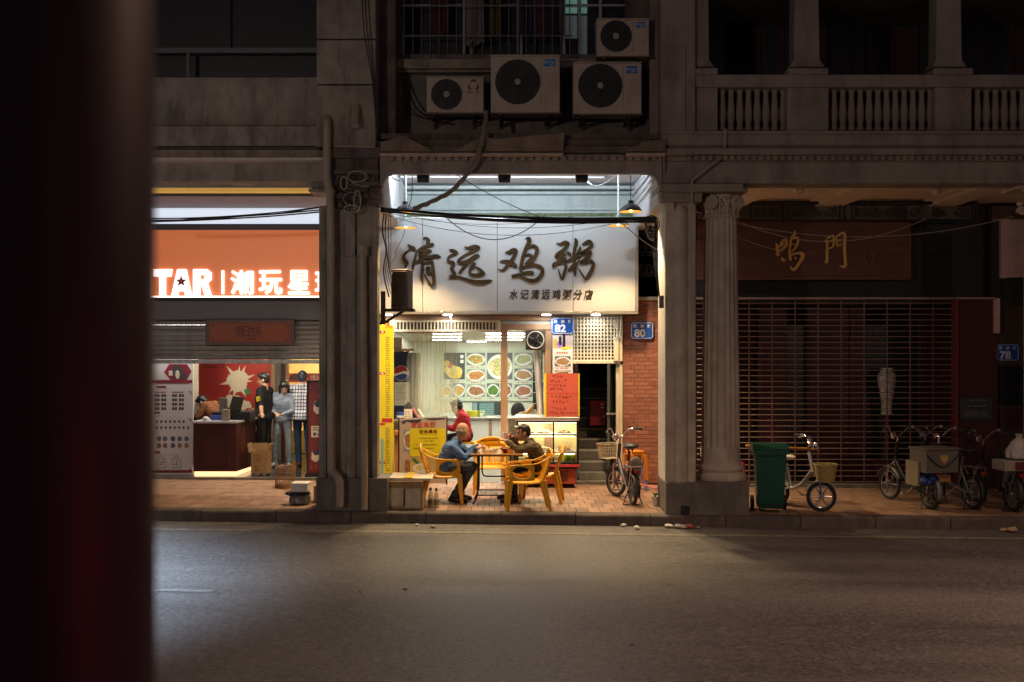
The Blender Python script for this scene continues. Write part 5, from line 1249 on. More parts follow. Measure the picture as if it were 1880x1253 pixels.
def plaid():
    m = bpy.data.materials.new('checked shirt cloth'); m.use_nodes = True; nt = m.node_tree; N = nt.nodes; L = nt.links; b = N['Principled BSDF']; b.inputs['Roughness'].default_value = .9
    tc = N.new('ShaderNodeTexCoord'); sp = N.new('ShaderNodeSeparateXYZ'); L.new(tc.outputs['Object'], sp.inputs[0]); outs = []
    for ax, per in ((1, .052), (2, .060)):
        a = N.new('ShaderNodeMath'); a.operation = 'DIVIDE'; a.inputs[1].default_value = per; L.new(sp.outputs[ax], a.inputs[0])
        f = N.new('ShaderNodeMath'); f.operation = 'FRACT'; L.new(a.outputs[0], f.inputs[0])
        l = N.new('ShaderNodeMath'); l.operation = 'LESS_THAN'; l.inputs[1].default_value = .22; L.new(f.outputs[0], l.inputs[0]); outs.append(l.outputs[0])
    s = N.new('ShaderNodeMath'); s.operation = 'ADD'; L.new(outs[0], s.inputs[0]); L.new(outs[1], s.inputs[1])
    r = N.new('ShaderNodeValToRGB'); r.color_ramp.interpolation = 'CONSTANT'; e = r.color_ramp.elements; e[0].position = 0; e[0].color = (.66, .68, .76, 1); e[1].position = .8; e[1].color = (.012, .014, .05, 1)
    h = N.new('ShaderNodeMath'); h.operation = 'MULTIPLY'; h.inputs[1].default_value = .9; L.new(s.outputs[0], h.inputs[0]); L.new(h.outputs[0], r.inputs[0]); L.new(r.outputs[0], b.inputs['Base Color'])
    return m
m_plaid = plaid()
def lerp(a, b, t): return Vector(a).lerp(Vector(b), t)
def remeshed(mb, vox, smooth_it=3):
    me = bpy.data.meshes.new('tmp'); me.from_pydata(mb.v, [], mb.f); me.update()
    o = bpy.data.objects.new('tmp', me); col.objects.link(o)
    r = o.modifiers.new('r', 'REMESH'); r.mode = 'VOXEL'; r.voxel_size = vox
    s = o.modifiers.new('s', 'SMOOTH'); s.iterations = smooth_it; s.factor = .5
    dg = bpy.context.evaluated_depsgraph_get(); dg.update()
    out = bpy.data.meshes.new_from_object(o.evaluated_get(dg))
    bpy.data.objects.remove(o); bpy.data.meshes.remove(me)
    return out
def figure(label, loc, rz, J, cloth_top, cloth_leg, shoe, skin, hair=None, vox=.009, height=1.0, sleeve=1.0, hood=False, curl=.6, seed=0, top_lo=None, face_at=None, fat=1.0):
    """J: joints in the figure's own frame (x forward, y to its left, z up), metres."""
    S = height
    J = {k: Vector(v) * S for k, v in J.items()}
    t = thing('person', label, 'person', loc, rz, kind=None)
    mb = MB(); prims = []                                  # (a, b, ra, rb, tag)
    def cone(a, b, ra, rb, tag, seg=12):
        a, b = Vector(a), Vector(b); mb.cone(a, b, ra * S, rb * S, seg); prims.append((a, b, ra * S, rb * S, tag))
    def ell(c, r, tag, rot=None): mb.ell(c, [q * S for q in r], 14, 10, rot); prims.append((Vector(c), Vector(c), min(r) * S, min(r) * S, tag))
    pel, wai, che, nek = J['pelvis'], J['waist'], J['chest'], J['neck']
    side = (J['shL'] - J['shR']).normalized(); hs = (J['hipL'] - J['hipR']).normalized()
    f_ = fat
    for s in (-1, 1):
        cone(pel + hs * s * .075 * S, wai + side * s * .075 * S, .115 * f_, .108 * f_, 'top'); cone(wai + side * s * .075 * S, che + side * s * .085 * S, .108 * f_, .118 * f_, 'top')
        cone(che + side * s * .085 * S, che.lerp(nek, .6) + side * s * .05 * S, .115 * f_, .075, 'top')
    cone(J['shL'].lerp(che, .1), J['shR'].lerp(che, .1), .068, .068, 'top'); cone(pel + hs * .06 * S, pel - hs * .06 * S, .125 * f_, .125 * f_, 'leg')
    cone(J['shL'], nek - side * -.02 * S, .062, .055, 'top'); cone(J['shR'], nek - side * .02 * S, .062, .055, 'top')
    for q in 'LR':
        sh, el, wr = J['sh' + q], J['el' + q], J['wr' + q]
        cone(sh, el, .066, .052, 'top'); 
        if sleeve >= 1: cone(el, el.lerp(wr, .86), .051, .042, 'top'); cone(el.lerp(wr, .8), wr, .033, .028, 'skin')
        else: cone(el, wr, .042, .029, 'skin')
        hp, kn, an = J['hip' + q], J['kn' + q], J['an' + q]; to = J['to' + q]
        cone(hp, kn, .088, .064, 'leg'); cone(kn, kn.lerp(an, .45), .064, .060, 'leg'); cone(kn.lerp(an, .45), an + (kn - an).normalized() * .02 * S, .060, .052, 'leg')
        d = (to - an); d.z = 0; d = d.normalized() if d.length > 1e-4 else Vector((1, 0, 0))
        hl = Vector((an.x, an.y, to.z + .012 * S)) - d * .045 * S
        cone(hl, an.lerp(hl, .2), .040, .046, 'shoe'); cone(hl, to, .040, .034, 'shoe'); cone(to - d * .07 * S + Vector((0, 0, .012 * S)), to - d * .0 * S, .042, .032, 'shoe')
        # hand: palm, four bent fingers of different length, thumb off the side
        hd = J['hd' + q]; fd = (hd - wr).normalized(); pn = J.get('pn' + q, Vector((0, 0, -1))); pn = (Vector(pn) - fd * Vector(pn).dot(fd)).normalized(); ac = fd.cross(pn).normalized()
        k = .95
        for a_ in (-.026, -.009, .009, .026): cone(wr, wr + fd * .085 * S * k + ac * a_ * S, .019, .0125, 'skin', 8)
        for i, a_ in enumerate((-.029, -.010, .010, .028)):
            ln = (.070, .082, .077, .060)[i] * S * k; b0 = wr + fd * .085 * S * k + ac * a_ * S
            c1 = curl + .08 * i; d1 = (fd * math.cos(c1 * .5) + pn * math.sin(c1 * .5)); d2 = (fd * math.cos(c1 * 1.2) + pn * math.sin(c1 * 1.2)); d3 = (fd * math.cos(c1 * 1.9) + pn * math.sin(c1 * 1.9))
            p1 = b0 + d1 * ln * .45; p2 = p1 + d2 * ln * .32; p3 = p2 + d3 * ln * .23
            cone(b0, p1, .0092, .0088, 'skin', 7); cone(p1, p2, .0088, .0082, 'skin', 7); cone(p2, p3, .0082, .0072, 'skin', 7)
        sg_ = 1 if q == 'L' else -1
        tb = wr + fd * .025 * S - ac * .028 * S * sg_; t1_ = tb + (fd * .6 - ac * .7 * sg_ + pn * .35).normalized() * .045 * S; t2_ = t1_ + (fd * .9 + pn * .45 - ac * .1 * sg_).normalized() * .038 * S
        cone(tb, t1_, .0135, .0105, 'skin', 7); cone(t1_, t2_, .0105, .0085, 'skin', 7)
    # head
    hc = J['head']; fw = Vector(J['look']).normalized(); upv = Vector(J.get('headup', (0, 0, 1))); lf = upv.cross(fw).normalized(); up = fw.cross(lf).normalized()
    Rm = Matrix((fw, lf, up)).transposed()
    def H(a, b, c): return hc + Rm @ (Vector((a, b, c)) * S)
    cone(nek - (hc - nek) * .15, H(-.02, 0, -.06), .058, .054, 'skin'); 
    ell(H(-.012, 0, .022), (.098, .077, .098), 'skin', Rm); ell(H(.022, 0, -.045), (.066, .060, .072), 'skin', Rm); ell(H(.048, 0, -.088), (.034, .036, .026), 'skin', Rm)
    cone(H(.078, 0, .012), H(.104, 0, -.030), .010, .016, 'skin', 8); ell(H(.074, 0, .026), (.018, .052, .012), 'skin', Rm)
    for s in (-1, 1):
        ell(H(-.008, s * .078, -.012), (.022, .010, .034), 'skin', Rm); ell(H(.052, s * .040, -.030), (.022, .022, .022), 'skin', Rm)
        cone(H(.096, s * .011, -.034), H(.09, s * .012, -.030), .009, .008, 'skin', 6)
    ell(H(.082, 0, -.062), (.010, .024, .007), 'skin', Rm)
    me = remeshed(mb, vox, 3)
    tags = {'skin': 0, 'top': 1, 'leg': 2, 'shoe': 3}
    def nearest(p):
        best = None; bt = 'top'
        for a, b, ra, rb, tag in prims:
            ab = b - a; L2 = ab.length_squared; u = max(0, min(1, (p - a).dot(ab) / L2)) if L2 > 1e-9 else 0
            d = (p - (a + ab * u)).length - (ra + (rb - ra) * u)
            if best is None or d < best: best = d; bt = tag
        return bt
    mi = []
    for pl in me.polygons:
        tg = nearest(pl.center)
        if tg == 'top' and top_lo is not None and pl.center.z < top_lo * S and (pl.center - pel).length < .3: tg = 'leg'
        mi.append(tags[tg])
    for m in (skin, cloth_top, cloth_leg, shoe): me.materials.append(m)
    # folds in the cloth
    vt = {}
    for pl, m_ in zip(me.polygons, mi):
        for v in pl.vertices: vt[v] = m_
    nrm = [v.normal.copy() for v in me.vertices]
    for v in me.vertices:
        m_ = vt.get(v.index, 0)
        if m_ in (1, 2):
            p = v.co * 9 + Vector((seed * 3.1, seed * 1.7, 0)); q = Vector((p.x * .8, p.y * .8, p.z * 1.9))
            n1 = 1 - abs(noise.noise(q)); n2 = noise.noise(q * 2.3)
            n3 = 1 - abs(noise.noise(q * 2.1 + Vector((5, 2, 9)))); v.co += nrm[v.index] * ((n1 - .75) * .020 + (n3 - .75) * .009 + n2 * .002) * S * (1 if vox < .009 else .55)
    me.polygons.foreach_set('material_index', mi); me.polygons.foreach_set('use_smooth', [True] * len(me.polygons)); me.update()
    me.name = 'body'
    body = link('body', me, t)
    for s in (-1, 1):
        e = MB(); e.ell(H(.076, s * .032, .006), (.009 * S, .013 * S, .007 * S), 8, 6, Rm); e.build('eye', m_eye, body, world=False)
    e = MB(); e.ell(H(.086, 0, -.061), (.009 * S, .022 * S, .006 * S), 8, 6, Rm); e.build('mouth', m_lip, body, world=False)
    if hair:
        hb = MB(); kind, hm = hair
        if kind == 'short':
            hb.ell(H(-.022, 0, .040), [q * S for q in (.101, .087, .096)], 18, 12, Rm); hb.ell(H(-.05, 0, .0), [q * S for q in (.070, .080, .080)], 14, 10, Rm); hb.ell(H(.035, 0, .088), [q * S for q in (.060, .066, .034)], 12, 8, Rm)
        elif kind == 'long':
            hb.ell(H(-.020, 0, .035), [q * S for q in (.104, .092, .098)], 18, 12, Rm); hb.ell(H(-.055, 0, -.06), [q * S for q in (.075, .095, .14)], 14, 10, Rm)
            for s in (-1, 1): hb.cone(H(.02, s * .078, .03), H(.0, s * .085, -.19), .030 * S, .022 * S); hb.cone(H(.035, s * .055, .085), H(.012, s * .080, -.05), .026 * S, .018 * S)
        elif kind == 'bald':
            hb.ell(H(-.035, 0, -.012), [q * S for q in (.077, .0815, .050)], 18, 10, Rm)
        elif kind == 'crop':
            hb.ell(H(-.022, 0, .036), [q * S for q in (.098, .083, .094)], 18, 12, Rm); hb.ell(H(-.055, 0, -.01), [q * S for q in (.060, .076, .070)], 14, 10, Rm); hb.ell(H(.04, 0, .085), [q * S for q in (.052, .056, .026)], 12, 8, Rm)
        hme = remeshed(hb, .007, 2)
        for v in hme.vertices:
            n = noise.noise(v.co * 34) + .6 * noise.noise(v.co * 80); v.co += v.normal * n * .006 * S
        hme.materials.append(hm); hme.polygons.foreach_set('use_smooth', [True] * len(hme.polygons)); hme.name = 'hair'
        link('hair', hme, t)
    return t, H, J
def collar(t, J, S, mat, r=.075, name='collar', h=.035):
    n = Vector(J['neck']); mb = MB(); d = (Vector(J['head']) - n).normalized(); q = Vector((0, 0, 1)).rotation_difference(d).to_matrix()
    mb.lathe([(r * S * 1.12, -.03 * S), (r * S * 1.1, 0), (r * S, h * S), (r * S * .90, h * S * .9), (r * S * .93, 0), (r * S, -.03 * S)], n, 20, rot=q); mb.f = mb.f[:-2]; mb.m = mb.m[:-2]
    return mb.build(name, mat, t, world=False, angle=70)

# --- man in blue at the table, turned away
XB_ = X(821, 1.0)
JB = dict(pelvis=(-.03, 0, .48), waist=(-.02, 0, .60), chest=(.05, 0, .745), neck=(.14, -.005, .865), head=(.225, .005, 1.005), look=(.78, .60, -.22), headup=(-.1, 0, 1),
          shL=(.09, .185, .80), shR=(.07, -.185, .79), elL=(.30, .25, .70), wrL=(.46, .12, .785), hdL=(.54, .06, .795), elR=(.265, -.27, .655), wrR=(.43, -.14, .775), hdR=(.51, -.08, .80), pnL=(0, -.2, -1), pnR=(0, .3, -1),
          hipL=(-.02, .09, .475), hipR=(-.02, -.09, .475), knL=(.36, .12, .50), knR=(.365, -.12, .49), anL=(.15, .12, .10), anR=(.10, -.11, .10), toL=(.32, .14, .032), toR=(.27, -.12, .032))
tB, HB, J1 = figure('bald grey haired man in a blue denim jacket seated at the table, face turned away', (XB_, 1.0, walk_z(XB_)), 0, JB, m_denimJ, m_greyT, m_shoe, m_skinB, ('bald', m_hairG), vox=.0075, seed=1, curl=.9)
collar(tB, J1, 1, m_denimJ, r=.072)
# --- man in the dark jacket eating
XN_ = X(990, 1.05)
JN = dict(pelvis=(-.01, 0, .47), waist=(.0, 0, .60), chest=(.07, 0, .745), neck=(.145, 0, .865), head=(.235, 0, .995), look=(.95, .22, -.12), headup=(-.05, 0, 1),
          shL=(.10, .18, .80), shR=(.11, -.18, .80), elL=(.29, .23, .765), wrL=(.47, .13, .885), hdL=(.545, .10, .905), elR=(.30, -.20, .77), wrR=(.40, -.06, .935), hdR=(.46, .0, .95), pnL=(.2, -.2, -1), pnR=(.3, .9, 0),
          hipL=(-.01, .09, .465), hipR=(-.01, -.09, .465), knL=(.385, .11, .52), knR=(.37, -.11, .51), anL=(.36, .10, .10), anR=(.42, -.07, .13), toL=(.53, .11, .032), toR=(.58, -.06, .06))
tN, HN, J2 = figure('dark haired man in an olive jacket leaning over the table to eat from a bowl', (XN_, 1.05, walk_z(XN_)), PI, JN, m_olive, m_navyT, m_shoe, m_skin, ('crop', m_hair), vox=.0075, seed=4, curl=1.0)
collar(tN, J2, 1, m_olive, r=.072)
for t_, J_c, m_c in ((tB, J1, M('navy cuff knit', (.02, .035, .10), .9)), (tN, J2, M('speckled cuff', (.16, .10, .07), .9, var=.8, scale=60))):
    for q in 'LR':
        a, b = Vector(J_c['el' + q]), Vector(J_c['wr' + q]); mb = MB(); mb.tube([a.lerp(b, .70), a.lerp(b, .78), a.lerp(b, .87)], [.047, .049, .044], 14); mb.build('cuff', m_c, t_, world=False)
# spectacles pushed up on his forehead
mb = MB()
for s in (-1, 1):
    mb.tube([HN(.085 + .004 * math.cos(a), s * .033 + .024 * math.cos(a), .098 + .016 * math.sin(a)) for a in [2 * PI * i / 14 for i in range(14)]], .0035, 5, closed=True)
    mb.ell(HN(.086, s * .033, .098), (.02, .02, .013)); 
mb.tube([HN(.086, -.01, .10), HN(.086, .01, .10)], .0035, 5)
mb.build('spectacles', M('pale glasses', (.75, .78, .80), .15), tN, world=False)
# --- figure in red inside the shop
yr = 4.6; xr_ = X(856, yr); zr_ = walk_z(xr_)
hz = Z(806, yr) - zr_
JR = dict(pelvis=(0, 0, hz + .06), waist=(.02, 0, hz + .20), chest=(.05, 0, hz + .34), neck=(.11, 0, hz + .45), head=(.17, 0, hz + .56), look=(.92, -.25, -.35),
          shL=(.07, .17, hz + .41), shR=(.07, -.17, hz + .41), elL=(.20, .20, hz + .18), wrL=(.38, .12, hz + .22), hdL=(.46, .1, hz + .24), elR=(.22, -.20, hz + .16), wrR=(.40, -.10, hz + .22), hdR=(.48, -.06, hz + .24),
          hipL=(.02, .08, hz + .05), hipR=(.02, -.08, hz + .05), knL=(.36, .1, hz + .02), knR=(.36, -.1, hz + .0), anL=(.34, .1, hz - .36), anR=(.33, -.1, hz - .38), toL=(.46, .11, hz - .42), toR=(.46, -.11, hz - .44))
tR, HR, J3 = figure('dark haired person in a red padded jacket bent forward on a stool inside the shop', (xr_, yr, zr_), PI, JR, m_redJ, m_navyT, m_shoe, m_skin, ('short', m_hair), vox=.010, seed=7)
collar(tR, J3, 1, m_redJ, r=.08, name='hood', h=.05)
stl = thing('stool', 'stack-height yellow plastic stool under the person in the red jacket', 'stool', (X(861, yr), yr, zr_))
mb = MB(); mb.lathe([(.15, hz - .075), (.165, hz - .06), (.165, hz - .05), (.15, hz - .045)], seg=20); m_chair = M('amber chair plastic', (.80, .41, .02), .34, var=.06, scale=3, spec=.5)
mb.build('seat', m_chair, stl, world=False, angle=60)
for k in range(4):
    a = PI / 4 + k * PI / 2; mb = MB(); mb.tube([(.13 * math.cos(a), .13 * math.sin(a), hz - .07), (.19 * math.cos(a), .19 * math.sin(a), 0)], [.028, .02], 8); mb.build('leg', m_chair, stl, world=False)

# ------------------------------------------------------------------ plastic armchairs
def make_chair(label, loc, rz):
    t = thing('plastic_chair', label, 'chair', loc, rz, group='amber plastic armchairs round the table')
    # seat
    mb = MB(); n = 10; vs = []; fs = []
    for i in range(n + 1):
        u = i / n; x = -.20 + .43 * u; w = .205 + .03 * u; dz = -.018 * math.sin(PI * u) + (-.012 if i == n else 0)
        for j in range(9):
            v = -1 + j / 4; vs.append((x, v * w, .415 + dz - .010 * (1 - v * v) + (-.03 if abs(v) == 1 else 0)))
    for i in range(n):
        for j in range(8): fs.append((i * 9 + j, (i + 1) * 9 + j, (i + 1) * 9 + j + 1, i * 9 + j + 1))
    mb.add(vs, fs); m_ = len(vs); o = mb.build('seat', m_chair, t, world=False, angle=60); md = o.modifiers.new('thick', 'SOLIDIFY'); md.thickness = .012
    # back: curved frame, top band and slats
    def bp(v, z):                       # point of the back surface: v in -1..1 across
        h = (z - .41) / .40; return (-.20 - .13 * h - .035 * (1 - v * v) * (.4 + h), v * (.205 + .035 * h), z)
    fr_ = MB(); arc = [bp(-1, .40 + .30 * k / 6) for k in range(7)]
    arc += [(bp(-1, .70)[0] - .0325 * math.sin(a / 2) - .0, -.236 * math.cos(a), .70 + .115 * math.sin(a)) for a in [PI * k / 14 for k in range(1, 14)]]
    arc += [bp(1, .70 - .30 * k / 6) for k in range(7)]
    fr_.tube(arc, .0165, 8); fr_.build('back_frame', m_chair, t, world=False)
    tb = MB(); vs = []; fs = []
    for k in range(13):
        v = -1 + k / 6; zt = .70 + .112 * math.sqrt(max(0, 1 - v * v)); a = bp(v * .97, .675); b_ = bp(v * .97, .70); vs += [a, (b_[0] - .02 * (zt - .70) / .11, b_[1], zt)]
    for k in range(12): fs.append((2 * k, 2 * k + 1, 2 * k + 3, 2 * k + 2))
    tb.add(vs, fs); o = tb.build('top_band', m_chair, t, world=False, angle=60); o.modifiers.new('thick', 'SOLIDIFY').thickness = .012
    for s in (-.62, -.31, 0, .31, .62):
        sm = MB(); vs = []
        for k in range(6):
            z = .41 + .27 * k / 5; vs += [bp(s - .105, z), bp(s + .105, z)]
        sm.add(vs, [(2 * k, 2 * k + 2, 2 * k + 3, 2 * k + 1) for k in range(5)]); o = sm.build('slat', m_chair, t, world=False); o.modifiers.new('thick', 'SOLIDIFY').thickness = .010
    lowb = MB(); vs = []
    for k in range(9): v = -1 + k / 4; vs += [bp(v, .405), bp(v, .44)]
    lowb.add(vs, [(2 * k, 2 * k + 1, 2 * k + 3, 2 * k + 2) for k in range(8)]); o = lowb.build('lower_band', m_chair, t, world=False, angle=60); o.modifiers.new('thick', 'SOLIDIFY').thickness = .010
    for s in (-1, 1):
        # arm: flat ribbon sweeping from the back, along and down to the front leg, with an oval opening
        top = catmull([(-.285, s * .235, .74), (-.20, s * .252, .685), (-.08, s * .262, .645), (.08, s * .262, .632), (.20, s * .255, .628), (.245, s * .25, .605), (.255, s * .245, .55)], 4)
        am = MB(); vs = []
        for p in top: vs += [(p[0], p[1] - .026, p[2]), (p[0], p[1] + .026, p[2])]
        k = len(top); am.add(vs, [(2 * i, 2 * i + 2, 2 * i + 3, 2 * i + 1) for i in range(k - 1)]); o = am.build('armrest', m_chair, t, world=False, angle=60); o.modifiers.new('thick', 'SOLIDIFY').thickness = .014
        pn_ = MB(); outer = [(.262, .415), (.262, .55), (.25, .60), (.21, .625), (.08, .628), (-.06, .638)]; 
        ring = [(.09 + .125 * math.cos(a) + .02 * math.sin(a), .525 + .078 * math.sin(a)) for a in [2 * PI * i / 24 for i in range(24)]]
        ov = []
        for i in range(24):
            a = 2 * PI * i / 24; c, sn = math.cos(a), math.sin(a); q = max(abs(c) / .172, abs(sn) / .108); ov.append((.09 + c / q, .520 + sn / q))
        y0 = s * .248; vs = [(x, y0, z) for x, z in ring] + [(x, y0, z) for x, z in ov]
        # the rear of the side is open, so only the front half and the upper and lower rims are kept
        fs = []
        for i in range(24):
            j = (i + 1) % 24; fs.append((i, j, 24 + j, 24 + i) if s < 0 else (i, 24 + i, 24 + j, j))
        pn_.add(vs, fs); o = pn_.build('side_panel', m_chair, t, world=False, angle=60); o.modifiers.new('thick', 'SOLIDIFY').thickness = .012
        for fx, a, b_ in ((1, (.245, s * .235, .425), (.285, s * .262, .0)), (-1, (-.20, s * .20, .42), (-.30, s * .235, .0))):
            lg_ = MB(); vs = []
            w0, w1, d0, d1 = .040, .022, .034, .020
            for (p, w, d) in ((a, w0, d0), (b_, w1, d1)):
                vs += [(p[0] - w, p[1] - d, p[2]), (p[0] + w, p[1] - d, p[2]), (p[0] + w, p[1] + d, p[2]), (p[0] - w, p[1] + d, p[2])]
            lg_.add(vs, [(0, 1, 2, 3), (7, 6, 5, 4), (0, 4, 5, 1), (1, 5, 6, 2), (2, 6, 7, 3), (3, 7, 4, 0)]); lg_.build('leg', m_chair, t, world=False, bevel=.008)
    return t
chA = make_chair('amber plastic armchair under the man in the blue jacket, beside the cardboard cartons', (XB_ - .06, .98, walk_z(XB_)), 0)
def another(label, px, y, rz):
    c = copy_tree(chA); x = X(px, y); c.location = (x, y, walk_z(x)); c.rotation_euler = (0, 0, rz); c['label'] = label; return c
another('empty amber plastic armchair behind the folding table, facing the street', 902, 2.05, -PI / 2 + .02)
another('empty amber plastic armchair nearest the kerb, with its side to the street', 968, .36, PI + .06)
another('amber plastic armchair behind the empty one, under the man in the olive jacket', 994, 1.12, PI - .12)

# ------------------------------------------------------------------ folding table and what stands on it
xt, yt = X(912, 1.05), 1.05
tz = walk_z(xt)
tb_ = thing('folding_table', 'square folding table with thin wooden top and black steel legs between the two men', 'table', (xt, yt, tz))
TH = .715
mb = MB(); mb.box(-.375, .375, -.36, .36, TH - .018, TH); mb.build('tabletop', M('glossy wood table top', (.58, .28, .06), .2, var=.2, scale=3, stretch=(1, 8, 8), coat=.4), tb_, world=False, bevel=.004)
mb = MB(); mb.box(-.377, .377, -.362, .362, TH - .034, TH - .0185); mb.build('edge_rim', m_dark, tb_, world=False, bevel=.004)
for sy in (-1, 1):
    y = sy * .30
    for sx in (-1, 1):
        mb = MB(); mb.tube(catmull([(sx * .26, y, TH - .03), (sx * .262, y, .35), (sx * .268, y, .14), (sx * .33, y, .0)], 5), .0115, 8); mb.build('leg', m_dark, tb_, world=False)
    mb = MB(); mb.tube([(-.268, y, .13), (.268, y, .13)], .009, 8); mb.build('stretcher', m_dark, tb_, world=False)
mb = MB(); mb.tube(catmull([(-.20, -.30, TH - .03), (-.20, -.31, .48), (-.18, -.31, .415), (-.13, -.31, .40), (.13, -.31, .40), (.18, -.31, .415), (.20, -.31, .48), (.20, -.30, TH - .03)], 4), .0105, 8)
for sx in (-1, 1): mb.tube([(sx * .20, -.31, .50), (sx * .265, -.305, .50)], .008, 6)
mb.build('fold_brace', m_dark, tb_, world=False)
def on_table(px, dy): return Vector((X(px, yt + dy), yt + dy, tz + TH))
t = thing('takeaway_tub', 'clear plastic tub of food in the middle of the table', 'food tub', on_table(896, -.12))
m_clear = M('clear tub plastic', (.8, .8, .8), .1, var=0); nt = m_clear.node_tree; N = nt.nodes; L = nt.links; tr_ = N.new('ShaderNodeBsdfTransparent'); mxx = N.new('ShaderNodeMixShader'); mxx.inputs[0].default_value = .28
L.new(tr_.outputs[0], mxx.inputs[1]); L.new(N['Principled BSDF'].outputs[0], mxx.inputs[2]); L.new(mxx.outputs[0], N['Material Output'].inputs[0])
mb = MB(); mb.lathe([(.075, .001), (.095, .055), (.10, .057), (.093, .055), (.073, .004)], seg=22); mb.build('bowl', m_clear, t, world=False)
mb = MB()
for i in range(26): mb.ell((rnd.uniform(-.055, .055), rnd.uniform(-.055, .055), .018 + rnd.uniform(0, .025)), (.022, .018, .014), 7, 5)
mb.build('food', f_chop, t, world=False)
t = thing('takeaway_tub', 'small clear lid with brown leftovers beside the food tub', 'food tub', on_table(906, .02))
mb = MB(); mb.lathe([(.06, .001), (.08, .045), (.078, .045), (.058, .004)], seg=20); mb.build('bowl', m_clear, t, world=False); mb = MB()
for i in range(16): mb.ell((rnd.uniform(-.045, .045), rnd.uniform(-.045, .045), .016 + rnd.uniform(0, .018)), (.02, .018, .012), 7, 5)
mb.build('food', f_stew, t, world=False)
t = thing('bowl', 'dark red soup bowl in front of the man in olive', 'bowl', on_table(928, -.10))
mb = MB(); mb.lathe([(.04, .001), (.045, .012), (.085, .06), (.088, .064), (.082, .062), (.04, .018)], seg=24); mb.build('body', M('dark red melamine', (.20, .02, .03), .25), t, world=False); mb = MB(); mb.lathe([(.076, .052), (.05, .056)], seg=20); mb.build('soup', f_congee, t, world=False)
for k in range(2): mb = MB(); mb.tube([on_table(934, -.10) + Vector((.03, .01 * k, .06)), on_table(921, -.10) + Vector((-.10, -.02 * k - .0, .15))], .003, 5); setp(mb.build('chopstick', m_tan), ['upper wooden chopstick raised from the dark red bowl', 'lower wooden chopstick raised from the dark red bowl'][k], 'chopstick', group='chopsticks in the red bowl')
t = thing('bowl', 'yellow plastic bowl by the elbow of the man in olive', 'bowl', on_table(937, -.22))
mb = MB(); mb.lathe([(.035, .001), (.05, .05), (.053, .055), (.048, .053), (.033, .01)], seg=20); mb.build('body', M('amber bowl', (.62, .30, .05), .3), t, world=False)
t = thing('cup', 'white paper cup raised to the mouth of the man in olive', 'cup', WM[tN.name] @ (Vector(J2['hdR']) + Vector((.03, .02, -.035))))
mb = MB(); mb.lathe([(.028, 0), (.037, .085), (.039, .087), (.035, .085), (.026, .006)], seg=18); mb.build('body', m_white, t, world=False)
# ------------------------------------------------------------------ toy shop on the left: white glow band, orange sign, shutter
YL = 3.0
m_glow_band = M('lit white light box', (.8, .82, .85), .4, emit=(.72, .82, .96), estr=.8)  # white band above the sign; falling light is put in as emission
lb_ = thing('light_box', 'long white lit panel above the orange shop sign', 'light box', P3(440, 386, YL))
W = MB(); W.pbox(60, 640, 362, 411, YL, YL + .12); W.build('lit_panel', m_glow_band, lb_)
W = MB(); W.pbox(60, 640, 356, 361.8, YL - .04, YL + .12); W.build('upper_frame', m_dark, lb_)
W = MB(); W.pbox(60, 640, 411.4, 422, YL - .05, YL + .12); W.build('lower_frame', M('navy frame', (.03, .035, .07), .4), lb_, bevel=.004)
os_ = thing('shop_sign', 'orange illuminated shop sign with glowing white letters', 'sign', P3(440, 485, YL))
W = MB(); W.pbox(60, 640, 422.4, 545.5, YL + .02, YL + .08); W.build('panel', M('orange acrylic', (.62, .17, .05), .35, var=.04, emit=(1, .25, .085), estr=.36), os_)
m_glow = M('glowing white letter', (.9, .9, .9), .4, emit=(1, .95, 1), estr=1.7)
def poly_letter(polys, parent=os_, nm='letter', mat=m_glow, y=YL - .02):
    mb = MB()
    for p in polys: mb.prism([(X(a, y), Z(b, y)) for a, b in p], y, y + .03)
    return mb.build(nm, mat, parent, smooth=False, bevel=.004)
poly_letter([[(242, 494.5), (276, 494.5), (276, 506), (256, 506), (256, 513), (276, 513), (276, 544), (242, 544), (242, 532), (263, 532), (263, 525), (242, 525)]])
poly_letter([[(281, 494.5), (316, 494.5), (314, 508), (304, 508), (304, 544), (292, 544), (292, 508), (281, 508)]])
poly_letter([[(325, 494.5), (342, 494.5), (352, 544), (340, 544), (338, 535), (328, 535), (326, 544), (314, 544)]])
star = [(332.5 + (11 if i % 2 == 0 else 4.6) * math.sin(i * PI / 5), 517 - (11 if i % 2 == 0 else 4.6) * math.cos(i * PI / 5)) for i in range(10)]
mb = MB(); mb.prism([(X(a, YL - .034), Z(b, YL - .034)) for a, b in star], YL - .034, YL - .021); mb.build('star', M('orange star face', (.55, .15, .06), .5), os_, smooth=False)
poly_letter([[(354, 494.5), (367, 494.5), (367, 544), (354, 544)], [(367.2, 494.5), (380, 494.5), (388, 501), (388, 514), (381, 520), (389, 544), (376, 544), (369, 523), (367.2, 523), (367.2, 513), (375, 513), (375, 505), (367.2, 505)]])
poly_letter([[(406.5, 497), (411, 497), (411, 540), (406.5, 540)]], nm='divider')
for ch, a, b in (('潮', 424, 466), ('玩', 475.5, 518.5), ('星', 528.5, 569), ('球', 578.5, 621)):
    mb = MB()
    for q_, (dx, dy) in enumerate(((-1, 0), (1, 0), (0, -1), (0, 1), (-.7, -.7), (.7, .7))): ptext(mb, ch, a + 1 + dx, b - 1 + dx, 497.5 + dy, 540 + dy, YL + .01, .03 + .0006 * q_)
    mb.build('letter', m_glow, os_, smooth=False)
W = MB(); W.pbox(60, 640, 543.5, 546.5, YL - .06, YL - .03); W.build('light_strip', M('lit strip', (.9, .9, .9), .4, emit=(1, .86, .78), estr=2.2), os_)
W = MB(); W.pbox(60, 640, 546.7, 552, YL - .06, YL + .1); W.build('trim', m_dark, os_)
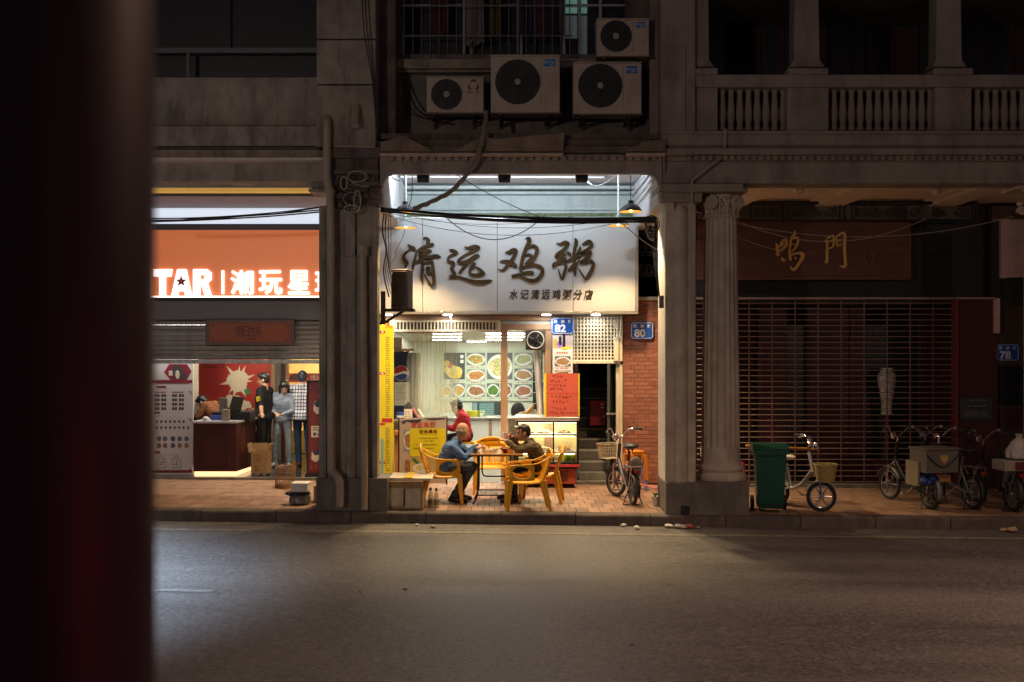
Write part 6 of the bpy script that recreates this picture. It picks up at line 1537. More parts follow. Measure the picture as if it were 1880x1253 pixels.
rs = thing('roller_shutter', 'grey roller shutter half raised above the toy shop opening', 'roller shutter', P3(440, 625, 3.2))
W = MB(); W.pbox(60, 640, 549, 588, 3.14, 3.5); W.build('housing', M('grey shutter housing', (.15, .155, .17), .5, metal=.2, var=.1), rs, bevel=.02)
slm = None; m_slat = M('grey shutter slat', (.30, .30, .29), .45, metal=.4, var=.12, dirt=.3)
for k in range(8):
    py = 592.5 + k * 9
    if slm is None:
        xa, xb = X(60, 3.25) - X(440, 3.2), X(640, 3.25) - X(440, 3.2); h = 8.9 / 112.8 / 2
        mb = MB(); mb.prism_x([(.0, -h), (-.012, -h * .9), (-.03, -h * .3), (-.03, h * .3), (-.012, h * .85), (.0, h)], xa, xb); o = mb.build('slat', m_slat, rs, world=False, angle=60); slm = o.data
    else: o = link('slat', slm, rs)
    o.location = (0, .05, Z(py, 3.25) - Z(625, 3.2))
W = MB(); W.pbox(60, 640, 661, 668, 3.2, 3.28); W.build('bottom_bar', M('scuffed bottom bar', (.30, .31, .32), .4, metal=.4, var=.4, scale=9), rs, bevel=.004)
fs_ = thing('hanging_sign', 'framed orange sign with dark elongated characters hung on the roller shutter', 'sign', P3(459, 610, 3.1))
W = MB(); W.pbox(377, 540, 586.5, 635, 3.09, 3.13); W.build('frame', M('dark maroon frame', (.075, .015, .015), .4), fs_, bevel=.006)
W = MB(); W.pbox(384, 533, 592, 629, 3.08, 3.09); W.build('panel', M('dull orange panel', (.34, .085, .03), .5, var=.08), fs_)
W = MB()
for p in ((387, 530, 594.2, 594.8), (387, 530, 626.4, 627), (387, 387.6, 595, 626.2), (529.4, 530, 595, 626.2)): W.pbox(*p, 3.0785, 3.08)
for sx in (390, 524):
    for sy in (597, 622): W.pbox(sx, sx + 3, sy, sy + 3, 3.0785, 3.08)
W.pbox(447, 471, 622, 623.4, 3.0785, 3.08)
for k, ch in enumerate('明日方舟'): ptext(W, ch, 434 + k * 11.6, 445.2 + k * 11.6, 599, 619, 3.08, .002, bold=.0)
W.build('lettering', M('dark brown lettering', (.05, .012, .01), .5), fs_, smooth=False)

# room behind
ZLF = .235
fl_l = sheet('shop_floor', -10, X(592, 3.35), 3.34, 8.6, lambda x: ZLF, M('glossy dark floor', (.035, .035, .042), .14, var=.3, scale=2), nx=2)
W = MB(); W.box(-9, X(590, 3.3), 3.30, 3.345, .1, ZLF + .006); o = W.build('threshold', m_plinth, None, bevel=.006); setp(o, 'low dark threshold along the toy shop opening', 'doorstep')
il = thing('shop_interior', 'red and cream interior walls of the toy shop', 'shop interior', (-4.5, 6, ZLF))
W = MB(); W.box(-10, X(527, 6.6), 6.6, 6.7, ZLF, 3.2); W.build('back_wall', M('cream wall', (.62, .54, .42), .6), il)
W = MB(); W.box(-5.4, -2.2, 8.5, 8.6, ZLF, 3.2); W.build('rear_wall', M('yellow shop wall', (.70, .50, .16), .5, var=.2), il)
W = MB(); W.box(-10, -2.2, 3.6, 8.6, 2.75, 2.85); W.build('ceiling', M('warm white ceiling', (.72, .64, .52), .6), il)
W = MB(); W.box(X(600, 3.5), X(600, 3.5) + .1, 3.5, 8.6, .1, 3.2); W.build('side_wall', M('cream wall'), il)
W = MB()
for k in range(5): W.box(X(534 + 2 * k, 7), -2.3, 5.2 + k * .6, 5.26 + k * .6, 2.70, 2.748)
W.build('ceiling_batten', m_tan, il)
for k, (x0, x1, y0, y1, s_) in enumerate(((-6.2, -4.9, 3.37, 3.5, 7), (-5.2, -4.6, 3.75, 4.0, 7), (-4.3, -3.5, 3.8, 4.1, 9), (-4.4, -3.4, 7.3, 7.8, 10))):
    t = thing('ceiling_light', ['panel light over the toy shop cash desk', 'panel light over the shop assistant', 'panel light over the two customers', 'panel light at the rear of the toy shop'][k], 'ceiling light', ((x0 + x1) / 2, (y0 + y1) / 2, 2.74))
    mb = MB(); mb.box(x0, x1, y0, y1, 2.715, 2.735); mb.build('diffuser', M('lit warm panel', (.9, .9, .9), .4, emit=(1, .86, .66), estr=38) if k else M('dim warm panel', (.9, .9, .9), .4, emit=(1, .9, .85), estr=16), t); mb = MB(); mb.box(x0 - .02, x1 + .02, y0 - .02, y1 + .02, 2.736, 2.749); mb.build('tray', m_white, t)
# red backdrop with a pale abstract burst (artwork replaced by a plain shape)
bd = thing('backdrop_poster', 'red backdrop board with a large pale abstract burst behind the cash desk', 'poster', P3(428, 730, 6.5))
W = MB(); W.pbox(362, 497, 600, 800, 6.5, 6.56); W.build('board', M('deep red board', (.42, .028, .018), .5, var=.12, scale=1.5), bd)
W = MB(); rect(W, 400, 496, 757, 800, 6.5, .002); W.build('lower_band', paint('orange red band', (.62, .09, .03)), bd, smooth=False)
mb = MB(); mb.mi = 0
r_ = random.Random(12)
for k in range(17):
    a = k * .37; L_ = 27 + 9 * math.sin(k * 2.3); c = (437, 700)
    p = [(c[0] + 3 * math.cos(a + PI / 2), c[1] - 3 * math.sin(a + PI / 2)), (c[0] + L_ * .6 * math.cos(a + .12), c[1] - L_ * .6 * math.sin(a + .12)), (c[0] + L_ * math.cos(a), c[1] - L_ * math.sin(a)), (c[0] + L_ * .6 * math.cos(a - .16), c[1] - L_ * .6 * math.sin(a - .16)), (c[0] - 3 * math.cos(a + PI / 2), c[1] + 3 * math.sin(a + PI / 2))]
    mb.prism([(X(u, 6.5), Z(v, 6.5)) for u, v in p], 6.5 - .003 - k * .0004, 6.5)
disc(mb, 437, 700, 19, 20, 6.5, .010, wob=.12, seed=2); disc(mb, 430, 738, 17, 13, 6.5, .009, wob=.25, seed=4); disc(mb, 450, 744, 11, 9, 6.5, .0095, wob=.3, seed=7)
mb.mi = 1; disc(mb, 455, 719, 5, 6, 6.5, .012)
mb.build('abstract_shape', [paint('pale ivory print', (.80, .72, .56)), paint('green print', (.05, .24, .10))], bd, smooth=False)
mb = MB(); tiny_rows(mb, 376, 412, 671, 677, 6.5, 1, ch=4, cw=5, seed=1, jag=.05); tiny_rows(mb, 393, 397, 724, 754, 6.5, 8, ch=2, cw=2.4, seed=2); mb.build('lettering', paint('dark red print', (.16, .01, .01)), bd, smooth=False)
sp_ = thing('spotlight', 'small track spotlight aimed at the red backdrop', 'spotlight', (X(432, 5.2), 5.1, 2.62))
mb = MB(); mb.lathe([(.04, -.06), (.05, .06)], (0, 0, 0), 14, 'Y'); mb.tube([(0, 0, .02), (0, 0, .13)], .01, 6); mb.build('housing', m_black, sp_, world=False)
ld = bpy.data.lights.new('spot', 'SPOT'); ld.energy = 60; ld.color = (1, .80, .55); ld.spot_size = R(50); ld.spot_blend = .8; ld.shadow_soft_size = .04
lo = bpy.data.objects.new('spot', ld); col.objects.link(lo); lo.parent = sp_; lo.location = (0, .07, 0); lo.rotation_euler = (R(62), 0, 0)
for a, b, c, nm in ((497.5, 506, m_tan, 'timber post at the edge of the red backdrop'), (506.5, 516, M('grey green post', (.16, .16, .13), .5), 'grey green post between two timber posts in the toy shop'), (516.5, 523, m_redwood, 'dark red post in the toy shop'), (523.5, 528, m_tan, 'narrow timber post beside the bright rear room')):
    W = MB(); W.pbox(a, b, 600, 870, 6.3, 6.45); setp(W.build('post', c, None, bevel=.004), nm, 'post')
bn = thing('banner', 'red banner with white characters across the rear room of the toy shop', 'banner', P3(560, 693, 7.2))
W = MB(); W.pbox(527, 640, 686, 702, 7.2, 7.22); W.build('cloth', paint('banner red', (.55, .05, .03)), bn, smooth=False)
mb = MB()
for k, ch in enumerate('明日方舟'): ptext(mb, ch, 570 + k * 6.6, 576.2 + k * 6.6, 688.5, 698, 7.2, .002)
mb.build('lettering', m_whitepr, bn, smooth=False)
mb = MB(); disc(mb, 541, 693, 7, 6, 7.2, .002, wob=.15, seed=5); disc(mb, 534, 695, 3, 3, 7.2, .003); mb.build('emblem', paint('dark emblem', (.08, .06, .10)), bn, smooth=False)
for k, (a, b, c, d, cc, lab) in enumerate(((529, 549, 708, 728, (.75, .48, .03), 'yellow framed screen in the rear room behind the checked shirt'), (520, 572, 790, 832, (.62, .40, .05), 'low yellow display case at the rear of the toy shop'), (520, 580, 834, 840, (.1, .06, .03), 'dark shelf edge below the yellow display case'))):
    W = MB(); W.pbox(a, b, c, d, 7.6 if k == 0 else 7.4 + .1 * k, 7.9); o = W.build('display', paint('yellow display %d' % k, cc), None, bevel=.006); setp(o, lab, 'display')
    if k == 0: mb = MB(); mb.tube([P3(a, c, 7.59), P3(b, c, 7.59), P3(b, d, 7.59), P3(a, d, 7.59)], .02, 6, closed=True); mb.build('frame', paint('violet frame', (.25, .16, .6)), o)

# white price poster on the left jamb
wp = thing('poster', 'tall white price poster with small pictures and red bands beside the cash desk', 'poster', P3(315, 770, 3.7))
W = MB(); W.pbox(150, 354.5, 655, 872, 3.7, 3.73); W.build('sheet', M('white poster sheet', (.68, .67, .69), .45, var=.03), wp, smooth=False)
yw_ = 3.7
mb = MB(); rect(mb, 150, 353, 698, 704, yw_, .002); rect(mb, 150, 353, 863.5, 868.5, yw_, .002)
for a, b, c, d in ((287, 305, 709, 713), (283, 305, 719.5, 721.5), (315, 337, 719.5, 721.5), (283, 294, 756.5, 760), (283, 294, 829, 833), (346, 351, 769, 770.5), (349.5, 351, 769, 775), (346, 351, 862, 863.5), (349.5, 351, 858, 863)): rect(mb, a, b, c, d, yw_, .002)
mb.prism([(X(a, yw_), Z(b, yw_)) for a, b in ((301, 684), (311, 669), (343, 669), (352, 682), (343, 698), (313, 698))], yw_ - .003, yw_); mb.build('red_print', paint('maroon print', (.24, .012, .03)), wp, smooth=False)
mb = MB(); disc(mb, 326, 684, 11, 13, yw_, .0045, wob=.12, seed=4); disc(mb, 336, 690, 7, 7, yw_, .0048, wob=.2, seed=5)
rect(mb, 286, 348, 704.6, 705.6, yw_, .002); rect(mb, 346, 351, 719, 720.5, yw_, .002); rect(mb, 349.5, 351, 719, 725, yw_, .002)
for x0 in (284, 296, 316, 328.5):
    for r__ in range(4):
        rect(mb, x0 + (0 if x0 > 310 else 0), x0 + 4.2, 724 + r__ * 8, 729.3 + r__ * 8, yw_, .002); rect(mb, x0 + 4.8, x0 + 9, 724 + r__ * 8, 729.3 + r__ * 8, yw_, .002)
for r__ in range(2):
    for k in range(7 + r__): disc(mb, 288 + k * 8.2, 774.5 + r__ * 11, 2.2, 2.8, yw_, .002, seg=9, wob=.3, seed=k + 9 * r__)
tiny_rows(mb, 288, 310, 714, 717, yw_, 1, ch=1, cw=1.6, seed=1); tiny_rows(mb, 284, 306, 762, 766, yw_, 1, ch=1.2, cw=1.6, seed=2); tiny_rows(mb, 284, 330, 833, 836, yw_, 1, ch=1, cw=1.6, seed=3, jag=.05); tiny_rows(mb, 300, 320, 863, 865, yw_, 1, ch=1, cw=1.6, seed=3, jag=.05)
for (c0,) in ((297,), (324,)):
    mb.tube([P3(c0 - 4, 842, yw_ - .002), P3(c0 - 3, 837.5, yw_ - .002), P3(c0 + 2, 837.5, yw_ - .002), P3(c0 + 3, 842, yw_ - .002)], .004, 5); mb.tube([P3(c0 - 8, 843, yw_ - .002), P3(c0 + 7, 843, yw_ - .002), P3(c0 + 8, 858, yw_ - .002), P3(c0 - 7, 860, yw_ - .002)], .0045, 5, closed=True); tiny_rows(mb, c0 - 4, c0 + 5, 847, 855, yw_, 2, ch=3, cw=2.2, seed=c0, jag=.05)
mb.build('dark_print', paint('slate ink', (.05, .045, .06)), wp, smooth=False, kind='stuff')
mb = MB(); disc(mb, 326, 688, 4, 8, yw_, .0055); rect(mb, 310, 317, 681, 690, yw_, .005); mb.build('pale_print', paint('cream print', (.72, .66, .50)), wp, smooth=False)
for k, cc in enumerate(((.12, .13, .16), (.14, .14, .15), (.06, .06, .07), (.10, .14, .30), (.10, .16, .12), (.18, .12, .10), (.22, .12, .10), (.10, .12, .2), (.34, .18, .10), (.28, .18, .12))):
    mb = MB(); disc(mb, (292, 303, 317.5, 330, 342.5)[k % 5], 806 + 12.5 * (k // 5), 4.3, 4.8, yw_, .002, wob=.12, seed=k); mb.build('goods_picture', paint('goods %d' % k, cc), wp, smooth=False)
W = MB(); W.pbox(355, 362, 640, 775, 4.6, 4.7); o = W.build('jamb', M('cream wall'), None); setp(o, 'cream wall edge between the white poster and the red backdrop', 'jamb')

# cash desk
YC = 3.45
cdk = thing('cash_desk', 'dark maroon panelled cash desk with an angled end and glowing plinth light', 'cash desk', P3(400, 870, YC))
xa, xb, xc = X(355, YC), X(434, YC), X(461, YC + .75)
zt, zb = Z(778, YC), ZLF + .085
m_desk = M('maroon desk laminate', (.055, .014, .016), .55, var=.12, spec=.2)
W = MB(); vs = [(xa, YC, zb), (xb, YC, zb), (xc, YC + .75, zb), (xc, YC + 1.1, zb), (xa, YC + 1.1, zb)]
W.add(vs + [(a, b, zt) for a, b, c in vs], [(4, 3, 2, 1, 0), (5, 6, 7, 8, 9), (0, 1, 6, 5), (1, 2, 7, 6), (2, 3, 8, 7), (3, 4, 9, 8), (4, 0, 5, 9)]); W.build('carcass', m_desk, cdk, bevel=.006, smooth=False)
W = MB(); vs = [(xa - .02, YC - .03, zt + .003), (xb + .01, YC - .03, zt + .003), (xc + .03, YC + .73, zt + .003), (xc + .03, YC + 1.1, zt + .003), (xa - .02, YC + 1.1, zt + .003)]
W.add(vs + [(a, b, c + .035) for a, b, c in vs], [(4, 3, 2, 1, 0), (5, 6, 7, 8, 9), (0, 1, 6, 5), (1, 2, 7, 6), (2, 3, 8, 7), (3, 4, 9, 8), (4, 0, 5, 9)]); W.build('worktop', M('pale desk top', (.42, .42, .46), .3), cdk, bevel=.004, smooth=False)
W = MB()
for p in ((372, 418, 797, 799), (372, 418, 855, 857), (372, 374, 799.2, 854.8), (416, 418, 799.2, 854.8)): W.pbox(*p, YC - .012, YC)
W.build('panel_moulding', m_desk, cdk, bevel=.003)
d_ = (Vector((xc, YC + .75, 0)) - Vector((xb, YC, 0))); mid = Vector((xb, YC, (zt + zb) / 2)) + d_ * .45; nrm_ = Vector((d_.y, -d_.x, 0)).normalized(); tn = d_.normalized()
mb = MB(); q = mid + nrm_ * .003; hh, ww = .52 * (zt - zb), .09
mb.tube([q + Vector((0, 0, hh * .8)), q + tn * ww, q - Vector((0, 0, hh * .8)), q - tn * ww], .007, 5, closed=True); mb.tube([q + Vector((0, 0, hh * .35)), q + tn * .05, q - Vector((0, 0, hh * .35)), q - tn * .05], .006, 5, closed=True); mb.build('diamond_emblem', M('copper inlay', (.45, .14, .06), .35, metal=.5), cdk)
W = MB(); vs = [(xa, YC + .06, ZLF + .005), (xb - .03, YC + .06, ZLF + .005), (xc - .06, YC + .8, ZLF + .005), (xc - .06, YC + 1.0, ZLF + .005), (xa, YC + 1.0, ZLF + .005)]
W.add(vs + [(a, b, zb - .003) for a, b, c in vs], [(4, 3, 2, 1, 0), (5, 6, 7, 8, 9), (0, 1, 6, 5), (1, 2, 7, 6), (2, 3, 8, 7), (3, 4, 9, 8), (4, 0, 5, 9)]); W.build('plinth_light', M('lit plinth strip', (.9, .8, .6), .4, emit=(1, .66, .32), estr=1.5), cdk, smooth=False)
# goods on the desk
def deskbox(nm, lab, cat, px0, px1, py0, py1, y0, y1, mat, bev=.005):
    W = MB(); W.pbox(px0, px1, py0, py1, y0, y1); o = W.build(nm, mat, None, bevel=bev); return setp(o, lab, cat)
deskbox('display_box', 'long black display box on the cash desk', 'box', 421, 459, 756.5, 774.8, YC + .35, YC + .75, m_black)
deskbox('display_box', 'blue crate behind the grey card stand on the cash desk', 'box', 386, 418, 763, 774.8, YC + .25, YC + .6, paint('royal blue', (.03, .06, .30)))
deskbox('display_box', 'black box under the arm of the bent cashier', 'box', 388, 404, 757, 762.8, YC + .3, YC + .6, m_black)
deskbox('card_stand', 'tall grey beige card stand on the cash desk', 'stand', 407, 421, 752, 774.5, YC + .05, YC + .1, paint('card grey', (.34, .29, .22)))
deskbox('card_stand', 'dark grey upright board behind the card stand', 'board', 402.5, 417, 731, 756.5, YC + .27, YC + .30, paint('dark card', (.12, .115, .10)))
mn = thing('monitor', 'thin black monitor seen from its side on the cash desk', 'monitor', P3(434, 774, YC + .5))
mb = MB(); mb.obox(P3(434, 743, YC + .3), (.02, .30, .27), Matrix.Rotation(R(16), 3, 'Y') @ Matrix.Rotation(R(-24), 3, 'Z')); mb.build('screen', m_black, mn, bevel=.004); mb = MB(); mb.tube([P3(436, 750, YC + .3), P3(433, 762, YC + .4), P3(433, 774, YC + .5)], .014, 8); mb.lathe([(.09, 0), (.08, .012)], P3(433, 774.5, YC + .5), 16); mb.build('stand', m_black, mn)
mb = MB(); mb.ell(P3(378, 770, YC + .2), (.06, .06, .05), 12, 8); mb.ell(P3(384, 773, YC + .15), (.04, .04, .025), 10, 6); setp(mb.build('tape_dispenser', paint('pale grey plastic', (.45, .45, .48))), 'pale grey tape dispenser on the cash desk', 'tape dispenser')
# red display stand at the pillar
rd = thing('display_stand', 'tall dark red display board with white price label partly behind the grey pillar', 'display stand', P3(580, 872, 3.5))
W = MB(); W.pbox(563.5, 640, 701, 870, 3.5, 3.56); W.build('board', M('dark red board', (.15, .012, .018), .4, var=.05), rd, bevel=.004)
W = MB(); W.pbox(563, 566, 699, 872, 3.48, 3.57); W.pbox(566.2, 640, 699, 702, 3.48, 3.57); W.pbox(560, 640, 870.4, 876, 3.44, 3.7); W.build('frame', m_black, rd, bevel=.003)
W = MB(); W.pbox(571.5, 612, 782.5, 803, 3.492, 3.5); lb2 = W.build('label', m_paper, rd, smooth=False)
mb = MB()
for (ch, a, b, c, d) in (('周', 573.5, 581, 784.5, 792.5), ('边', 582, 589.5, 784.5, 792.5), ('售', 573.5, 581, 794, 801.5), ('点', 582, 589.5, 794, 801.5)): ptext(mb, ch, a, b, c, d, 3.492, .002, bold=.02)
mb.build('lettering', m_ink, lb2, smooth=False)
mb = MB(); ptext(mb, 'ART', 565.5, 596, 855, 866.5, 3.5, .002, bold=.03); mb.build('lettering', paint('muted red print', (.28, .04, .04)), rd, smooth=False)
mb = MB(); mb.mi = 0; disc(mb, 584, 748, 9, 12, 3.5, .002, wob=.14, seed=3); disc(mb, 580, 838, 9, 10, 3.5, .002, wob=.16, seed=8); mb.mi = 1; disc(mb, 583, 742, 6, 6, 3.5, .004, wob=.1, seed=2); disc(mb, 581, 831, 7, 5, 3.5, .004, wob=.1, seed=2); mb.mi = 2; disc(mb, 587, 728, 3, 3, 3.5, .003)
mb.build('abstract_print', [paint('pale print', (.6, .58, .55)), paint('dark blue print', (.03, .04, .09)), paint('orange print')], rd, smooth=False)
# cartons and goods on the floor
cb = thing('carton', 'open brown carton on the toy shop floor in front of the apron', 'carton', P3(478, 868, 3.7))
m_card = M('brown cardboard', (.30, .18, .09), .8, var=.12, scale=6)
W = MB(); W.pbox(461, 491, 829, 870, 3.6, 3.62); W.box(X(461, 3.6), X(461, 3.6) + .015, 3.62, 3.9, Z(870, 3.6), Z(829, 3.6)); W.box(X(491, 3.6) - .015, X(491, 3.6), 3.62, 3.9, Z(870, 3.6), Z(829, 3.6)); W.box(X(461, 3.6), X(491, 3.6), 3.9, 3.915, Z(870, 3.6), Z(829, 3.6)); W.build('side', m_card, cb)
W = MB(); W.obox(P3(459.5, 822, 3.75), (.012, .3, .15), Matrix.Rotation(R(-10), 3, 'Y')); W.obox(P3(495, 823, 3.75), (.012, .3, .16), Matrix.Rotation(R(20), 3, 'Y')); W.obox(P3(477, 821, 3.92), (.28, .012, .14), Matrix.Rotation(R(-12), 3, 'X')); W.build('flap', m_card, cb)
mb = MB(); tiny_rows(mb, 466, 486, 834, 850, 3.6, 4, ch=2, cw=3, seed=6); tiny_rows(mb, 468, 480, 856, 866, 3.6, 2, ch=3, cw=4, seed=8); mb.build('print', paint('carton ink', (.08, .05, .03)), cb, smooth=False)

# people in the toy shop
def stand(x, y, rz, label, S, over, ct, cl, sh, sk, hair, seed, look, **k):
    J = dict(pelvis=(0, 0, .93), waist=(.01, 0, 1.06), chest=(.02, 0, 1.26), neck=(.0, 0, 1.44), head=(.025, 0, 1.585), look=look, shL=(0, .185, 1.385), shR=(0, -.185, 1.385), elL=(-.02, .24, 1.09), wrL=(.12, .22, .87), hdL=(.17, .21, .80), elR=(-.02, -.24, 1.09), wrR=(.12, -.22, .87), hdR=(.17, -.21, .80),
             hipL=(0, .09, .91), hipR=(0, -.09, .91), knL=(.02, .10, .49), knR=(.02, -.10, .49), anL=(-.02, .11, .085), anR=(-.02, -.11, .085), toL=(.15, .13, .03), toR=(.15, -.13, .03))
    J.update(over)
    return figure(label, (x, y, ZLF), rz, J, ct, cl, sh, sk, hair, vox=.011, height=S, seed=seed, **k)
ya = 4.75; sA = .985
tA, HA, JA = stand(X(486, ya), ya, PI * .90, 'shop assistant in a black shirt and dark apron turned toward the red backdrop', sA,
      dict(elL=(-.10, .30, 1.13), wrL=(-.20, .44, 1.02), hdL=(-.25, .50, .99), pnL=(0, 0, -1), head=(.03, 0, 1.585), elR=(.08, -.22, 1.10), wrR=(.26, -.12, 1.05), hdR=(.33, -.10, 1.05)), m_blackC, M('black work trousers', (.015, .015, .018), .9), m_sneak, m_skin, ('short', m_hair), 11, (.9, .35, -.1), sleeve=0, fat=1.0)
# apron
mb = MB(); n = 14; vs = []; fs = []
for j in range(11):
    z = (1.30 - .86 * j / 10) * sA
    for i in range(n + 1):
        a = -1.75 + 3.5 * i / n; w = .16 + (.02 + .035 * j / 10); dep = .135 + .02 * j / 10 + .008 * math.sin(a * 7 + j * .6); am = 1.0 if j > 2 else .55
        vs.append((dep * math.cos(a * am) * sA + .015, w * math.sin(a * am) * sA, z))
for j in range(10):
    for i in range(n): fs.append((j * (n + 1) + i, j * (n + 1) + i + 1, (j + 1) * (n + 1) + i + 1, (j + 1) * (n + 1) + i))
mb.add(vs, fs); o = mb.build('apron', M('dark brown apron', (.035, .022, .018), .9, var=.2, bump=.3, bscale=90), tA, world=False); o.modifiers.new('thick', 'SOLIDIFY').thickness = .006
mb = MB(); mb.lathe([(.085, 0), (.085, .006)], (.09, .165, .70), 24, 'Z', rot=Matrix.Rotation(R(62), 3, 'Z') @ Matrix.Rotation(R(90), 3, 'Y')) if False else None
Rw = Matrix.Rotation(R(58), 3, 'Z') @ Matrix.Rotation(R(90), 3, 'Y')
c0 = Vector((.115, .155, .72)) * sA; mb = MB(); vs = [c0 + Rw @ Vector((.09 * math.cos(2 * PI * i / 28), .09 * math.sin(2 * PI * i / 28), .012)) for i in range(28)]; mb.add(vs, [tuple(range(28))]); em = mb.build('apron_emblem', m_whitepr, tA, world=False, smooth=False); em.modifiers.new('thick', 'SOLIDIFY').thickness = .004
mb = MB()
for k in range(4): 
    for s in (-1, 1): mb.obox(c0 + Rw @ Vector((-.045 + .03 * k, s * .03 - .004 * k, .0155)), (.016, .035, .004), Rw)
mb.build('emblem_print', m_ink, tA, world=False, smooth=False)
shl, ell_ = JA['shL'], JA['elL']
mb = MB(); 
for k in range(3): mb.obox(shl.lerp(ell_, .42 + .12 * k) + Vector((-.0, .069, .01)), (.075, .004, .018), Matrix.Rotation(R(14), 3, 'Y'))
mb.build('sleeve_print', m_yell, tA, world=False, smooth=False)
yw2 = 5.0
tW, HW, JW = stand(X(519, yw2), yw2, -PI / 2 - .15, 'long haired woman in a grey blue hoodie and pale jeans looking down at her hands', .93,
      dict(waist=(.03, .01, 1.06), chest=(.07, .03, 1.24), neck=(.10, .05, 1.40), head=(.16, .09, 1.53), shL=(.06, .20, 1.35), shR=(.06, -.15, 1.36), elL=(.12, .25, 1.08), wrL=(.28, .10, 1.02), hdL=(.35, .05, 1.02), elR=(.12, -.20, 1.09), wrR=(.27, -.06, 1.05), hdR=(.34, 0, 1.05), anL=(0, .14, .085), anR=(0, -.16, .085), toL=(.17, .16, .03), toR=(.17, -.19, .03), knL=(.03, .13, .48), knR=(.03, -.14, .48)), m_hood, m_jeanL, m_sneak, M('fair skin', (.60, .38, .28), .5), ('long', m_hair), 13, (.85, .25, -.55))
yk = 4.95
tK, HK, JK = stand(X(555, yk), yk, PI / 2 - .05, 'man in a black and white checked shirt and dark jeans seen from behind', 1.0,
      dict(elL=(.10, .28, 1.12), wrL=(.16, .33, 1.0), hdL=(.12, .40, 1.0), pnL=(0, 0, -1), shL=(0, .195, 1.39), shR=(0, -.195, 1.39), anL=(.02, .07, .085), toL=(.19, .08, .03), knL=(.03, .09, .49), anR=(-.02, -.13, .085)), m_plaid, m_jeanD, M('maroon shoe', (.10, .015, .015), .5), M('fair skin'), ('short', M('blue black hair', (.02, .03, .055), .35, var=.3, scale=40)), 17, (.98, .1, -.1), top_lo=.93)
collar(tK, JK, 1, m_plaid, r=.07)
mb = MB(); n = 20; vs = []
for j in range(4):
    for i in range(n): a = 2 * PI * i / n; vs.append(((.150 + .008 * j + .006 * math.sin(a * 6)) * math.cos(a) + .01, (.195 + .008 * j) * math.sin(a), 1.02 - .06 * j))
mb.add(vs, [(j * n + i, (j + 1) * n + i, (j + 1) * n + (i + 1) % n, j * n + (i + 1) % n) for j in range(3) for i in range(n)]); o = mb.build('shirt_tail', m_plaid, tK, world=False); o.modifiers.new('thick', 'SOLIDIFY').thickness = .005
yc2 = YC + .95
J_ = dict(chest=(.18, 0, 1.13), waist=(.06, 0, 1.03), neck=(.27, 0, 1.20), head=(.37, -.02, 1.24), shL=(.20, .18, 1.20), shR=(.20, -.18, 1.20), elL=(.32, .24, .98), wrL=(.46, .16, .95), hdL=(.53, .14, .95), elR=(.34, -.2, .98), wrR=(.48, -.12, .95), hdR=(.54, -.1, .95))
tC, HC, JC = stand(X(404, yc2), yc2, PI - .25, 'cashier in a rust brown jumper bending forward behind the cash desk', .95, J_, m_brownJ, m_blackC, m_sneak, M('fair skin'), ('short', m_hair), 19, (.75, .1, -.65))
# ------------------------------------------------------------------ bicycles and electric bikes
m_silver = M('silver paint', (.50, .49, .47), .3, metal=.6, var=.06); m_chrome = M('chrome tube', (.66, .62, .66), .18, metal=1.0, var=.05); m_greyF = M('grey bike frame', (.20, .20, .21), .4, metal=.3)
m_wick = M('wicker', (.42, .30, .10), .75, var=.3, scale=30); m_seat = M('black saddle', (.02, .02, .022), .45, var=.2); m_cover = M('white saddle cover', (.60, .56, .48), .6, var=.15)
m_reflect = M('red reflector', (.35, .01, .01), .2); m_box = M('grey beige box', (.14, .125, .10), .6, var=.1); m_orangeP = M('orange plastic', (.70, .24, .02), .4)
def wheel(parent, x, steer_c, r, kind, mat_rim, tw=.022):
    """wheel in the x-z plane of its own frame at (x, 0, r); steer turns it about the vertical"""
    Rz = Matrix.Rotation(steer_c, 3, 'Z'); c = Vector((x, 0, r))
    def T(mb): mb.v = [tuple(c + Rz @ Vector(v)) for v in mb.v]; return mb
    mb = MB(); mb.tube([((r - tw) * math.cos(a), 0, (r - tw) * math.sin(a)) for a in [2 * PI * i / 36 for i in range(36)]], tw, 8, closed=True); w = T(mb).build('wheel', m_black, parent, world=False)
    mb = MB(); mb.tube([((r - 2 * tw - .006) * math.cos(a), 0, (r - 2 * tw - .006) * math.sin(a)) for a in [2 * PI * i / 36 for i in range(36)]], .010, 6, closed=True); mb.lathe([(.03, -.045), (.038, -.02), (.038, .02), (.03, .045)], (0, 0, 0), 14, 'Y')
    if kind == 'mag':
        for k in range(6):
            a = 2 * PI * k / 6; d = Vector((math.cos(a), 0, math.sin(a))); mb.tube([d * .03, d * (r - 2 * tw - .008)], [.016, .010], 6)
    else:
        for k in range(18):
            a = 2 * PI * k / 18; b = a + (.5 if k % 2 else -.5); mb.tube([(.03 * math.cos(b), .02 * (1 if k % 2 else -1), .03 * math.sin(b)), ((r - .05) * math.cos(a), 0, (r - .05) * math.sin(a))], .0022, 4)
    T(mb).build('rim', mat_rim, w, world=False)
    return w
def fender(parent, x, steer, r, a0, a1, mat, w=.045):
    Rz = Matrix.Rotation(steer, 3, 'Z'); c = Vector((x, 0, r)); mb = MB(); vs = []; n = 16
    for i in range(n + 1):
        a = a0 + (a1 - a0) * i / n
        for s, dr in ((-1, .018), (0, .03), (1, .018)): vs.append(c + Rz @ Vector(((r + dr) * math.cos(a), s * w, (r + dr) * math.sin(a))))
    mb.add(vs, [(3 * i + k, 3 * i + k + 1, 3 * i + k + 4, 3 * i + k + 3) for i in range(n) for k in range(2)])
    o = mb.build('mudguard', mat, parent, world=False); o.modifiers.new('t', 'SOLIDIFY').thickness = .004
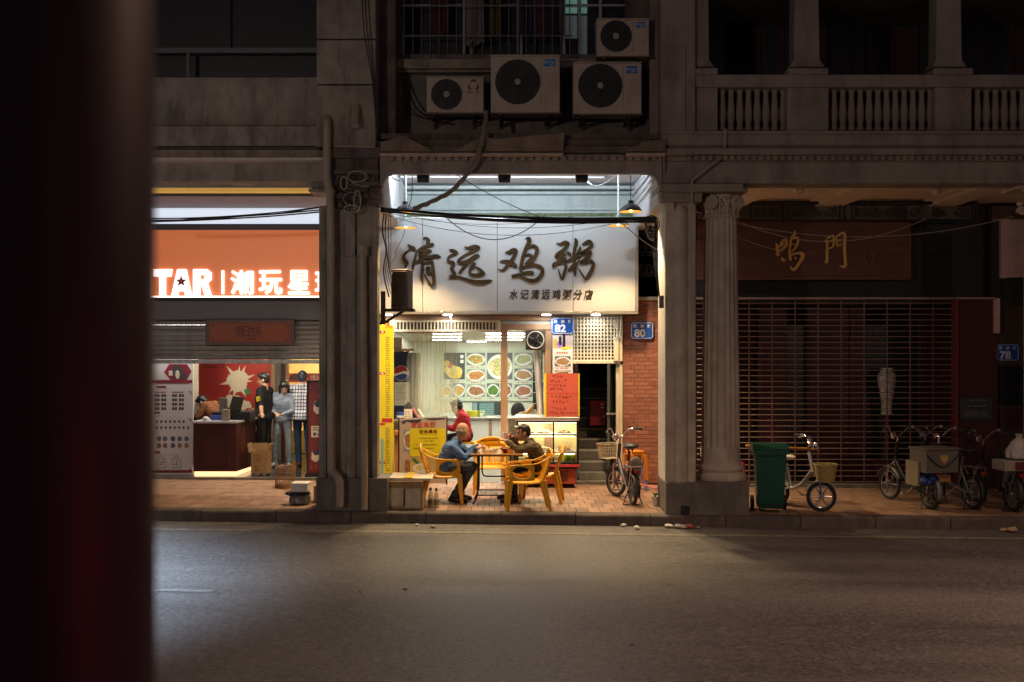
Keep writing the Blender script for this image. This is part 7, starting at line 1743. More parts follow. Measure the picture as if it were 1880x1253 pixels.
def bike(name, label, cat, rear, heading, wb=.95, r=.215, steer=0.0, frame=None, rim=None, kind='mag', seat_h=.78, bar_h=1.02, bar_mat=None, basket=None, rack=True, battery=True, seat_m=None, lean=0.0, fend=None, parts=()):
    frame = frame or m_greyF; rim = rim or m_silver; bar_mat = bar_mat or m_chrome; fend = fend or m_silver
    t = thing(name, label, cat, (rear[0], rear[1], walk_z(rear[0])), heading)
    if lean: t.rotation_euler = (lean, 0, heading); WM[t.name] = Matrix.Translation(t.location) @ Matrix.Rotation(heading, 4, 'Z') @ Matrix.Rotation(lean, 4, 'X')
    wheel(t, 0, 0, r, kind, rim, .026); wheel(t, wb, steer, r, kind, rim, .024)
    fender(t, 0, 0, r, R(20), R(200), fend); fender(t, wb, steer, r, R(25), R(160), fend)
    hx = wb - .17; Rs = Matrix.Rotation(steer, 3, 'Z'); hb = Vector((hx + .02, 0, r * 2 + .12)); ht = Vector((hx - .05, 0, bar_h - .22))
    mb = MB(); mb.tube(catmull([tuple(hb + Vector((-.02, 0, .02))), (.58 * wb, 0, .36), (.36 * wb, 0, .27), (.30 * wb, 0, .27)], 5), .028, 10); mb.tube([(.30 * wb, 0, .27), (.20 * wb, 0, seat_h - .08)], .02, 8)
    for s in (-1, 1): mb.tube([(.30 * wb, s * .03, .27), (0, s * .065, r)], .012, 6); mb.tube([(.235 * wb, s * .03, seat_h - .22), (0, s * .065, r)], .010, 6)
    mb.tube([hb, ht], .026, 10); mb.build('frame', frame, t, world=False)
    mb = MB(); ax = Vector((wb, 0, r)); side = Rs @ Vector((0, 1, 0))
    cr = Vector((wb - .06, 0, 2 * r + .06)); mb.tube([hb, cr], .02, 8)
    for s in (-1, 1): mb.tube([cr, cr + side * s * .06, ax + side * s * .06], .013, 6)
    mb.build('fork', bar_mat, t, world=False)
    fwd = Rs @ Vector((1, 0, 0)); mb = MB(); top = Vector((hx - .06, 0, bar_h - .14)); mb.tube([ht, top], .015, 8)
    for s in (-1, 1): mb.tube(catmull([tuple(top), tuple(top + side * s * .07 + fwd * .02 + Vector((0, 0, .03))), tuple(top + side * s * .15 + Vector((0, 0, .11))), tuple(top + side * s * .22 - fwd * .04 + Vector((0, 0, .14))), tuple(top + side * s * .31 - fwd * .12 + Vector((0, 0, .13)))], 4), .0125, 8)
    hbar = mb.build('handlebar', bar_mat, t, world=False)
    for s in (-1, 1):
        g = top + side * s * .22 - fwd * .05 + Vector((0, 0, .14)); e = top + side * s * .325 - fwd * .135 + Vector((0, 0, .13)); mb = MB(); mb.tube([g, e], .018, 8); mb.build('grip', m_black, hbar, world=False)
        mb = MB(); mb.tube([g + fwd * .02, g + fwd * .055 + side * s * .01 - Vector((0, 0, .01)), e + fwd * .06 - Vector((0, 0, .03))], .006, 6); mb.obox(g, (.05, .03, .035)); mb.build('brake_lever', m_silver, hbar, world=False)
    mb = MB(); mb.ell(top + fwd * .10 + Vector((0, 0, .01)), (.05, .05, .055), 12, 8); mb.build('headlamp', bar_mat, t, world=False)
    sx = .17 * wb; mb = MB(); vs = []
    mb.ell((sx - .06, 0, seat_h), (.13, .115, .045), 14, 8); mb.ell((sx + .06, 0, seat_h + .005), (.13, .055, .035), 12, 8); mb.build('saddle', seat_m or m_seat, t, world=False)
    mb = MB(); mb.tube([(sx - .07, -.03, seat_h - .03), (sx - .03, -.03, seat_h - .085), (sx + .05, -.03, seat_h - .04)], .008, 5); mb.tube([(sx - .07, .03, seat_h - .03), (sx - .03, .03, seat_h - .085), (sx + .05, .03, seat_h - .04)], .008, 5); mb.build('saddle_spring', m_dark, t, world=False)
    if rack:
        mb = MB(); z = 2 * r + .12
        for s in (-1, 1): mb.tube([(.22 * wb, s * .06, z), (-.2, s * .075, z), (-.02, s * .075, r)], .008, 6)
        for k in range(4): mb.tube([(-.18 + .1 * k, -.07, z), (-.18 + .1 * k, .07, z)], .006, 5)
        mb.build('rack', bar_mat, t, world=False)
    mb = MB(); mb.obox((-.225, 0, 2 * r + .05), (.02, .06, .045)); mb.build('tail_lamp', m_reflect, t, world=False)
    if battery: mb = MB(); mb.obox((.13 * wb, 0, .46), (.09, .10, .30), Matrix.Rotation(R(-14), 3, 'Y')); mb.build('battery', battery if not isinstance(battery, bool) else m_greyF, t, world=False, bevel=.015)
    for s in (-1, 1): mb = MB(); mb.tube([(.33 * wb, s * .03, .27), (.33 * wb, s * .06, .27), (.33 * wb + s * .12, s * .075, .27 - s * .10), (.33 * wb + s * .12, s * .10, .27 - s * .10)], .009, 6); mb.obox((.33 * wb + s * .12, s * .12, .27 - s * .10), (.07, .08, .02)); mb.build('pedal', m_silver, t, world=False)
    mb = MB()
    for s in (-1, 1): mb.tube([(.05, s * .05, r), (.0, s * .14, .01)], .008, 6)
    mb.tube([(.0, -.14, .01), (.0, .14, .01)], .007, 6); mb.build('kickstand', m_dark, t, world=False)
    if basket:
        kind_b, bm, (bw, bd, bh) = basket; c = Vector((wb - .10, 0, 0)) + fwd * ((.06 if basket[0] == 'wire' else -.02) + bd / 2); c.z = bar_h - (.46 if basket[0] == 'wire' else .62)
        mb = MB()
        def ring(z, k): return [c + fwd * (sx_ * bd / 2 * k) + side * (sy_ * bw / 2 * k) + Vector((0, 0, z)) for sx_, sy_ in ((-1, -1), (1, -1), (1, 1), (-1, 1))]
        if kind_b == 'wire':
            for z, k, rr in ((0, .8, .004), (bh * .33, .87, .003), (bh * .66, .94, .004), (bh, 1.0, .006)): mb.tube(ring(z, k), rr, 5, closed=True)
            lo, hi = ring(0, .8), ring(bh, 1)
            for q in range(4):
                a0, a1 = lo[q], lo[(q + 1) % 4]; b0, b1 = hi[q], hi[(q + 1) % 4]
                for i in range(8): mb.tube([a0.lerp(a1, i / 8), b0.lerp(b1, i / 8)], .0028, 4)
            for i in range(1, 8): mb.tube([lo[0].lerp(lo[1], i / 8), lo[3].lerp(lo[2], i / 8)], .0028, 4)
            mb.build('basket', bm, t, world=False)
        else:
            n = 40; rows = 16; vs = []
            for j in range(rows + 1):
                u = j / rows
                for i in range(n):
                    a = 2 * PI * i / n; k = .74 + .26 * u; sq = (abs(math.cos(a)) ** 3 + abs(math.sin(a)) ** 3) ** (-1 / 3); wv = .006 * (1 if (i + j) % 2 else -1)
                    vs.append(c + fwd * ((bd / 2 * k + wv) * sq * math.cos(a)) + side * ((bw / 2 * k + wv) * sq * math.sin(a)) + Vector((0, 0, bh * u)))
            fs = [(j * n + i, j * n + (i + 1) % n, (j + 1) * n + (i + 1) % n, (j + 1) * n + i) for j in range(rows) for i in range(n)] + [tuple(range(n - 1, -1, -1))]
            mb.add(vs, fs); o = mb.build('basket', bm, t, world=False, angle=20); o.modifiers.new('t', 'SOLIDIFY').thickness = .006
            mb = MB(); mb.tube(vs[-n:], .012, 6, closed=True); mb.build('basket_rim', bm, o, world=False)
    for f in parts: f(t)
    return t
def child_seat(t):                       # pillion seat with a grey padded back and orange shell
    mb = MB(); mb.ell((-.14, 0, .60), (.03, .085, .10), 14, 10); mb.build('pillion_back', M('worn grey pad', (.20, .18, .15), .7), t, world=False)
    mb = MB(); mb.ell((-.06, 0, .545), (.12, .12, .035), 14, 8); mb.build('pillion_seat', m_seat, t, world=False)
    mb = MB(); mb.obox((.06, .06, .55), (.10, .03, .14)); mb.obox((.06, -.06, .55), (.10, .03, .14)); mb.build('orange_guard', m_orangeP, t, world=False, bevel=.012)
    mb = MB(); mb.tube([(-.06, -.12, .53), (-.1, -.13, .64), (-.17, -.10, .66)], .006, 5); mb.build('pillion_rail', m_dark, t, world=False)
hd = math.atan2(.93, -.15)
bike('electric_bike', 'small electric bicycle with wire basket and violet chrome handlebars in front of the brick wall', 'electric bike', (1.71, .84), hd, wb=.95, r=.22, steer=R(26), frame=M('dark violet frame', (.05, .03, .07), .35), rim=m_greyF, seat_h=.83, bar_h=1.03,
     bar_mat=M('violet chrome', (.66, .55, .68), .2, metal=.9), basket=('wire', M('cream wire', (.70, .62, .46), .4, metal=.3), (.32, .24, .22)), battery=m_dark, seat_m=m_seat, parts=(child_seat,), fend=M('dark mudguard', (.03, .03, .032), .4))
bike('electric_bike', 'small silver electric bicycle with wicker basket and white saddle cover beside the green bin', 'electric bike', (3.82, 1.05), math.atan2(-.66, .42), wb=.80, r=.205, steer=R(52), frame=m_silver, rim=m_silver, seat_h=.70, bar_h=1.02, basket=('wicker', m_wick, (.34, .30, .24)), battery=M('white battery', (.55, .53, .48), .4), seat_m=m_cover)
def cargo(t):
    mb = MB(); c = (-.10, 0, .70); mb.obox(c, (.42, .50, .32)); mb.build('cargo_box', m_box, t, world=False, bevel=.012)
    mb = MB(); mb.obox((c[0], 0, .70 + .17), (.45, .53, .03)); mb.build('cargo_lid', m_box, t, world=False, bevel=.01)
    mb = MB(); mb.prism([(-.055, .05), (.055, .05), (.06, .0), (.03, -.05), (0, -.065), (-.03, -.05), (-.06, .0)], 0, .004); mb.v = [(c[0] - .2115 - v[1], -v[0] - .02, .74 + v[2]) for v in mb.v]; mb.build('shield_mark', M('ochre shield', (.55, .34, .10), .5), t, world=False, smooth=False)
    mb = MB()
    for s in (-1, 1): mb.tube([(-.315, s * .25, .80), (-.318, s * .1, .66), (-.318, 0, .62)], .010, 5)
    mb.build('strap', m_black, t, world=False)
    mb = MB(); mb.obox((.0, .27, .52), (.30, .03, .34)); mb.build('side_board', M('cardboard beige', (.26, .20, .13), .8), t, world=False)
    mb = MB()
    for i in range(9): mb.ell((-.08 + rnd.uniform(-.1, .1), .10 + rnd.uniform(-.08, .12), .44 + rnd.uniform(-.07, .07)), (.07, .07, .055), 9, 6)
    mb.build('blue_bundle', M('blue plastic sheet', (.03, .06, .22), .35, var=.2), t, world=False)
    mb = MB(); mb.obox((-.22, -.09, .46), (.02, .17, .10)); mb.build('number_board', M('dull orange plate', (.35, .18, .06), .5), t, world=False)
bike('electric_bike', 'electric bike with a grey cargo box and blue bundle on its rack', 'electric bike', (5.88, .75), math.atan2(.93, -.20), wb=1.05, r=.24, steer=R(8), seat_h=.80, bar_h=1.10, frame=m_dark, rim=m_greyF, kind='mag', rack=True, parts=(cargo,), fend=m_greyF)
bike('bicycle', 'old chrome bicycle with raised handlebars parked between the cargo bike and the bag', 'bicycle', (6.50, .80), math.atan2(.9, -.22), wb=1.0, r=.24, steer=R(-14), seat_h=.82, bar_h=1.10, frame=m_greyF, rim=m_greyF, fend=m_dark, kind='spoke', battery=False)
def bag_box(t):
    mb = MB(); mb.obox((-.06, .0, .66), (.34, .50, .14)); mb.build('rack_box', M('cream box', (.34, .30, .23), .6), t, world=False, bevel=.008)
    mb = MB(); mb.obox((-.235, -.03, .66), (.01, .26, .11)); mb.build('box_label', M('maroon label', (.14, .03, .03), .5), t, world=False)
bike('bicycle', 'dark bicycle standing deepest in the cluster behind the cargo box', 'bicycle', (6.22, 1.35), math.atan2(.9, .12), wb=1.0, r=.24, steer=R(12), seat_h=.82, bar_h=1.08, frame=m_dark, rim=m_greyF, fend=m_dark, kind='spoke', battery=False, bar_mat=m_greyF)
bb_ = bike('electric_bike', 'dark electric bike with a cream box and white carrier bag on its rack', 'electric bike', (6.98, .60), math.atan2(.92, -.1), wb=1.0, r=.24, steer=R(10), seat_h=.80, bar_h=1.08, frame=m_dark, rim=m_greyF, parts=(bag_box,), fend=M('dark mudguard'))
mb = MB(); mb.lathe([(.10, 0), (.17, .03), (.17, .12), (.11, .24), (.035, .31), (.05, .35), (.02, .36)], (0, 0, 0), 22, flute=lambda k, h: 1 + .10 * math.sin(k * 1.9 + h * 14) + .06 * math.sin(k * 4.1))
o = mb.build('carrier_bag', M('white plastic bag', (.50, .45, .40), .35, var=.12, scale=9), None, world=False, loc=None); o.location = WM[bb_.name] @ Vector((-.06, -.06, .732)); setp(o, 'knotted white carrier bag standing on the cream box', 'bag')

# ------------------------------------------------------------------ wheelie bin
gb = thing('wheelie_bin', 'tall dark green wheelie bin beside the fluted column', 'bin', (X(1413, .42), .42, walk_z(X(1413, .42))), R(-7))
m_bin = M('dark green bin plastic', (.008, .085, .058), .42, var=.1, scale=3, dirt=.25, dirtcol=(.03, .06, .045))
mb = MB(); vs = []
for z, w, d in ((.05, .165, .17), (.10, .172, .18), (.84, .205, .24)): vs += [(-w, -d, z), (w, -d, z), (w, d, z), (-w, d, z)]
mb.add(vs, [(3, 2, 1, 0), (8, 9, 10, 11)] + [(4 * i + k, 4 * i + (k + 1) % 4, 4 * i + 4 + (k + 1) % 4, 4 * i + 4 + k) for i in range(2) for k in range(4)]); mb.build('body', m_bin, gb, world=False, bevel=.02)
mb = MB(); mb.box(-.235, .235, -.265, .262, .80, .86)
for k in range(5): mb.box(-.17 + .085 * k - .006, -.17 + .085 * k + .006, -.272, -.2655, .77, .85)
mb.build('rim', m_bin, gb, world=False, bevel=.012)
mb = MB(); mb.prism_x([(-.27, .863), (-.262, .89), (-.1, .925), (.15, .93), (.27, .90), (.275, .863)], -.24, .24); mb.build('lid', m_bin, gb, world=False, bevel=.012)
mb = MB(); mb.tube([(-.18, .27, .90), (-.18, .34, .89), (.18, .34, .89), (.18, .27, .90)], .016, 8); mb.build('handle', m_bin, gb, world=False)
for s in (-1, 1): mb = MB(); mb.lathe([(.06, -.025), (.095, -.022), (.095, .022), (.06, .025)], (s * .22, .17, .096), 22, 'X'); mb.build('wheel', m_black, gb, world=False)
mb = MB(); mb.prism([(-.005, .60), (.03, .54), (.02, .48), (.04, .40), (0, .36), (-.03, .42), (-.02, .50)], -.236, -.2355); mb.v = [(v[0] + .02, v[1] + .030 - (v[2] - .3) * .08, v[2]) for v in mb.v]
mb = MB(); mb.box(-.165, .165, -.197, -.182, .10, .125); mb.build('foot_bar', m_black, gb, world=False)
wp_ = thing('plank', 'brown board lying across behind the green bin and saddle', 'board', P3(1450, 823, 1.3))
mb = MB(); mb.obox(P3(1432, 822, 1.35), (.98, .16, .03), Matrix.Rotation(R(3), 3, 'Y')); mb.build('board', M('orange brown board', (.34, .15, .04), .5, var=.2), wp_, bevel=.005)
mb = MB(); mb.tube([P3(1362, 850, .95), P3(1369, 884, .8)], [.04, .02], 8); mb.obox(P3(1364, 866, .93), (.05, .03, .20), Matrix.Rotation(R(-14), 3, 'Y')); setp(mb.build('broom_head', M('bright red plastic', (.55, .02, .04), .4), None), 'red plastic dustpan propped behind the base of the fluted column', 'dustpan')
mb = MB()
for k in range(7): mb.ell(P3(1290 + rnd.uniform(-2, 2), 822 + k * 5, 1.2), (.022, .02, .03), 7, 5)
setp(mb.build('rag', m_whitepr), 'crumpled silvery foil hung in the gap between pier and column', 'foil')

# ------------------------------------------------------------------ stools and small things by the brick wall
def stool(nm, label, px, y, h, mat, w=.15, tilt=0):
    x = X(px, y); t = thing(nm, label, 'stool', (x, y, walk_z(x)), R(20))
    mb = MB(); mb.box(-w, w, -w, w, h - .03, h); mb.box(-w * .96, w * .96, -w * .96, w * .96, h - .07, h - .0305); mb.build('seat', mat, t, world=False, bevel=.012)
    for sx in (-1, 1):
        for sy in (-1, 1):
            mb = MB(); vs = []
            for z, q, ww in ((h - .05, w * .9, .04), (0, w * 1.12, .03)): vs += [(sx * q - ww, sy * q - .012, z), (sx * q + ww, sy * q - .012, z), (sx * q + ww, sy * q + .012, z), (sx * q - ww, sy * q + .012, z)]
            mb.add(vs, [(0, 1, 2, 3), (7, 6, 5, 4), (0, 4, 5, 1), (1, 5, 6, 2), (2, 6, 7, 3), (3, 7, 4, 0)]); mb.build('leg', mat, t, world=False, bevel=.005)
    return t
s1_ = stool('stool', 'pale violet blue plastic stool behind the small electric bicycle', 1166, 2.55, .46, M('violet blue plastic', (.17, .20, .52), .4), .12)
c = copy_tree(s1_); c['label'] = 'bright orange plastic stool stacked upon the violet blue one'; c.location = c.location + Vector((0, 0, .16))
for ch in c.children: ch.data = ch.data.copy(); ch.data.materials[0] = m_orangeP
mb = MB(); mb.tube([P3(1138, 881, 2.0), P3(1207, 897, 1.4)], .016, 8); setp(mb.build('pole', M('pink red pole', (.62, .18, .17), .4)), 'pinkish red pole lying on the pavement behind the small electric bicycle', 'pole')
x_ = X(1203, .75)
cu_ = thing('planter', 'small white tub with a green tuft beside the pier plinth', 'planter', (x_, .75, walk_z(x_)))
mb = MB(); mb.lathe([(.045, 0), (.05, .13), (.055, .14), (.045, .135), (.04, .1)], seg=16); mb.build('pot', m_white, cu_, world=False); mb = MB()
for k in range(12): a = k * 2.4; mb.tube([(0, 0, .12), (.02 * math.cos(a), .02 * math.sin(a), .17), (.045 * math.cos(a), .045 * math.sin(a), .19)], [.006, .008, .002], 5)
mb.build('leaves', f_green, cu_, world=False)

# ------------------------------------------------------------------ cartons and bottles by the left pillar
xk = X(748, .35); zk = walk_z(xk)
m_carton = M('worn brown carton', (.32, .21, .105), .8, var=.18, scale=5, dirt=.4, dirtcol=(.16, .09, .04), dscale=5)
ck = thing('carton', 'large taped cardboard carton on the pavement beside the pillar', 'carton', (xk, .30, zk))
x0_, x1_, z1_ = X(709, .12), X(776, .12), Z(884, .12)
W = MB(); W.box(x0_, x1_, .12, .62, zk + .004, z1_); W.build('body', m_carton, ck, bevel=.006)
W = MB(); W.box(x0_ + .03, x0_ + .045 + .21, .116, .12, zk + .05, z1_ - .09); W.box(x1_ - .26, x1_ - .03, .116, .12, zk + .03, z1_ - .10); W.build('label', M('faded label', (.50, .42, .28), .8, var=.2, scale=9), ck)
W = MB(); W.box((x0_ + x1_) / 2 - .03, (x0_ + x1_) / 2 + .03, .1175, .12, zk + .01, z1_ - .005); W.build('tape', M('brown tape', (.34, .18, .05), .3), ck)
ck2 = thing('carton', 'flatter carton with yellow tape and white lid lying on the larger carton', 'carton', (xk, .3, z1_))
W = MB(); W.prism([(x0_ + .02, z1_ + .002), (x1_ + .12, z1_ + .002), (x1_ + .12, z1_ + .035), (x0_ + .02, z1_ + .045)], .16, .80); W.build('body', M('white topped carton', (.60, .52, .40), .6, var=.1), ck2, bevel=.005)
W = MB(); W.box((x0_ + x1_) / 2 - .02, (x0_ + x1_) / 2 + .10, .155, .82, z1_ + .03, z1_ + .047); W.build('tape', M('yellow tape', (.72, .50, .04), .35), ck2)
m_gb = M('clear bottle glass', (.55, .55, .48), .08, var=0); nt = m_gb.node_tree; N = nt.nodes; L = nt.links; tr2 = N.new('ShaderNodeBsdfTransparent'); tr2.inputs[0].default_value = (.85, .88, .80, 1); mx2 = N.new('ShaderNodeMixShader'); mx2.inputs[0].default_value = .38
L.new(tr2.outputs[0], mx2.inputs[1]); L.new(N['Principled BSDF'].outputs[0], mx2.inputs[2]); L.new(mx2.outputs[0], N['Material Output'].inputs[0])
for k, px in enumerate((790.5, 801)):
    y = .42 - .06 * k; x = X(px, y); t = thing('bottle', ['empty clear bottle with dark cap, closer to the carton', 'empty clear bottle with dark cap, closer to the chair leg'][k], 'bottle', (x, y, walk_z(x)), group='bottles beside the carton')
    mb = MB(); mb.lathe([(.034, 0), (.037, .01), (.037, .15), (.030, .185), (.014, .22), (.013, .25), (.016, .252)], seg=18); mb.build('glass', m_gb, t, world=False); mb = MB(); mb.lathe([(.0175, .235), (.0175, .27), (.012, .272)], seg=14); mb.build('cap', m_dark, t, world=False); mb = MB(); mb.lathe([(.0375, .04), (.0375, .11)], seg=18); mb.build('label', M('drab label', (.20, .17, .10), .6), t, world=False)
# ------------------------------------------------------------------ birdcage, foam box and rubbish bag on the left pavement
y = 2.35; x = X(523, y); z = walk_z(x)
bc = thing('bird_cage', 'round wooden bird cage with a hook standing on the pavement', 'bird cage', (x, y, z))
m_bam = M('bamboo', (.22, .11, .04), .5, var=.2)
mb = MB(); mb.lathe([(.145, 0), (.15, .015), (.15, .07), (.14, .075)], seg=28); mb.build('base', m_bam, bc, world=False)
for zz in (.16, .25, .31): mb = MB(); mb.tube([(.145 * math.cos(a), .145 * math.sin(a), zz) for a in [2 * PI * i / 32 for i in range(32)]], .005, 5, closed=True); mb.build('hoop', m_bam, bc, world=False)
rodm = None
for k in range(26):
    if rodm is None: mb = MB(); mb.tube(catmull([(.145, 0, .07), (.146, 0, .28), (.128, 0, .33), (.07, 0, .352), (.015, 0, .356)], 3), .0038, 5); o = mb.build('rod', m_bam, bc, world=False); rodm = o.data
    else: o = link('rod', rodm, bc)
    o.rotation_euler = (0, 0, 2 * PI * k / 26)
mb = MB(); mb.lathe([(.02, .35), (.025, .37), (.01, .385)], seg=10); mb.tube(catmull([(0, 0, .38), (0, 0, .43), (.025, 0, .46), (.01, 0, .485), (-.02, 0, .47)], 4), .005, 6); mb.build('hook', m_dark, bc, world=False)
y = .55; x = X(551, y); z = walk_z(x)
mb = MB(); mb.lathe([(.09, 0), (.145, .03), (.15, .10), (.12, .15), (.05, .175), (.01, .18)], (0, 0, 0), 30, flute=lambda k, h: 1 + .09 * math.sin(k * 1.7 + h * 31) + .06 * math.sin(k * 3.7 - h * 20)); o = mb.build('rubbish_bag', M('grey plastic sack', (.16, .15, .15), .35, var=.3, scale=14)); o.location = (x, y, z); setp(o, 'crumpled grey rubbish sack on the pavement under a white foam box', 'rubbish bag')
mb = MB(); mb.lathe([(.13, .125), (.165, .135), (.16, .165), (.10, .18)], (0, 0, 0), 30, flute=lambda k, h: 1 + .12 * math.sin(k * 2.3 + h * 40) + .07 * math.sin(k * 5.1)); o = mb.build('rubbish_bag', M('black sack', (.01, .01, .012), .3)); o.location = (x - .03, y, z + .005); setp(o, 'black plastic sack draped round the grey rubbish sack', 'rubbish bag')
W = MB(); W.box(x - .10, x + .12, y - .13, y + .12, z + .185, z + .285); W.box(x - .11, x + .13, y - .14, y + .13, z + .2855, z + .31); o = W.build('foam_box', M('white foam', (.70, .69, .66), .7, var=.05), None, bevel=.008); setp(o, 'white foam box balanced on the rubbish sacks', 'foam box')
W = MB(); W.box(x + .16, x + .30, y + .15, y + .45, z + .004, z + .24); o = W.build('carton', M('beige carton', (.48, .40, .30), .8), None, bevel=.005); setp(o, 'narrow beige carton against the pillar plinth beside the foam box', 'carton')

# ------------------------------------------------------------------ litter in the gutter
m_lit = M('white litter', (.62, .58, .52), .5, var=.2); lits = [m_lit, M('clear litter', (.40, .38, .34), .15), M('red litter', (.40, .06, .05), .5), M('buff litter', (.42, .32, .16), .7)]
def litter(px, y, w, mat, label, cat='litter', seed=0):
    x = X(px, y); r = random.Random(seed); bm = bmesh.new(); bmesh.ops.create_icosphere(bm, subdivisions=2, radius=w)
    for v in bm.verts: v.co *= 1 + .55 * noise.noise(v.co * 18 + Vector((seed, 0, 0))) + r.uniform(-.15, .15); v.co.z *= .45 if cat == 'litter' else .12
    lo = min(v.co.z for v in bm.verts)
    me = bpy.data.meshes.new('litter'); bm.to_mesh(me); bm.free(); me.materials.append(mat); o = link('litter', me); o.location = (x, y, road_z(x) + .004 - lo); setp(o, label, cat); return o
litter(1145, -.16, .045, lits[1], 'crumpled clear wrapper at the foot of the kerb below the small electric bicycle', seed=1); litter(1168, -.36, .045, lits[0], 'white crumpled tissue on the asphalt below the kerb', seed=2)
litter(1228, -.20, .05, lits[0], 'pale scrap nearest the drain hole under the pier plinth', seed=3); litter(1246, -.22, .06, lits[1], 'clear plastic cup remains in the litter heap by the drain hole', seed=4); litter(1254, -.25, .05, lits[0], 'white paper ball in the litter heap by the drain hole', seed=5); litter(1268, -.22, .055, lits[2], 'red wrapper in the litter heap by the drain hole', seed=6); litter(1282, -.24, .03, lits[3], 'small buff scrap at the edge of the litter heap', seed=7)
litter(765, -.26, .028, lits[0], 'small white scrap in the gutter below the cartons', seed=8); litter(795, -.42, .035, lits[1], 'clear wrapper in the gutter below the bottles', seed=9)
litter(1842, -.2, .05, lits[3], 'buff paper scrap in the gutter under the dark electric bike', seed=10); litter(1858, -.24, .07, lits[3], 'long buff rag in the gutter under the dark electric bike', seed=11)
litter(745, -4.15, .028, M('dark leaf', (.03, .02, .015), .7), 'dark leaf on the road nearer the kerb', 'leaf', 12); litter(662, -4.3, .02, M('dark leaf'), 'tiny dark speck of dirt on the road', 'leaf', 13); litter(1160, -6.1, .02, M('dark leaf'), 'small dark leaf on the road nearest the camera', 'leaf', 14); litter(452, -5.3, .012, lits[1], 'pale scrap on the road near the white dash', seed=15)
dh = MB(); dh.pbox(1250, 1266, 929, 948, -.006, .05); setp(dh.build('drain_hole', m_black, None), 'dark drain hole at the foot of the pier plinth', 'drain')

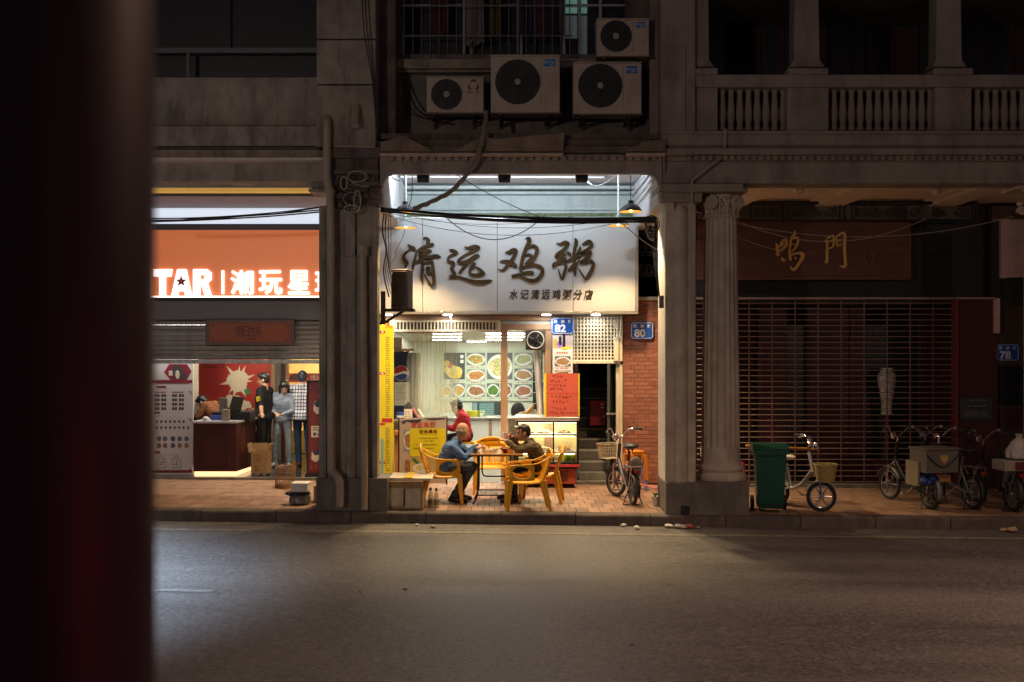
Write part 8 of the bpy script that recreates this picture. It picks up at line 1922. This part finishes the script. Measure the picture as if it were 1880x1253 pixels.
# ------------------------------------------------------------------ air conditioners
m_ac = M('aged cream casing', (.43, .36, .285), .5, var=.1, dirt=.45, dirtcol=(.2, .16, .12)); m_acd = M('fan grille black', (.018, .017, .018), .5); m_fan = M('grey fan hub', (.30, .28, .26), .5)
def aircon(label, a, b, c, d, fc, frx, yf, dep=.34, logo=None, square=False, y_b=.85):
    t = thing('air_conditioner', label, 'air conditioner', P3((a + b) / 2, d, yf), group='air conditioning units on the upper wall')
    W = MB(); W.pbox(a, b, c, d, yf, yf + dep); W.build('casing', m_ac, t, bevel=.012)
    W = MB(); W.pbox(a - 1, b + 1, c - 2.5, c - .3, yf - .01, yf + dep + .01); W.build('lid', m_ac, t, bevel=.006)
    k = (DIST + yf) / FPX; cc = P3(fc[0], fc[1], yf)
    mb = MB(); mb.lathe([(frx * k, -.004), (frx * k, .0)], cc, 40, 'Y'); mb.build('fan_opening', m_acd, t)
    mb = MB(); n = max(5, int(frx / 5.2))
    for q in range(1, n + 1): rr = frx * k * q / n; mb.tube([cc + Vector((rr * math.cos(w), -.010 - .012 * (1 - (q / n) ** 2), rr * math.sin(w))) for w in [2 * PI * i / 40 for i in range(40)]], .0028, 4, closed=True)
    for q in range(6): w = PI / 6 + q * PI / 3; mb.tube([cc + Vector((.04 * math.cos(w), -.022, .04 * math.sin(w))), cc + Vector((frx * k * math.cos(w), -.009, frx * k * math.sin(w)))], .0035, 4)
    mb.build('fan_guard', M('guard wire', (.06, .055, .05), .4), t)
    mb = MB(); mb.lathe([(.038, -.03), (.045, -.022)], cc, 16, 'Y'); mb.build('fan_hub', m_fan, t)
    if square: W = MB(); s = frx + 2; W.pbox(fc[0] - s, fc[0] + s, fc[1] - s * 1.02, fc[1] - s * 1.02 + 2, yf - .006, yf); W.pbox(fc[0] - s, fc[0] + s, fc[1] + s, fc[1] + s + 2, yf - .006, yf); W.pbox(fc[0] - s, fc[0] - s + 1.6, fc[1] - s + 2, fc[1] + s, yf - .006, yf); W.pbox(fc[0] + s - 1.6, fc[0] + s, fc[1] - s + 2, fc[1] + s, yf - .006, yf); W.build('grille_frame', m_ac, t)
    else: W = MB(); xx = fc[0] + frx + 2; W.pbox(xx, xx + .8, c + 4, d - 4, yf - .002, yf); W.build('seam', M('seam grey', (.2, .16, .13), .6), t)
    if logo == 'blue':
        w = (b - a) * .165; x1 = b - 8; x0 = x1 - w; h = w * .62; y0 = c + (5 if b - a < 120 else 6)
        W = MB(); W.pbox(x0, x1, y0, y0 + h, yf - .003, yf); lg_ = W.build('logo_plate', paint('logo blue plate', (.01, .13, .40)), t)
        mb = MB(); add_text(mb, 'Midea', X(x0 + w * .30, yf), X(x1 - w * .06, yf), Z(y0 + h * .58, yf), Z(y0 + h * .22, yf), yf - .003, .002, bold=.0)
        pts = [P3(x0 + w * .17 + w * .12 * math.cos(q), y0 + h * .38 + w * .12 * math.sin(q), yf - .004) for q in [2 * PI * i / 16 for i in range(13)]]; mb.tube(pts, .005, 4)
        add_text(mb, '美的', X(x0 + w * .42, yf), X(x0 + w * .86, yf), Z(y0 + h * .90, yf), Z(y0 + h * .64, yf), yf - .003, .002); mb.build('logo', paint('pale logo', (.55, .62, .70)), lg_, smooth=False)
    if logo == 'red':
        mb = MB()
        for q in range(3):
            w = PI / 2 + q * 2 * PI / 3; c2 = (869 + 4.2 * math.cos(w), 157 - 4.2 * math.sin(w)); pts = [P3(c2[0] + 5 * math.cos(w + u) , c2[1] - 5 * math.sin(w + u), yf - .004) for u in (-1.3, -.6, 0, .7, 1.4)]; mb.tube(pts, [.006, .014, .017, .012, .004], 5)
        mb.build('emblem', paint('emblem red', (.22, .02, .025)), t); mb = MB(); tiny_rows(mb, 858, 882, 167, 173, yf, 1, ch=4.4, cw=4.4, gap=1.2, seed=3, jag=.02); mb.build('maker_name', paint('grey lettering', (.14, .11, .10)), t, smooth=False, kind='stuff')
    W = MB()
    for px in (a + (b - a) * .14, a + (b - a) * .82):
        W.pbox(px - 2.5, px + 2.5, d + .8, d + 4.5, yf + .0, y_b); W.pbox(px - 2.5, px + 2.5, d + 4.8, d + 30, y_b - .07, y_b); W.tube([P3(px, d + 4, yf + .06), P3(px, d + 28, y_b - .02)], .012, 6)
    W.pbox(a - 3, b + 3, d + .4, d + 2.6, yf + .02, yf + .07); W.build('bracket', M('rusty bracket', (.12, .08, .06), .7, var=.3), t)
aircon('low square-grilled air conditioner with a red emblem, beside the sill', 783, 888, 143, 207, (820, 174), 28, .22, .30, 'red', True)
aircon('big air conditioner with a blue plate, tallest unit, at the centre of the upper wall', 901, 1028, 103, 207, (950.5, 151), 41, .08, .36, 'blue')
aircon('big air conditioner with a blue plate under the small high unit', 1053, 1178, 116, 209, (1102, 158), 40, .08, .36, 'blue')
aircon('small air conditioner with a blue plate mounted highest beside the window cage', 1096, 1192, 36, 103, (1131, 67), 28.5, .10, .33, 'blue')
# loudspeaker-like black box on a bracket by the sign
sk = thing('wall_speaker', 'tall black loudspeaker box on an iron bracket by the left end of the sign', 'loudspeaker', P3(737, 567, .8))
mb = MB(); mb.obox(P3(738, 532, .9), (.255, .22, .565), Matrix.Rotation(R(-15), 3, 'Z')); mb.build('cabinet', M('black speaker cabinet', (.10, .06, .05), .5), sk, bevel=.012)
mb = MB(); q = Matrix.Rotation(R(-15), 3, 'Z'); mb.obox(P3(738, 532, .9) + q @ Vector((0, -.113, 0)), (.205, .008, .50), q); mb.build('grille', m_black, sk, bevel=.004)
W = MB(); W.pbox(703, 760, 567, 572, .75, 1.0); W.pbox(699, 707, 535, 596, .84, .9); W.tube([P3(704, 594, .86), P3(742, 571, .88)], .02, 6); W.build('bracket', m_dark, sk)

# ------------------------------------------------------------------ pipes on the pillars
mb = MB(); mb.tube(catmull([tuple(P3(600.5, 218, .02)), tuple(P3(600.5, 223, -.06)), tuple(P3(600.5, 240, -.08)), tuple(P3(600.5, 322, -.08)), tuple(P3(604, 345, -.07)), tuple(P3(606.5, 360, -.07)), tuple(P3(607.5, 480, -.07)), tuple(P3(608, 720, -.07)), tuple(P3(608.5, 852, -.07)), tuple(P3(611, 866, -.09)), tuple(P3(621, 878, -.12)), tuple(P3(624, 890, -.13)), tuple(P3(624, 930, -.13))], 4), .056, 14)
for (a, b, r) in ((606.5, 352, .064), (608, 458, .062), (608.5, 620, .062), (608.5, 800, .062), (622.5, 884, .066)): p = P3(a, b, -.07 if b < 870 else -.13); mb.lathe([(r, -.035), (r, .035)], p, 14)
pp_ = mb.build('downpipe', m_pipe); setp(pp_, 'long thick plastic downpipe with elbows running down the left pillar', 'downpipe')
mb = MB(); mb.tube([P3(666, 452, .0), P3(666, 470, .0)], [.075, .075], 12); mb.tube([P3(666, 470, .0), P3(668, 700, .0), P3(669, 936, -.05)], .05, 12)
for b in (540, 785): mb.lathe([(.058, -.02), (.058, .02)], P3(667, b, .0), 14); mb.tube([P3(655, b, .03), P3(680, b, .03)], .012, 6)
setp(mb.build('downpipe', m_pipe), 'thinner downpipe with a hopper head beside the porridge shop opening', 'downpipe')
mb = MB(); mb.tube([P3(652, 232, -.15), P3(654, 196, -.03)], .055, 12); setp(mb.build('pipe_stub', m_pipe), 'short slanting pipe stub sticking out of the upper pillar', 'pipe')
mb = MB(); mb.tube([P3(1332, 238, -.06), P3(1330, 271, -.08)], .022, 8); setp(mb.build('drain_pipe', m_pipe), 'short drain spout at the foot of the balustrade', 'pipe'); mb = MB(); mb.tube([P3(1323, 290, -.06), P3(1270, 332, -.06), P3(1270, 375, -.02)], .02, 8); setp(mb.build('drain_pipe', m_pipe), 'thin slanting drain pipe running down to the impost block', 'pipe')
for a, b, lab in ((P3(612, 268.5, -.03), P3(688, 270, -.03), 'short conduit under the upper pillar blocks of the toy shop building'), (P3(1216, 286, -.03), P3(1260, 286, -.03), 'short level conduit at the end of the dentil course above the pier'), (P3(1219, 280, -.04), P3(1219, 316, -.02), 'thin upright conduit above the pier beside the rounded opening')): mb = MB(); mb.tube([a, b], .011, 6); setp(mb.build('conduit', m_pipe), lab, 'conduit')
# ------------------------------------------------------------------ overhead cables
m_cab = M('black cable', (.012, .011, .012), .5, var=0); m_cabL = M('pale cable', (.40, .32, .22), .5, var=.1)
def cable(label, strands, group=None, mat=m_cab):
    mb = MB()
    for pts, r in strands: mb.tube(pts, r, 5)
    return setp(mb.build('cable', mat), label, 'cable', group)
st_ = []
for k in range(10):
    r = random.Random(k); a = P3(699, 383 + r.uniform(-3, 7), .25); b = P3(1204, 401 + r.uniform(-4, 8), .25); st_.append((sag(a, b, .03 + r.uniform(0, .07), 24), r.choice((.006, .009, .013))))
cable('thick bundle of black cables slung across the porridge shop front above the sign', st_)
cable('slack thin cables drooping below the black bundle over the sign', [(sag(P3(815, 396, .25), P3(1000, 396, .25), .33, 20), .007), (sag(P3(700, 392, .25), P3(1120, 412, .25), .22, 20), .004), (sag(P3(760, 398, .25), P3(1130, 402, .25), .14, 20), .004), (sag(P3(700, 388, .25), P3(1060, 396, .25), .15, 20), .003)])
big = catmull([tuple(P3(893, 205, .02)), tuple(P3(889, 240, -.1)), tuple(P3(876, 290, -.16)), tuple(P3(858, 320, -.1)), tuple(P3(828, 352, .1)), tuple(P3(790, 372, .2)), tuple(P3(760, 384, .25))], 6)
cable('twisted pale hose bundle hanging from the air conditioners down into the arcade', [([Vector(p) + Vector((.018 * math.cos(i * .7 + q), .0, .018 * math.sin(i * .7 + q))) for i, p in enumerate(big)], .018) for q in (0, 2.1, 4.2)], mat=M('wrapped hose', (.20, .16, .13), .7, var=.3, scale=12))
st_ = []
for k in range(9):
    r = random.Random(50 + k); st_.append((sag(P3(286 - 60, 409 - r.uniform(0, 9), .6), P3(590, 382 + r.uniform(-3, 8), .3), .02 + r.uniform(0, .06), 20), r.choice((.004, .007, .010))))
cable('black cables crossing in front of the lit white panel above the orange sign', st_)
cable('thin black cable hanging diagonally through the arcade from the cornice', [(sag(P3(822, 310, .1), P3(990, 398, .25), .05, 12), .006), (catmull([tuple(P3(716, 316, .1)), tuple(P3(722, 328, .12)), tuple(P3(735, 333, .2))], 4), .006), (catmull([tuple(P3(757, 322, .1)), tuple(P3(756, 360, .12)), tuple(P3(750, 380, .2))], 4), .005)])
st_ = []
for k in range(5):
    r = random.Random(80 + k); pts = [tuple(P3(705 + 3 * k, 392, .2)), tuple(P3(702 + 3 * k + r.uniform(-2, 6), 425, .2)), tuple(P3(709 + 2 * k, 460 + 12 * k, .3)), tuple(P3(704 + 4 * k, 500, .5)), tuple(P3(714 + 3 * k, 545 - 6 * k, .8))]; st_.append((catmull(pts, 5), r.choice((.004, .006, .011))))
cable('tangled black leads dropping from the bundle to the black loudspeaker', st_)
cable('thin dark lead looping from the grey green lamp to the sign edge', [(catmull([tuple(P3(744, 420, 1.85)), tuple(P3(738, 440, 2.0)), tuple(P3(726, 462, 2.4)), tuple(P3(727, 470, 2.6)), tuple(P3(718, 484, 2.7))], 5), .004)])
st_ = []
for k in range(16):
    r = random.Random(120 + k); c = (1195 + r.uniform(-6, 8), 418 + r.uniform(-14, 24)); rr = r.uniform(6, 16); n = 14
    st_.append(([P3(c[0] + rr * .7 * math.cos(q * .5 + k), c[1] + rr * math.sin(q * .5 + k), .30 + .01 * k) for q in range(n)], r.choice((.004, .006, .008))))
st_ += [(catmull([tuple(P3(1202 + k, 400 + 4 * k, .3)), tuple(P3(1206 - 2 * k, 470, .25)), tuple(P3(1209 - k, 520, .2)), tuple(P3(1212, 560, .15))], 5), .006) for k in range(4)]
cable('tangle of dark cables coiled beside the pier where the black bundle ends', st_[:8] + st_[16:]); cable('pale loops of spare cable tied to the tangle beside the pier', st_[8:16] + [(sag(P3(1140, 408, .3), P3(1212, 462, .2), .03, 10), .007)], mat=m_cabL)
st_ = []
for k in range(14):
    r = random.Random(200 + k); c = (648 + r.uniform(-26, 34), 345 + r.uniform(-22, 40)); rx, ry = r.uniform(6, 18), r.uniform(6, 20); n = 16
    st_.append(([P3(c[0] + rx * math.cos(q * .42 + k), c[1] + ry * math.sin(q * .42 + k), -.06 - .004 * k) for q in range(n)], r.choice((.004, .005, .008))))
cable('dark loops of wire tangled over the grimy capital of the left pillar', st_[:9]); cable('pale coiled wire looped over the grimy capital of the left pillar', st_[9:] + [(catmull([tuple(P3(646, 335, -.1)), tuple(P3(662, 342, -.1)), tuple(P3(678, 343, -.08))], 5), .006)], mat=m_cabL)
cable('black cable running down the left of the upper wall from the window', [(catmull([tuple(P3(738, -60, .8)), tuple(P3(741, 60, .8)), tuple(P3(746, 140, .75)), tuple(P3(762, 195, .6)), tuple(P3(790, 217, .4)), tuple(P3(810, 222, .4))], 6), .011), (catmull([tuple(P3(727, 60, .8)), tuple(P3(729, 160, .75)), tuple(P3(750, 205, .6)), tuple(P3(795, 222, .4))], 6), .007), (catmull([tuple(P3(1186, 105, .7)), tuple(P3(1192, 150, .6)), tuple(P3(1198, 200, .5))], 6), .009)])
cable('thin dark cables hanging on the upper pillar blocks', [([P3(660 + 6 * k, -60, -.02), P3(668 + 6 * k, 60, -.02), P3(684 + 2 * k, 150, -.02), P3(692, 262, .0)], .005) for k in range(3)])
cable('thin pale wires strung in front of the wooden sign', [(sag(P3(1345, 402, .6), P3(1700, 402, .6), .32, 18), .005), (sag(P3(1345, 409, .6), P3(1860, 398, .6), .24, 18), .005), (sag(P3(1345, 430, .6), P3(1440, 462, .6), .03, 8), .004)], mat=m_cabL)
W = MB(); W.pbox(1211, 1219, 543, 566, -.06, .04); setp(W.build('junction_box', m_greyF, None, bevel=.006), 'small grey junction box strapped to the pier below the cable tangle', 'junction box')

# ------------------------------------------------------------------ foreground: red enamelled post close to the camera, and the unseen lamps behind it
pxr = -.505
m_fpost = M('dark red enamelled post', (.017, .007, .014), .5, var=.2, scale=3, spec=.22)
fp = thing('post', 'wide dark red enamelled post out of focus close to the camera', 'post', (pxr - .28, -13.45, road_z(pxr)))
mb = MB(); hw, hd_, rr = .28, .20, .19; poly = []
for (sx, sy, a0) in ((1, 1, 0), (-1, 1, PI / 2), (-1, -1, PI), (1, -1, 3 * PI / 2)):
    for k in range(9): a = a0 + k / 8 * PI / 2; poly.append((sx * (hw - rr) + rr * math.cos(a), sy * (hd_ - rr) + rr * math.sin(a)))
n = len(poly); H_ = 4.4
mb.add([(a, b, 0) for a, b in poly] + [(a, b, H_) for a, b in poly], [(i, (i + 1) % n, n + (i + 1) % n, n + i) for i in range(n)] + [tuple(range(n - 1, -1, -1)), tuple(range(n, 2 * n))])
mb.build('shaft', m_fpost, fp, world=False, angle=60)
mb = MB(); mb.box(-hw - .05, hw + .05, -hd_ - .05, hd_ + .05, 0, .06); mb.build('foot', m_dark, fp, world=False, bevel=.01)
# red marker lamp on a stake, added below the frame to redden the post
ml = thing('marker_lamp', 'red marker lamp on a short stake close to the dark red post', 'marker lamp', (.66, -13.66, road_z(0) - .07))
mb = MB(); mb.tube([(0, 0, 0), (0, 0, 1.84)], .022, 8); mb.build('stake', m_dark, ml, world=False)
mb = MB(); mb.lathe([(.03, 1.84), (.04, 1.86), (.04, 1.93), (.02, 1.96)], seg=14); mb.build('lens', M('lit red lens', (.4, .01, .02), .3, emit=(1, .03, .06), estr=2.0), ml, world=False)
ld = bpy.data.lights.new('marker', 'POINT'); ld.energy = 6.5; ld.color = (1, .04, .10); ld.shadow_soft_size = .03
lo = bpy.data.objects.new('marker', ld); col.objects.link(lo); lo.parent = ml; lo.location = (0, .0, 1.985)
for i, (lx, ly, lz, pw, lc) in enumerate(STAND_IN_LAMPS):
    z0 = road_z(lx)
    t = thing('street_lamp', ['street lamp across the road behind the camera on the toy shop side', 'street lamp across the road behind the camera on the balcony side'][i], 'street lamp', (lx, ly - 1.2, z0))
    mb = MB(); mb.tube([(0, 0, 0), (0, 0, lz - .6), (0, .15, lz), (0, 1.2, lz + .1)], [.09, .07, .06, .05], 10); mb.build('pole', m_greyF, t, world=False)
    mb = MB(); mb.box(-.15, .15, .9, 1.5, lz + .02, lz + .12); mb.build('lamp_head', m_greyF, t, world=False, bevel=.02)
    ld = bpy.data.lights.new('street', 'AREA'); ld.shape = 'DISK'; ld.size = .3; ld.energy = pw; ld.color = lc
    lo = bpy.data.objects.new('street', ld); col.objects.link(lo); lo.parent = t; lo.location = (0, 1.2, lz - .0); lo.rotation_euler = (R(80), 0, 0)

# cool white lamp at the near left kerb: lights the carriageway only
t = thing('street_lamp', 'cool white street lamp over the carriageway beyond the left edge of the view', 'street lamp', (-9.4, -3.2, road_z(-9.4)))
mb = MB(); mb.tube([(0, 0, 0), (0, 0, 6.6), (.4, 0, 7.1), (3.0, 0, 7.3)], [.09, .07, .06, .05], 10); mb.build('pole', m_greyF, t, world=False)
mb = MB(); mb.box(2.7, 3.4, -.14, .14, 7.22, 7.32); mb.build('lamp_head', m_greyF, t, world=False, bevel=.02)
ld = bpy.data.lights.new('street', 'SPOT'); ld.energy = 14500; ld.color = (.60, .77, 1.0); ld.spot_size = R(66); ld.spot_blend = .9; ld.shadow_soft_size = .12
lo = bpy.data.objects.new('street', ld); col.objects.link(lo); lo.parent = t; lo.location = (3.1, 0, 7.2); lo.rotation_euler = (R(-6), 0, 0)

t = thing('street_lamp', 'warm street lamp over the carriageway beyond the balcony edge of the view', 'street lamp', (9.2, -6.0, road_z(9.2)))  # warm lamp added out of view to brighten the road
mb = MB(); mb.tube([(0, 0, 0), (0, 0, 7.2), (-.4, 0, 7.7), (-2.6, 0, 7.9)], [.09, .07, .06, .05], 10); mb.build('pole', m_greyF, t, world=False)
mb = MB(); mb.box(-3.0, -2.3, -.14, .14, 7.82, 7.92); mb.build('lamp_head', m_greyF, t, world=False, bevel=.02)
ld = bpy.data.lights.new('street', 'SPOT'); ld.energy = 2300; ld.color = (1.0, .61, .42); ld.spot_size = R(160); ld.spot_blend = .8; ld.shadow_soft_size = .15
lo = bpy.data.objects.new('street', ld); col.objects.link(lo); lo.parent = t; lo.location = (-2.7, 0, 7.8); lo.rotation_euler = (R(-22), 0, R(0))
